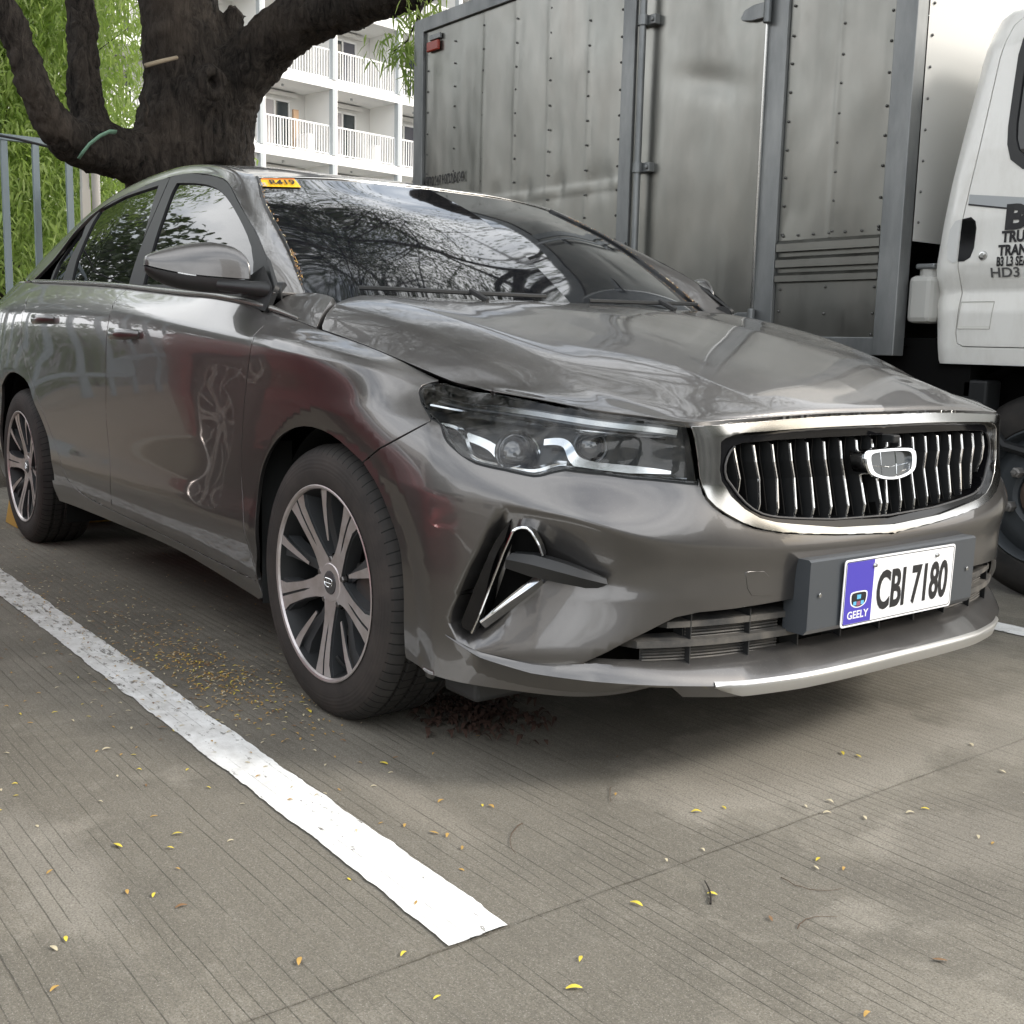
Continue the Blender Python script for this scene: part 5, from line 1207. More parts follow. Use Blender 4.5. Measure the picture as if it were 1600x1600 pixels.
def stripe(x0, x1, ya_, yb_):
    n = int((x1-x0)/.012); xs = np.linspace(x0, x1, n); rg = np.random.default_rng(3); 
    def jit(): 
        a = rg.standard_normal(n); k = np.exp(-np.arange(-6, 7)**2/6.); return np.convolve(a, k/k.sum(), 'same')*.0042+rg.standard_normal(n)*.0007
    A, B = ya_+jit(), yb_+jit(); V = []
    for x, a, b in zip(xs, A, B): V += [(x, a, .0035), (x, b, .0035)]
    F = [(2*i, 2*i+2, 2*i+3, 2*i+1) for i in range(n-1)]
    me = MB(); 
    ex = [(x1+.003+.0012*rg.standard_normal(), ya_+(yb_-ya_)*k/8, .0035) for k in range(9)]
    V[-2] = (ex[0][0], V[-2][1], .0035); V[-1] = (ex[-1][0], V[-1][1], .0035); base = len(V); V += ex[1:-1]; F.append(tuple([2*n-2]+list(range(base, base+7))+[2*n-1]))
    me.add(V, F); o = me.build('painted_stripe', M_stripe, None, kind='structure'); return o
stripe(-4.3, 1.030, -1.205, -1.100); stripe(-4.3, 1.030, 1.30, 1.405); stripe(-4.3, 1.03, -3.75, -3.645)
# kerb, planting strip
mb = MB(); 
for k in range(14): y = -7+k*1.0; mb.box((-4.6, y+.003, -.04), (-4.45, y+.997, .14), 0, .012)
mb.v = [v for v in mb.v]; 
def kerb(y):
    m = MB(); m.box((-4.6, y+.004, -.04), (-4.45, y+.996, .14), 0, .012); return m.build('kerb_stone', M_conc2, ground)
for k in range(16): kerb(-8+k)
mb = MB(); mb.box((-8.6, -14, -.04), (-4.602, 14, .12)); mb.build('planting_strip', M_soil, None, kind='structure')
# parking wheel stops
def stop(y0, y1, lab):
    mb = MB(); P = [(-3.19, 0), (-3.10, .125), (-3.085, .125), (-2.985, .02), (-2.985, 0)]; V = [(x, y0, z) for x, z in P]+[(x, y1, z) for x, z in P]; n = 5
    mb.add(V, [tuple(range(n)), tuple(n+i for i in range(n))[::-1]]+[(i, n+i, n+(i+1) % n, (i+1) % n) for i in range(n)])
    m = bpy.data.materials.get('worn_yellow') or mat('worn_yellow', (.50, .30, .06), .7)
    mb.build('wheel_stop', m, None, bevel=.004, label=lab, cat='wheel stop')
stop(-.825, -.38, 'worn yellow wedge wheel stop behind the rear wheel nearest the stripe'); stop(.38, .90, 'yellow wedge wheel stop hidden behind the far rear wheel')

# ================================================================ LITTER
def leaf_mesh(L, W, curl, rg):
    n = 5; V = []; F = []
    for i in range(n+1):
        t_ = i/n; w = W*math.sin(math.pi*min(1, t_*.95+.03))**.7/2; z = curl*L*(math.sin(math.pi*t_))
        V += [((t_-.5)*L, -w+.15*W*math.sin(t_*3), z+.0012), ((t_-.5)*L, w+.15*W*math.sin(t_*3), z+.0012+.1*W)]
    return V, [(2*i, 2*i+2, 2*i+3, 2*i+1) for i in range(n)]
M_lf = [mat('leaf_gold', (.42, .26, .07), .7), mat('leaf_pale', (.50, .44, .30), .7), mat('leaf_yellow', (.62, .50, .06), .6), mat('leaf_brown', (.20, .11, .05), .8)]
lp = []; rg = np.random.default_rng(11)
lm = []
for k in range(6):
    V, F = leaf_mesh(.0125+.003*rg.random(), .0042+.001*rg.random(), .06+.12*rg.random(), rg)
    for j in range(4):
        me = bpy.data.meshes.new('fallen_leaf'); me.from_pydata(V, [], F); me.materials.append(M_lf[j]); lm.append(me)
def blocked(x, y): return (.84 > y > -.84 and -3.5 < x < .86)
spots = [(p[0], p[1]) for p in [(1.02, -.66), (.90, -.55), (.75, -.62), (1.00, -.35), (1.10, -.30), (.86, -.05), (1.16, -.52), (1.25, -.75), (1.30, -.2), (1.12, .15), (.72, -1.0), (.66, -.86)]]
while len(spots) < 95:
    x, y = rg.uniform(-.2, 1.6), rg.uniform(-1.9, 1.2)
    if not blocked(x, y): spots.append((x, y))
for i, (x, y) in enumerate(spots):
    o = bpy.data.objects.new('fallen_leaf', lm[int(rg.choice([1, 2, 2, 0, 0, 1, 3]))+4*int(rg.integers(6))]); col.objects.link(o); o.location = (x, y, .001+(.0035 if -1.205 < y < -1.1 and x < 1.03 else 0)); o.rotation_euler = (0, 0, rg.uniform(0, 6.28)); s_ = rg.uniform(.9, 1.6); o.scale = (s_, s_, s_); hue = {'leaf_gold': 'golden brown', 'leaf_pale': 'pale dry', 'leaf_yellow': 'bright yellow', 'leaf_brown': 'dark brown'}[o.data.materials[0].name]
    fin(o, 'tiny '+hue+' leaf on the concrete '+('left of the white stripe' if y < -1.205 else 'lying on top of the white stripe' if y < -1.1 and x < 1.03 else 'beyond the slab joint nearest the camera' if x > 1.034 else 'between the white stripe and the front bumper'), 'leaf', 'fallen leaves scattered on the concrete')
mbs = [MB() for _ in range(4)]
def litter(n, cx, cy, sx_, sy_, mats_):
    for _ in range(n):
        x, y = rg.normal(cx, sx_), rg.normal(cy, sy_)
        if y > -.80 and x < .8 and y < .8: 
            if rg.random() < .75: continue
        if x > .45 and y < -.2 and rg.random() < .6: continue
        V, F = leaf_mesh(.010+.004*rg.random(), .0035+.0015*rg.random(), .05+.2*rg.random(), rg); a = rg.uniform(0, 6.28); c_, s_ = math.cos(a), math.sin(a); up_ = .0035 if -1.205 < y < -1.1 else 0
        mbs[int(rg.choice(mats_))].add([(x+c_*p-s_*q, y+s_*p+c_*q, z+up_) for p, q, z in V], F)
litter(420, -.45, -.96, .22, .055, [0, 0, 0, 1, 3, 2]); litter(420, -.7, -.98, .45, .10, [0, 0, 1, 1, 3]); litter(420, -1.3, -1.0, .7, .22, [0, 1, 1, 3]); litter(260, -1.9, -1.1, .8, .3, [0, 1, 3, 3]); litter(110, .0, -1.2, .5, .35, [1, 0, 2]); litter(60, -3.3, -1.0, .3, .15, [0, 3, 3])
litter(170, -.9, -.62, .7, .12, [3, 3, 0])
V = []; F = []; fmi = []
for i, m_ in enumerate(mbs):
    b = len(V); V += m_.v; F += [tuple(b+q for q in f) for f in m_.f]; fmi += [i]*len(m_.f)
mk('leaf_litter', V, F, None, None, True, mats=M_lf, fm=fmi, kind='stuff', label='dense drift of tiny golden and brown leaves between stripe and car', cat='leaves')
M_twig = mat('twig_brown', (.09, .055, .035), .8); M_twigd = mat('twig_black', (.02, .016, .013), .8)
def twig(x, y, a, L, bend, r, m, lab):
    n = 9; P = []
    for i in range(n):
        t_ = i/(n-1)-.5; P.append((x+math.cos(a)*L*t_-math.sin(a)*bend*L*(t_*t_*4-1), y+math.sin(a)*L*t_+math.cos(a)*bend*L*(t_*t_*4-1), r+.0008+.002*math.sin(i*1.7)**2))
    mb = MB(); mb.tube(P, [r*(1-.6*i/(n-1)) for i in range(n)], 6); mb.build('twig', m, None, True, label=lab, cat='twig')
for px_y in [((1.135, -.77), 2.45, .075, .05, .0022, M_twigd, 'short thick black twig lying in front of the stripe end'),
             ((.745, -.63), -.72, .075, .02, .0009, M_twig, 'straight brown twig on the pale patch before the bumper'),
             ((.80, -.90), -.75, .13, .12, .0009, M_twig, 'long bent brown twig beside the white stripe end'),
             ((1.21, -.60), .55, .10, .25, .0008, M_twig, 'curved thin twig on the darker slab near the photo bottom'),
             ((1.30, -.70), 1.4, .08, -.2, .0008, M_twig, 'curved twig by the bottom edge of the photo'),
             ((1.02, -1.16), .9, .06, .15, .0006, M_twigd, 'thin dark twig lying on the white stripe near its end'),
             ((1.24, -1.62), 2.2, .05, .1, .0008, M_twigd, 'short dark twig at the far left of the concrete')]:
    twig(px_y[0][0], px_y[0][1], *px_y[1:])
# dead leaves heaped behind the front wheel
mb = MB(); rg = np.random.default_rng(5)
for _ in range(260):
    x, y = rg.normal(.20, .09), rg.normal(-.58, .07); V, F = leaf_mesh(.02+.02*rg.random(), .008+.006*rg.random(), .35, rg); a = rg.uniform(0, 6.28); c_, s_ = math.cos(a), math.sin(a); z0 = abs(rg.normal(0, .010))*max(0, 1-abs(x-.52)/.25)
    mb.add([(x+c_*p-s_*q, y+s_*p+c_*q, z*1.3+z0) for p, q, z in V], F)
mb.build('dead_leaves', mat('dead_leaf', (.05, .025, .017), .85), None, True, kind='stuff', label='dark heap of dead leaves under the front bumper', cat='leaves')

# leaf bits caught along the windshield edges
mb = MB(); rg2 = np.random.default_rng(9); CV = []; CF = []; CM = []
for sd in (-1, 1):
    for k in range(75):
        v = rg2.uniform(.25, 3.0) if k < 40 else rg2.uniform(.25, 1.0); p = wind.P(3., v)*[1, -sd if sd == 1 else 1, 1]; 
        if sd == 1: p = wind.P(3., v)*[1, -1, 1]
        inn = abs(rg2.normal(0, .006)); p = p+np.array([0, -sd*inn*(1 if True else 0), .006])
        V, F = leaf_mesh(.008+.007*rg2.random(), .003+.003*rg2.random(), .25, rg2); a = rg2.uniform(0, 6.28); c_, s_ = math.cos(a), math.sin(a)
        b_ = len(CV); CV += [(p[0]+(c_*x-s_*y)*.8, p[1]+(s_*x+c_*y)*.5, p[2]+(c_*x-s_*y)*-.45+z) for x, y, z in V]; CF += [tuple(b_+q for q in f) for f in F]; CM += [int(rg2.choice([0, 3, 3, 3, 1]))]*len(F)
mk('leaf_debris', CV, CF, None, None, True, mats=M_lf, fm=CM, kind='stuff', label='tiny dead leaves and twigs caught along the windshield edges of the sedan', cat='leaves')
# ================================================================ THE TRUCK
TY = 1.70
truck = empty('box_truck', (-1.2, 2.75, 0), 'white cab truck with dull riveted aluminium cargo box parked beside the grey sedan', 'truck')
def wavy(x0, x1, z0, z1, amp, seed, name, y=TY, xaxis=True, parent=truck, m=M_steel, nx=60, nz=60, flatten=None):
    V = []; F = []
    for j in range(nz+1):
        for i in range(nx+1):
            x = x0+(x1-x0)*i/nx; z = z0+(z1-z0)*j/nz; e = min(1, min(i, nx-i)/5, min(j, nz-j)/5)
            d = amp*e*(mnoise(Vector((x*2.6+seed, seed*3.1, z*.9)))+.55*mnoise(Vector((x*6+seed, 7.3, z*2.2)))+.22*mnoise(Vector((x*15, seed, z*6))))
            if flatten: d += flatten(x, z)
            V.append((x, y-d, z) if xaxis else (y+d, x, z))
    for j in range(nz):
        for i in range(nx): a = j*(nx+1)+i; F.append((a, a+1, a+nx+2, a+nx+1) if xaxis else (a, a+nx+1, a+nx+2, a+1) if False else (a, a+1, a+nx+2, a+nx+1))
    if not xaxis: pass
    return mk(name, V, F, m, parent, True)
def dent(x, z):
    d = 0
    for cx in (-3.12, -2.86, -2.6, -2.33, -2.05, -1.96): d -= .006*math.exp(-((x-cx)/.05)**2-((z-1.66)/.07)**2)
    d += .004*math.exp(-((z-1.645)/.012)**2)
    for cx in (-3.0, -2.72, -2.43, -2.12): d += .0022*math.exp(-((x-cx)/.012)**2)
    return d
def dent2(x, z): return -.010*math.exp(-((x+1.3)/.18)**2-((z-2.02+.25*(x+1.3))/.06)**2)
def dent3(x, z): return .0025*math.exp(-((x+.62)/.012)**2)
wavy(-3.60, -1.865, .93, 2.655, .007, 1.3, 'side_panel', flatten=dent, nx=110, nz=80)
wavy(-1.775, -.985, .93, 2.70, .005, 5.1, 'access_door_panel', y=TY-.006, flatten=dent2, nx=70, nz=80)
wavy(-.872, -.372, 1.318, 2.70, .006, 9.7, 'side_panel', flatten=dent3)
wavy(-.872, -.372, .90, 1.148, .002, 3.7, 'side_panel', nx=20, nz=12)
def bx(lo, hi, nm, m=M_post, bev=.003): mb = MB(); mb.box(lo, hi, 0, bev); return mb.build(nm, m, truck, False)
bx((-3.70, TY-.020, .93), (-3.603, TY+.05, 2.72), 'corner_post'); bx((-3.70, TY-.018, 2.658), (-.30, TY+.06, 2.735), 'top_rail'); bx((-3.7, TY-.015, .86), (-.32, TY+.05, .928), 'bottom_rail')
bx((-1.862, TY-.018, .93), (-1.778, TY+.03, 2.656), 'door_post'); bx((-.982, TY-.018, .93), (-.875, TY+.03, 2.656), 'door_post'); bx((-.9825, TY-.030, .93), (-.970, TY-.018, 2.656), 'hinge_strip', M_sat)
bx((-.369, TY-.018, .86), (-.275, TY+.05, 2.656), 'corner_post')
for z0, z1 in ((1.272, 1.315), (1.208, 1.250), (1.150, 1.186)):
    mb = MB(); zc_ = (z0+z1)/2; mb.add([(-.87, TY, z1+.002), (-.372, TY, z1+.002), (-.372, TY-.016, z1-.012), (-.87, TY-.016, z1-.012), (-.372, TY-.016, z0), (-.87, TY-.016, z0), (-.372, TY, z0), (-.87, TY, z0)], [(3, 2, 1, 0), (5, 4, 2, 3), (7, 6, 4, 5)]); mb.build('pressed_rib', M_steel, truck)
mb = MB(); mb.add([(-.87, TY+.001, 1.14), (-.372, TY+.001, 1.14), (-.372, TY+.001, 1.32), (-.87, TY+.001, 1.32)], [(0, 1, 2, 3)]); mb.build('rib_backing', M_steel, truck)
# rivets
mb = MB()
def rivet(x, z, y=TY, r=.006, ax=1):
    mb.lathe([(0, -.006), (r*.7, -.0045), (r, 0)], 8, 'y', (x, y-.002, z)) if ax == 1 else mb.lathe([(0, .006), (r*.7, .0045), (r, 0)], 8, 'x', (y+.002, x, z))
for x in (-3.57, -3.29, -3.01, -2.71, -2.42, -2.12, -1.885):
    for k in range(15): rivet(x, 1.02+k*.118+(.03 if x in (-3.01,) else 0)+rng.normal(0, .004))
for x in (-.855, -.605, -.39):
    for k in range(12): rivet(x, 1.345+k*.112+rng.normal(0, .003))
for k in range(7): rivet(-.85+k*.077, 1.336)
for x, z in ((-.62, 1.225), (-.385, 1.23), (-.85, 1.12), (-.62, 1.125), (-.39, 1.12), (-.85, 1.03), (-.62, 1.02), (-.39, 1.02), (-.39, .94)): rivet(x, z)
for j, x in enumerate((TY+.075,)):
    for k in range(12): rivet(x, 1.36+k*.112, -.272, .006, 0)
mb.build('rivet_rows', M_rivet, truck, True, kind='stuff')
# locking rod with clamps, door furniture
mb = MB(); mb.tube([(-1.690, TY-.052, .96), (-1.690, TY-.052, 2.66)], .0165, 14); rod = split_smooth(mb.build('lock_rod', M_post, truck))
for z in (1.69, 2.34):
    mb = MB(); mb.lathe([(.024, -.022), (.024, .022)], 16, 'z', (-1.690, TY-.052, z)); mb.box((-1.69, TY-.040, z-.022), (-1.625, TY-.004, z+.022), 0, .004); mb.box((-1.74, TY-.03, z-.018), (-1.69, TY-.004, z+.018), 0, .003); mb.lathe([(0, -.008), (.009, -.006), (.011, 0)], 8, 'y', (-1.640, TY-.042, z)); mb.build('rod_clamp', M_post, rod)
mb = MB(); mb.tube([(-1.80, TY-.02, 1.345), (-1.80, TY-.05, 1.345), (-1.80, TY-.05, 1.29), (-1.80, TY-.05, 1.255), (-1.79, TY-.05, 1.24)], .008, 8); mb.box((-1.835, TY-.026, 1.2), (-1.785, TY-.018, 1.36), 0, .002); mb.build('door_latch', M_post, truck)
bx((-1.765, TY-.022, 1.13), (-1.70, TY-.006, 1.265), 'latch_plate')
for z in (2.24, .985):
    mb = MB(); P = [(-1.12, 0), (-1.10, .028), (-1.05, .040), (-.98, .040), (-.98, -.022), (-1.06, -.022), (-1.11, -.012)]; V = [(x, TY-.030, z+q) for x, q in P]+[(x, TY-.012, z+q) for x, q in P]; n = len(P)
    mb.add(V, [tuple(range(n))[::-1], tuple(n+i for i in range(n))]+[(i, (i+1) % n, n+(i+1) % n, n+i) for i in range(n)]); mb.tube([(-.965, TY-.04, z-.05), (-.965, TY-.04, z+.055)], .016, 12); mb.build('door_hinge', M_post, truck, bevel=.003)
V, F = text_mesh('METRO 24/7 HOTLINE 1342', .078, 1, .0010, .0004, 'LEFT'); wmax = max(p[0] for p in V); V = [(p[0]*.425/wmax, p[1], p[2]) for p in V]; V, F = place_text(V, F, (-3.590, TY-.0035, 1.775), (1, 0, 0), (0, 0, 1), (0, -1, 0)); 
mk('lettering', [(p[0], p[1]-.010, p[2]) for p in V], F, M_ink, truck, False)
mb = MB(); mb.box((-3.56, TY-.024, 2.535), (-3.44, TY-.004, 2.59), 0, .006); mb.build('side_marker', mat('marker_red', (.28, .03, .015), .3), truck)
mb = MB(); mb.box((-3.535, TY-.021, 2.595), (-3.425, TY-.002, 2.625), 0, .004); mb.build('marker_bracket', M_post, truck)
# front wall, far side, roof, back
mb = MB(); mb.add([(-.272, TY+.05, 1.29), (-.272, 3.75, 1.29), (-.272, 3.75, 2.735), (-.272, TY+.05, 2.735)], [(0, 1, 2, 3)]); mb.build('front_wall', mat('box_front_white', (.50, .50, .48), .35, .2), truck)
mb = MB(); mb.add([(-3.7, 3.77, .9), (-.27, 3.77, .9), (-.27, 3.77, 2.735), (-3.7, 3.77, 2.735)], [(3, 2, 1, 0)]); mb.add([(-3.7, TY+.05, 2.737), (-.27, TY+.05, 2.737), (-.27, 3.77, 2.737), (-3.7, 3.77, 2.737)], [(0, 1, 2, 3)]); mb.add([(-3.698, TY, .9), (-3.698, 3.77, .9), (-3.698, 3.77, 2.73), (-3.698, TY, 2.73)], [(3, 2, 1, 0)]); mb.add([(-3.69, TY+.02, .9), (-.28, TY+.02, .9), (-.28, 3.75, .9), (-3.69, 3.75, .9)], [(3, 2, 1, 0)]); mb.build('box_shell', M_steel, truck)
# chassis
mb = MB(); 
for y in (2.3, 3.1): mb.box((-3.6, y-.05, .60), (1.6, y+.05, .80))
for x in (-3.2, -2.4, -1.6, -.8, -.2): mb.box((x-.04, 1.85, .78), (x+.04, 3.6, .86))
mb.box((-.26, 2.0, .5), (1.6, 3.4, .95)); mb.box((-.45, 1.80, .72), (-.02, 3.6, .93)); mb.build('chassis', M_dark, truck)  # last box is a dark filler added to close the bright gap
mb = MB(); mb.tube([(-.6, 1.95, .55), (-.2, 1.95, .55), (.0, 2.05, .62)], .05, 12); mb.tube([(.0, 1.80, .70), (.12, 1.82, .55), (.3, 1.9, .5)], .02, 8); mb.box((-.05, 1.80, .60), (.05, 1.9, .78), 0, .01); mb.build('chassis_parts', M_frame, truck)
# air intake canister in the gap
mb = MB(); mb.box((-.265, TY+.03, .985), (-.165, TY+.18, 1.16), 0, .02); mb.tube([(-.215, TY+.10, 1.12), (-.215, TY+.10, 1.20)], .04, 14); mb.build('washer_tank', mat('tank_grey', (.38, .38, .36), .5), truck)
mb = MB(); mb.box((-.255, TY+.055, 1.185), (-.175, TY+.15, 1.205), 0, .006); mb.build('tank_cap', M_post, truck)
# cab
def cab_y(x, z):
    y = np.interp(z, [.80, .90, 1.03, 1.10, 1.155, 1.19, 1.35, 1.60, 1.95, 2.06, 2.14], [.075, .055, .045, .052, .030, .020, .018, .030, .055, .10, .22])
    r = np.maximum(0, np.interp(z, [.8, 1.15, 1.5, 2.1], [-.165, -.175, -.135, -.03])+.06-x)
    return TY+.02+y+np.minimum(6.5*r*r, .2)
cabS = Fn(lambda x, z: np.stack([x, cab_y(x, z), z], -1), 1)
rear = [(-.155, .835), (-.165, 1.0), (-.172, 1.18), (-.155, 1.33), (-.138, 1.469), (-.118, 1.60), (-.099, 1.735), (-.068, 1.916), (-.045, 2.02), (0, 2.09), (.08, 2.14)]
seam = [(.42, 2.10), (.20, 2.085), (.09, 2.06), (.035, 2.012), (.008, 1.903), (-.010, 1.75), (-.029, 1.599), (-.050, 1.46), (-.064, 1.359), (-.071, 1.21), (-.066, 1.135), (-.063, 1.095), (-.070, 1.02), (-.076, .95), (-.070, .912), (-.045, .899)]
fwdd = [(1.05, .899), (1.12, 1.2), (1.10, 1.5), (.80, 1.95), (.62, 2.08)]
door_p = seam+fwdd; wnd = [(.13, 2.0), (.095, 1.975), (.080, 1.90), (.077, 1.79), (.075, 1.66), (.080, 1.60), (.098, 1.548), (.145, 1.512), (.4, 1.50), (.98, 1.50), (1.0, 1.53), (.74, 1.93), (.62, 2.0)]
outer_c = rear+[(.3, 2.14), (1.0, 2.13), (1.25, 1.95), (1.60, 1.40), (1.68, 1.0), (1.66, .80), (.95, .80), (.85, .835)]
d = cut(cabS, outer_c, step=.03, holes=[door_p], gap=.001, depth=.03); cab_o = mk('cab', d[0], d[1], M_cab, truck, True, d[2])
d = cut(cabS, door_p, step=.022, holes=[wnd], gap=.003, depth=.03, off=.001); dr = mk('cab_door', d[0], d[1], M_cab, truck, True, d[2])
wi = [(.150, 1.98), (.118, 1.955), (.105, 1.89), (.102, 1.79), (.100, 1.67), (.105, 1.615), (.12, 1.575), (.16, 1.54), (.4, 1.53), (.95, 1.53), (.97, 1.55), (.72, 1.91), (.61, 1.97)]
d = cut(cabS, wnd, step=.03, holes=[wi], gap=-.003, depth=.012, off=.004); mk('window_seal', d[0], d[1], M_black, dr, True, d[2])
d = cut(cabS, wi, step=.05, gap=-.002, depth=.003, off=-.004); mk('window_glass', d[0], d[1], M_glassd, dr, True, d[2])
hp = [(-.064+.0, 1.355), (-.03, 1.36), (-.012, 1.345), (-.006, 1.32), (-.010, 1.25), (-.022, 1.218), (-.045, 1.205), (-.069, 1.205)]
d = cut(cabS, hp, step=.012, gap=0, depth=.006, off=.004); mk('door_handle', d[0], d[1], M_blackg, dr, True, d[2])
hp2 = [(-.068, 1.355), (-.090, 1.35), (-.112, 1.32), (-.118, 1.26), (-.112, 1.215), (-.09, 1.20), (-.076, 1.205)]
mb = MB(); cc = np.mean(np.array(hp2), 0); V = [(x, float(cab_y(x, z))-.002, z) for x, z in hp2]+[(cc[0]+(x-cc[0])*.75, float(cab_y(x, z))+.004, cc[1]+(z-cc[1])*.8) for x, z in hp2]
V = [(x, float(cab_y(x, z))-.0025, z) for x, z in hp2]; mb.add(V, [tuple(range(len(V)))]); mb.build('handle_recess', mat('cab_recess', (.60, .61, .60), .35), cab_o)
mb = MB(); mb.lathe([(0, -.012), (.007, -.012), (.009, -.008), (.014, -.007), (.017, -.001), (.017, .003)], 20, 'y', (.027, float(cab_y(.03, 1.222)), 1.222)); split_smooth(mb.build('door_lock', M_sat, dr))
def onc(p, off=.0028): return (p[0], float(cab_y(p[0], p[1]))-off, p[1])
mb = MB(); n = 20; V = []; 
for i in range(n):
    x = -.046+(.35)*i/(n-1); z1 = 1.440-.13*(x+.046); z0 = 1.408-.165*(x+.046)+.0; V += [onc((x, z0)), onc((x, z1))]
mb.add(V, [(2*i, 2*i+2, 2*i+3, 2*i+1) for i in range(n-1)]); mb.build('grey_band', mat('band_grey', (.35, .37, .38), .4), dr)
mb = MB(); V = []
for i in range(n):
    x = -.046+(.35)*i/(n-1); z1 = 1.408-.165*(x+.046); V += [onc((x, z1-.006), .0032), onc((x, z1), .0032)]
mb.add(V, [(2*i, 2*i+2, 2*i+3, 2*i+1) for i in range(n-1)]); mb.build('band_line', M_ink, dr)
def ctext(s, size, sx_, bold, x, z, nm='lettering', shear=0, m=M_ink):
    V, F = text_mesh(s, size, sx_, bold, .0003, 'LEFT', shear); V = [(x+p[0], float(cab_y(x+p[0], z+p[1]))-.0045-p[2], z+p[1]) for p in V]; return mk(nm, V, [f for f in F], m, dr, False)
ctext('BEST', .112, 1.25, .006, .100, 1.312); ctext('TRUCKING', .052, .85, .0022, .095, 1.266); ctext('TRANSPORT', .050, .80, .0020, .086, 1.220); ctext('B3 L3 SEAM', .044, .62, .0014, .081, 1.184); ctext('HD3', .046, 1.25, .0008, .056, 1.146, m=mat('badge_grey', (.10, .10, .10), .4))
mb = MB(); R4 = [(-.058, 1.062), (.070, 1.062), (.058, .965), (-.070, .965)]
for a, b in zip(R4, R4[1:]+R4[:1]): mb.tube([onc((a[0]+(b[0]-a[0])*k/6, a[1]+(b[1]-a[1])*k/6), .002) for k in range(7)], .0012, 4)
mb.build('sticker_outline', mat('old_glue', (.42, .41, .38), .8), dr)
mb = MB(); V = [onc(p, .0016) for p in R4]; mb.add(V, [(3, 2, 1, 0)]); mb.build('faded_sticker', mat('faded_patch', (.62, .62, .58), .6), dr)
# cab volume (rear wall, roof, front, underside)
mb = MB(); mb.box((-.10, TY+.24, .84), (1.60, 3.5, 2.10), 0, .06); mb.build('cab_shell', M_cab, truck, True)
mb = MB(); 
for z0, z1, in ((.835, 2.1),):
    P = [(x+.002, z) for x, z in rear]; V = [(x, float(cab_y(x, z))+.003, z) for x, z in P]+[(x+.05, TY+.45, z) for x, z in P]; n = len(P); mb.add(V, [(i, i+1, n+i+1, n+i) for i in range(n-1)])
mb.build('cab_rear_wall', M_cab, truck, True)
mb = MB(); mb.add([(-.15, TY+.08, .836), (.9, TY+.08, .836), (.9, 3.4, .836), (-.15, 3.4, .836)], [(3, 2, 1, 0)]); mb.box((.2, TY+.22, .84), (1.3, TY+.6, 1.5)); mb.build('cab_floor', M_dark, truck)
# truck wheel
M_rimt = mat('truck_rim', (.055, .062, .068), .5, .2); M_rust = mat('hub_rust', (.10, .07, .055), .8); M_nut = mat('truck_nut', (.26, .25, .24), .45, .6)
def twheel(x, yo, sg, r=.375):
    w2_ = .20; mb = MB(); pr = [(.245, .018), (.255, .006), (.29, .0), (.325, .002), (.348, .012), (.362, .028), (r, .045), (r, w2_-.045), (.362, w2_-.028), (.29, w2_), (.245, w2_-.015)]
    mb.lathe([(a, sg*b) for a, b in pr], 64, c=(x, yo, r)); ty = split_smooth(mb.build('truck_wheel', M_rubber, truck), 40); bm = bmesh.new(); bm.from_mesh(ty.data); bmesh.ops.recalc_face_normals(bm, faces=bm.faces); bm.to_mesh(ty.data); bm.free()
    mb = MB(); mb.lathe([(a, sg*b) for a, b in [(.250, .010), (.243, .004), (.238, .010), (.232, .035), (.226, .055), (.19, .030), (.165, .022), (.15, .024), (.118, .018), (.105, .03), (.10, .06)]], 64, c=(x, yo, r)); o = split_smooth(mb.build('rim', M_rimt, ty), 30); bm = bmesh.new(); bm.from_mesh(o.data); bmesh.ops.recalc_face_normals(bm, faces=bm.faces); bm.to_mesh(o.data); bm.free()
    mb = MB(); mb.lathe([(a, sg*b) for a, b in [(0, -.02), (.045, -.018), (.055, -.008), (.06, .02), (.098, .035), (.1, .06)]], 40, c=(x, yo, r)); split_smooth(mb.build('hub', M_rust, ty), 30)
    for k in range(6):
        a = R_(60*k+22); c_ = (x+.128*math.cos(a), yo, r+.128*math.sin(a)); mb = MB(); mb.lathe([(0, sg*-.022), (.010, sg*-.021), (.012, sg*-.012), (.0185, sg*-.010), (.0205, sg*-.004), (.0205, sg*.02)], 6, c=c_); mb.build('wheel_nut', M_nut, ty)
    return ty
twheel(.27, 1.84, 1); twheel(-2.9, 1.86, 1); twheel(.27, 3.66, -1); twheel(-2.9, 3.64, -1)
mb = MB(); V = []; F = []
for i in range(21):
    a = R_(10+160*i/20)
    for y in (TY+.14, TY+.42): V.append((.27+.45*math.cos(a), y, .42+.45*math.sin(a)))
mb.add(V, [(2*i, 2*i+1, 2*i+3, 2*i+2) for i in range(20)]); mb.build('mudguard', M_dark, truck)

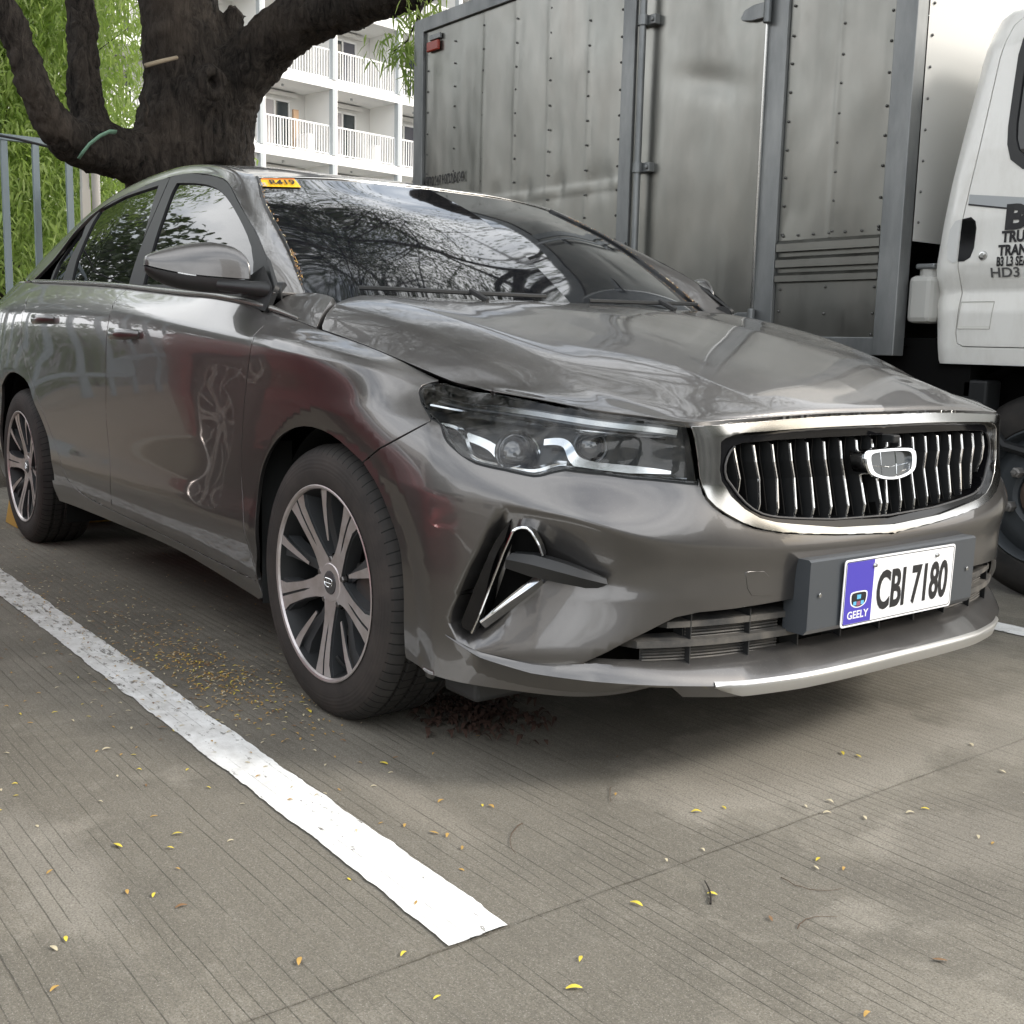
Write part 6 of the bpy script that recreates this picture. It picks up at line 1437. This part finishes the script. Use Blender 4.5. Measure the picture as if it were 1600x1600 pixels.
# ================================================================ THE BIG TREE
def treebody(name, limbs, m, parent, voxel=.03, seed=0):
    mb = MB()
    for pts in limbs:
        P = np.array([p[:3] for p in pts]); r = np.array([p[3] for p in pts]); d_ = np.r_[0, np.cumsum(np.linalg.norm(np.diff(P, axis=0), axis=1))]
        n = max(6, int(d_[-1]/.06)); q = nspline(d_, np.c_[P, r], np.linspace(0, d_[-1], n)); mb.tube(q[:, :3], list(np.maximum(q[:, 3], .01)), 20)
    o = mb.build(name, m, parent, True)
    rm = o.modifiers.new('r', 'REMESH'); rm.mode = 'VOXEL'; rm.voxel_size = voxel; rm.use_smooth_shade = True
    sm = o.modifiers.new('s', 'SMOOTH'); sm.factor = .8; sm.iterations = 6
    tx = bpy.data.textures.new('bark', 'CLOUDS'); tx.noise_scale = .16; tx.noise_depth = 4
    dp = o.modifiers.new('d', 'DISPLACE'); dp.texture = tx; dp.strength = .062; dp.mid_level = .5; dp.texture_coords = 'GLOBAL'
    tx2 = bpy.data.textures.new('bark2', 'CLOUDS'); tx2.noise_scale = .035; tx2.noise_depth = 3
    dp = o.modifiers.new('d', 'DISPLACE'); dp.texture = tx2; dp.strength = .045; dp.mid_level = .5; dp.texture_coords = 'GLOBAL'
    return o
tree = empty('big_tree', (-5.8, 1.15, .1), 'large dark barked tree with forked limbs rising behind the sedan', 'tree')
TR = [(-5.8, 1.05, .0, .50), (-5.8, 1.02, .6, .42), (-5.8, 1.0, 1.344, .35), (-5.8, 1.00, 1.749, .335), (-5.8, 1.045, 2.017, .35), (-5.8, 1.10, 2.262, .365), (-5.8, 1.11, 2.461, .335), (-5.8, 1.095, 2.674, .29), (-5.8, 1.075, 2.929, .272), (-5.85, 1.07, 3.196, .27), (-5.9, 1.083, 3.546, .255), (-6.0, 1.068, 4.283, .213), (-6.2, 1.024, 5.164, .179), (-6.0, .9, 6.6, .13), (-5.6, .9, 8., .08)]
LI = [[(-5.72, 1.19, 2.05, .34), (-5.7, 1.25, 2.32, .30), (-5.65, 1.34, 2.54, .235), (-5.55, 1.43, 2.72, .205), (-5.45, 1.52, 2.85, .195), (-5.3, 1.597, 2.957, .187), (-5.0, 1.738, 3.05, .17), (-4.6, 1.906, 3.088, .148), (-4.2, 2.051, 3.117, .123), (-3.6, 2.124, 3.22, .09), (-2.9, 2.3, 3.6, .06), (-2.2, 2.9, 4.4, .04), (-1.8, 3.3, 5.2, .03)],
      [(-5.8, 1.05, 1.95, .30), (-5.8, .93, 2.0, .265), (-5.75, .767, 2.055, .205), (-5.7, .509, 2.082, .165), (-5.6, .249, 2.101, .145), (-5.53, .11, 2.18, .125), (-5.5, -.007, 2.379, .109), (-5.5, -.076, 2.58, .1), (-5.5, -.154, 2.794, .091), (-5.5, -.259, 3.09, .082), (-5.3, -.45, 3.7, .068), (-4.9, -.8, 4.7, .05)],
      [(-5.7, .46, 2.08, .15), (-5.78, .42, 2.25, .13), (-5.8, .392, 2.524, .112), (-5.85, .4, 2.821, .105), (-5.9, .41, 3.079, .1), (-5.9, .403, 3.482, .094), (-6.0, .418, 4.309, .077), (-5.8, .2, 5.6, .05)],
      [(-5.78, 1.22, 2.60, .15), (-5.73, 1.31, 2.83, .105), (-5.68, 1.375, 3.02, .085), (-5.62, 1.44, 3.15, .072)]]
LI.append([(-5.62, 1.12, 2.46, .20), (-5.48, 1.125, 2.52, .155), (-5.41, 1.13, 2.545, .115)])
treebody('trunk', [TR]+LI, M_bark, tree)
mb = MB(); 
kn = [(-5.42, 1.115, 2.575)]
V = []; F = []; n = 28
for (rr_, dx) in ((.13, .0), (.105, .045), (.08, .062), (.055, .052), (.036, .02), (.024, -.05)):
    for j in range(n): a = 2*math.pi*j/n; V.append((-5.41+dx, 1.125+rr_*.85*math.cos(a)*(1+.1*math.sin(3*a)), 2.565+rr_*1.05*math.sin(a)))
for i in range(5):
    for j in range(n): F.append((i*n+j, i*n+(j+1) % n, (i+1)*n+(j+1) % n, (i+1)*n+j))
F.append(tuple(5*n+j for j in range(n))); mb.add(V, F); kn = mb.build('healed_knot', M_bark, tree, True)
tx = bpy.data.textures.new('k', 'CLOUDS'); tx.noise_scale = .05; dp = kn.modifiers.new('d', 'DISPLACE'); dp.texture = tx; dp.strength = .025; dp.texture_coords = 'GLOBAL'
mb = MB(); mb.tube([(-5.50, .70, 2.245), (-5.5, .695, 2.31), (-5.5, .712, 2.36), (-5.5, .69, 2.42), (-5.5, .683, 2.465)], [.016, .013, .012, .010, .006], 7); mb.build('broken_twig', M_bark, tree, True)
mb = MB(); mb.tube([(-5.36, .653, 2.604), (-5.40, .78, 2.66), (-5.46, .905, 2.712)], [.015, .014, .013], 8); mb.build('wooden_stick', M_wood, None, True, label='short weathered stick jammed across the big tree trunk', cat='stick')
mb = MB(); mb.tube([(-5.42, .225, 1.975), (-5.395, .25, 2.02), (-5.385, .284, 2.067), (-5.395, .353, 2.126), (-5.44, .432, 2.17), (-5.52, .50, 2.185)], .017, 8, flat=.45); mb.build('green_strap', M_green, None, True, label='pale green strap looped over the left fork of the big tree', cat='strap')
# ---- foliage builder
def leaves(name, C_, L, W, m, parent, droop=.5, seed=1, fold=.25, bend=.25):
    """C_: leaf base points (n,3); returns one mesh of n leaf blades of 2 quads"""
    rg = np.random.default_rng(seed); n = len(C_)
    az = rg.uniform(0, 2*np.pi, n); el = rg.normal(-droop, .45, n); L_ = L*rg.uniform(.65, 1.25, n); W_ = W*rg.uniform(.7, 1.2, n)
    d = np.stack([np.cos(az)*np.cos(el), np.sin(az)*np.cos(el), np.sin(el)], 1); rnd = rg.normal(size=(n, 3)); s_ = np.cross(d, rnd); s_ /= np.linalg.norm(s_, axis=1)[:, None]
    mid = C_+d*(L_*.5)[:, None]; tip = C_+(d*L_[:, None])+np.array([0, 0, -1])*(L_*bend)[:, None]
    V = np.stack([C_-s_*(W_*.25)[:, None], C_+s_*(W_*.25)[:, None], mid+s_*(W_*.5)[:, None], mid-s_*(W_*.5)[:, None], tip+s_*(W_*.1)[:, None], tip-s_*(W_*.1)[:, None]], 1).reshape(-1, 3)
    base = np.arange(n)[:, None]*6; F = np.concatenate([base+np.array([[0, 1, 2, 3]]), base+np.array([[3, 2, 4, 5]])], 1).reshape(-1, 4)
    me = bpy.data.meshes.new(name); me.vertices.add(len(V)); me.vertices.foreach_set('co', V.ravel()); me.loops.add(F.size); me.loops.foreach_set('vertex_index', F.ravel().astype(np.int32)); me.polygons.add(len(F)); me.polygons.foreach_set('loop_start', np.arange(0, F.size, 4)); me.polygons.foreach_set('loop_total', np.full(len(F), 4)); me.update(calc_edges=True); me.validate()
    me.materials.append(m); o = bpy.data.objects.new(name, me); col.objects.link(o); attach(o, parent); return o
# canopy over the bay: boughs and leaf sprays above the frame
rg = np.random.default_rng(21); pads = []; br_l = MB()
def above(p): d = math.hypot(p[0]-2.31, p[1]+2.08); return p[2] > 1.3+.335*d
tips = [(-6.0, .9, 6.6), (-4.2, -2.4, 6.0), (-2.2, -2.6, 6.2), (-4.0, -.9, 5.6), (-1.9, 3.2, 5.0), (-2.2, 2.9, 4.6), (-4.9, -.8, 4.7), (-5.8, .2, 5.6), (-5.6, .9, 8.)]  # near-side tips added out of view to darken door, roof and ground there
for k in range(66):
    b0 = np.array(tips[rg.integers(len(tips))]); a = rg.uniform(0, 2*np.pi); r_ = rg.uniform(1.5, 6.5); e = b0+np.array([math.cos(a)*r_, math.sin(a)*r_, rg.uniform(.5, 3.5)])
    e[0] = min(e[0], 1.2); pts = [b0+(e-b0)*t_+np.array([0, 0, .5*math.sin(t_*3.1)])+rg.normal(0, .12, 3)*(t_ > 0) for t_ in np.linspace(0, 1, 7)]
    if not all(above(p) for p in pts[1:]): continue
    br_l.tube(pts, [.05*(1-.75*i/6) for i in range(7)], 6)
    for i in range(2, 7):
        for _ in range(5):
            c_ = pts[i]+rg.normal(0, 1, 3)*[.8, .8, .32]; br_l.tube([pts[i], (pts[i]+c_)/2+rg.normal(0, .06, 3), c_], [.02, .014, .006], 4) if above(c_) else None
            if above(c_-[0, 0, .25]): pads.append(c_)
br_l.tube([(-4.9, -.8, 4.7), (-4.5, -1.7, 5.4), (-4.2, -2.4, 6.0), (-3.2, -2.6, 6.2), (-2.2, -2.6, 6.2)], [.05, .05, .045, .04, .03], 8); br_l.tube([(-4.9, -.8, 4.7), (-4.0, -.9, 5.6)], [.05, .03], 8)
br_l.build('bough', M_bark, tree, True)
pads = np.array(pads); idx = rg.integers(0, len(pads), 140000); Cc = pads[idx]+rg.normal(0, 1, (140000, 3))*[.33, .33, .09]
ok = Cc[:, 2] > 1.2+.335*np.hypot(Cc[:, 0]-2.31, Cc[:, 1]+2.08); leaves('crown', Cc[ok], .055, .030, M_leaf2, tree, .2, 3)
# ---- narrow-leaved tree behind the fence
acac = empty('narrow_leaved_tree', (-12, 1.0, 0), 'bright green feathery tree filling the left background behind the fence', 'tree')
mb = MB(); mb.tube([(-12.2, 1.2, 0), (-12.1, 1.3, 1.6), (-12.0, 1.2, 3.2), (-11.8, .9, 5.5)], [.16, .13, .10, .05], 10)
cl_ = []
for k in range(150):
    z = rg.uniform(1.7, 6.2); y = rg.uniform(-.6, 2.3); x = rg.uniform(-13.6, -9.9); cl_.append((x, y, z))
for k in range(40): c_ = cl_[k]; mb.tube([(-12.0, 1.2, max(1.2, c_[2]-1.4)), ((c_[0]-12)/2, (c_[1]+1.2)/2, c_[2]-.5), c_], [.014, .009, .004], 5)
mb.build('trunk', M_bark, acac, True)
cl_ = np.array(cl_); n = 88000; idx = rg.integers(0, len(cl_), n); off = rg.normal(0, 1, (n, 3))*[.42, .42, .42]; off[:, 2] -= np.abs(rg.normal(0, .28, n)); Cc = cl_[idx]+off
Cc = Cc[(Cc[:, 2] > .95)]; leaves('crown', Cc, .10, .026, M_leaf, acac, .65, 8, bend=.30)
# small spray by the truck corner
sp = empty('leafy_spray', (-3.95, 1.85, 3.0), 'small bright leafy twig hanging beside the truck box corner', 'branch')
mb = MB(); pts_s = [(-3.9, 1.95, 3.1), (-3.93, 1.86, 2.86), (-3.9, 1.76, 2.68), (-3.9, 1.66, 2.60)]; mb.tube(pts_s, [.010, .008, .006, .003], 6); mb.tube([(-3.93, 1.86, 2.86), (-3.9, 1.84, 2.62), (-3.88, 1.83, 2.45)], [.006, .004, .002], 5); mb.build('stem', M_bark, sp, True)
cs = []
for c_, s_, n in (((-3.9, 1.66, 2.62), .07, 60), ((-3.92, 1.75, 2.66), .06, 60), ((-3.9, 1.83, 2.50), .045, 45), ((-3.93, 1.84, 2.80), .06, 50), ((-3.95, 1.9, 2.92), .08, 60)): cs.append(np.array(c_)+rg.normal(0, s_, (n, 3)))
leaves('foliage', np.vstack(cs), .10, .016, M_leaf, sp, .7, 5)

# ================================================================ FENCE, WALLS, BUILDING
fence = empty('steel_fence', (-7.5, -1.5, .12), 'blue grey steel bar fence under the narrow leaved tree', 'fence')
for z in (2.345, .32):
    mb = MB(); mb.box((-7.53, -4.2, z), (-7.47, 1.05, z+.045)); mb.build('fence_rail', M_fence, fence)
mb0 = MB(); mb0.box((-.022, -.024, .12), (.022, .024, 2.344)); fb0 = None
for k in range(20):
    y = .98-.2365*k if k > 1 else (.98, .765)[k]
    if fb0 is None: fb0 = mb0.build('fence_bar', M_fence, fence); fb0.location = Vector((-7.5, y, 0))-Vector(fence.location)
    else: o = fb0.copy(); col.objects.link(o); o.parent = fence; o.location = Vector((-7.5, y, 0))-Vector(fence.location)
pp = empty('conduit_post', (-7.1, .82, .12), 'pale vertical conduit pipes strapped together beside the fence', 'pipe')
mb = MB(); mb.box((-7.13, .735, .12), (-7.07, .80, 1.98)); mb.box((-7.15, .745, 1.98), (-7.09, .80, 2.25)); mb.build('box_conduit', mat('pale_conduit', (.50, .49, .46), .7), pp)
mb = MB(); mb.tube([(-7.08, .852, .12), (-7.08, .845, 2.3)], .033, 14); split_smooth(mb.build('round_pipe', bpy.data.materials['pale_conduit'], pp))
mb = MB(); mb.tube([(-7.3, -3.5, 2.62), (-6.8, -1.2, 2.36), (-6.4, .1, 2.20), (-5.7, .75, 1.98)], .009, 6); mb.build('cable', M_black, None, True, label='thin black cable sagging from the left into the big tree', cat='cable')
# hedge
hd_ = empty('low_hedge', (-9.2, 0, .1), 'low green hedge showing past the sedan tail at the left edge', 'hedge')
hc_ = rg.uniform(0, 1, (9000, 3))*[.9, 5.2, .95]+[-9.8, -3.4, .1]; leaves('foliage', hc_, .07, .03, M_hedge, hd_, .1, 4)
mb = MB(); 
for k in range(14): y = -3.2+.37*k; mb.tube([(-9.35, y, 0), (-9.35+.1*math.sin(k), y+.05, .75)], [.02, .01], 5)
mb.build('stem', M_bark, hd_, True)
# apartment building
BD = np.array([-.16, .987, 0]); BD = BD/np.linalg.norm(BD); BN = np.array([.987, .16, 0]); BN = BN/np.linalg.norm(BN); BP = np.array([-39.24, 20.172, 0])
bld = empty('apartment_building', (float(BP[0]), float(BP[1]), 0), 'white apartment block with rows of railed balconies behind the tree', 'building')
def bpt(s, n, z): return tuple(BP+BD*s-BN*n+np.array([0, 0, z]))
def bbox(s0, s1, n0, n1, z0, z1, nm, m, parent=bld, mb=None):
    own = mb is None; mb = mb or MB(); c = (np.array(bpt((s0+s1)/2, (n0+n1)/2, (z0+z1)/2))); mb.obox(c, BD*(s1-s0)/2, -BN*(n1-n0)/2, np.array([0, 0, (z1-z0)/2])); return mb.build(nm, m, parent) if own else None
BW = 3.36; S0, S1 = -4, 4; zs_ = [4.74, 7.60, 10.46, 13.32, 16.18, 19.04]
sL, sR = S0*BW, S1*BW
bbox(sL-.3, sR+2, 1.75, 9, 0, 22, 'inner_wall', M_walls)
for z in zs_: bbox(sL-.3, sR+2, -.15, 1.75, z, z+.34, 'balcony_slab', M_wall)
bbox(sL-.3, sR+2, -.1, 1.74, 0, .2, 'plinth', M_col)
def unit(s, z, kind):
    b0 = z+.34; top = z+2.86
    # railing
    mb = MB(); s0, s1 = s+.13, s+BW-.13
    bbox(s0, s1, -.03, .02, b0+1.10, b0+1.16, '', None, mb=mb); bbox(s0, s1, -.02, .01, b0+.06, b0+.10, '', None, mb=mb)
    k = int((s1-s0)/.125)
    for i in range(k+1):
        q = s0+(s1-s0)*i/k; th = .032 if i % 6 == 0 else .014; bbox(q-th, q+th, -.02, .01, b0+(.0 if i % 6 == 0 else .1), b0+1.10, '', None, mb=mb)
    mb.build('railing', M_rail, bld)
    # sliding door: frame, panes
    ds0 = s+.45; mb = MB(); w_ = 2.05; h_ = 2.15
    for q in (0, .68, 1.36, w_): bbox(ds0+q-.035, ds0+q+.035, 1.66, 1.74, b0, b0+h_, '', None, mb=mb)
    bbox(ds0, ds0+w_, 1.66, 1.74, b0+h_-.06, b0+h_+.02, '', None, mb=mb); dfm = mb.build('sliding_door', M_rail, bld)
    ms_ = [M_curt, M_win, M_curt2] if kind % 3 == 0 else ([M_curt, M_curt, M_win] if kind % 3 == 1 else [M_win, M_curt2, M_win])
    for j in range(3): mb = MB(); bbox(ds0+.03+.68*j, ds0+.65+.68*j, 1.70, 1.735, b0+.05, b0+h_-.05, '', None, mb=mb); o = mb.build('pane', ms_[j], None); o.parent = dfm
    bbox(ds0-.2, ds0+w_+.3, 1.55, 1.74, b0+h_+.15, b0+h_+.30, 'door_lintel', M_walls)
    if kind % 2 == 0: bbox(s+2.35, s+2.62, .25, .95, b0+.02, b0+.78, 'aircon_unit', M_rail)
    mb = MB(); mb.tube([bpt(s+BW*.45, .7, top), bpt(s+BW*.45, .7, top-.08)], .05, 8); mb.build('ceiling_lamp', M_col, bld)
kk = 0
for zi, z in enumerate(zs_[:5]):
    for j in range(S0, S1): kk += 1; unit(j*BW, z, (kk*7+zi*3+j*j) % 6)
    for j in range(S0, S1+1): bbox(j*BW-.06, j*BW+.06, .05, 1.74, z+.34, z+2.86, 'partition', M_wall)
for j in range(S0, S1+1):
    for zi, z in enumerate(zs_[:5]): bbox(j*BW-.11, j*BW+.02, -.19, .045, z+.342, z+2.858, 'column', M_col); bbox(j*BW+.021, j*BW+.13, -.17, .04, z+.342, z+2.858, 'column_face', M_wall)
for j in range(S0, S1+1, 1): bbox(j*BW-.3, j*BW+.3, -.1, .6, .2, 4.738, 'ground_pier', M_wall)
bbox(sL, sR, 1.2, 1.7, .2, 4.7, 'shopfront_shade', M_dark)  # near-black colour stands in for shade in the open ground floor
bbox(-1.2, -.95, .9, 1.0, zs_[1]+.34, zs_[1]+2.05, 'leaning_panel', M_brown)
# surroundings seen only in the reflections
def simple_block(x0, y0, x1, y1, h, m, lab):
    r = empty('distant_building', ((x0+x1)/2, (y0+y1)/2, 0), lab, 'building'); mb = MB(); mb.box((x0, y0, 0), (x1, y1, h)); mb.build('wall', m, r)
    horizontal = abs(x1-x0) > abs(y1-y0); L = (x1-x0) if horizontal else (y1-y0); nwin = int(L/3.2)
    for fl in range(int(h/3)):
        for k in range(nwin):
            mb = MB(); z = 1+fl*3; a = (x0 if horizontal else y0)+1+k*3.2
            for face in (0,):
                if horizontal: yy = y1 if y1 < 0 else y0; sg = .03 if y1 < 0 else -.03; mb.box((a, min(yy, yy+sg), z), (a+1.8, max(yy, yy+sg), z+1.5))
                else: xx = x0 if x0 > 0 else x1; sg = -.03 if x0 > 0 else .03; mb.box((min(xx, xx+sg), a, z), (max(xx, xx+sg), a+1.8, z+1.5))
            mb.build('window', M_win, r)
simple_block(-26, -22, 4, -17, 7, mat('pale_facade', (.55, .53, .50), .8), 'pale low building reflected in the near doors of the sedan')
simple_block(24, -16, 32, 20, 6, mat('grey_facade', (.34, .33, .31), .8), 'grey building across the road reflected in the sedan front')
def bgtree(x, y, h, lab):
    big = abs(y) < 12.5 and y < 0 and x < 5; r = empty('distant_tree', (x, y, 0), lab, 'tree'); mb = MB(); mb.tube([(x, y, 0), (x+.2, y, h*.5), (x, y+.2, h*.8)], [.22, .16, .06], 8); mb.build('trunk', M_bark, r, True)
    n = 9000 if big else 3500; c_ = rg.normal(0, 1, (n, 3)); c_ /= np.linalg.norm(c_, axis=1)[:, None]; c_ *= rg.uniform(.4, 1, (n, 1)); leaves('crown', c_*[h*.38, h*.38, h*.30]+[x, y, h*(.50 if big else .68)], .20 if big else .34, .12 if big else .22, M_leaf2, r, .3, int(abs(x)+abs(y)))
for i, (x, y, h) in enumerate(((-18, -3.0, 9.5), (-21, -7.6, 8.2), (-8.5, -10.5, 5.0), (-3.2, -11, 5.6), (14, -11, 7), (20, -4, 6.5), (20, 5, 7), (18, 13, 7))): bgtree(x, y, h, ['round green tree far left of the bays, seen in the door reflections', 'wide dark tree beyond the far left trees, seen in side window reflections', 'round green tree behind the bays, seen in the door reflections', 'tall round tree behind the camera, seen in reflections', 'round tree at the front left, seen in bumper reflections', 'round tree ahead of the sedan, seen in bumper reflections', 'second round tree ahead of the sedan, seen in reflections', 'round tree ahead of the truck, seen in reflections'][i])  # first four trees added out of view to darken window and door reflections
# ---- the maroon car next to the camera, visible only as a reflection
def copy_tree(o, parent, swap):
    c = o.copy(); col.objects.link(c); c.parent = parent
    for k, s_ in enumerate(c.material_slots):
        if s_.material and s_.material.name == 'grey_metallic_paint': s_.link = 'OBJECT'; s_.material = M_red
    for ch in list(o.children):
        if ch.name.split('.')[0] in swap: continue
        copy_tree(ch, c, swap)
    return c
red = copy_tree(car, None, ('number_plate', 'plate_bracket', 'sticker')); red.name = 'maroon_car'; red.location = (-1.3-.78, -2.97, 0)
red['label'] = 'dark red sedan out of frame, seen only as a reflection in the grey doors'; red['category'] = 'car'
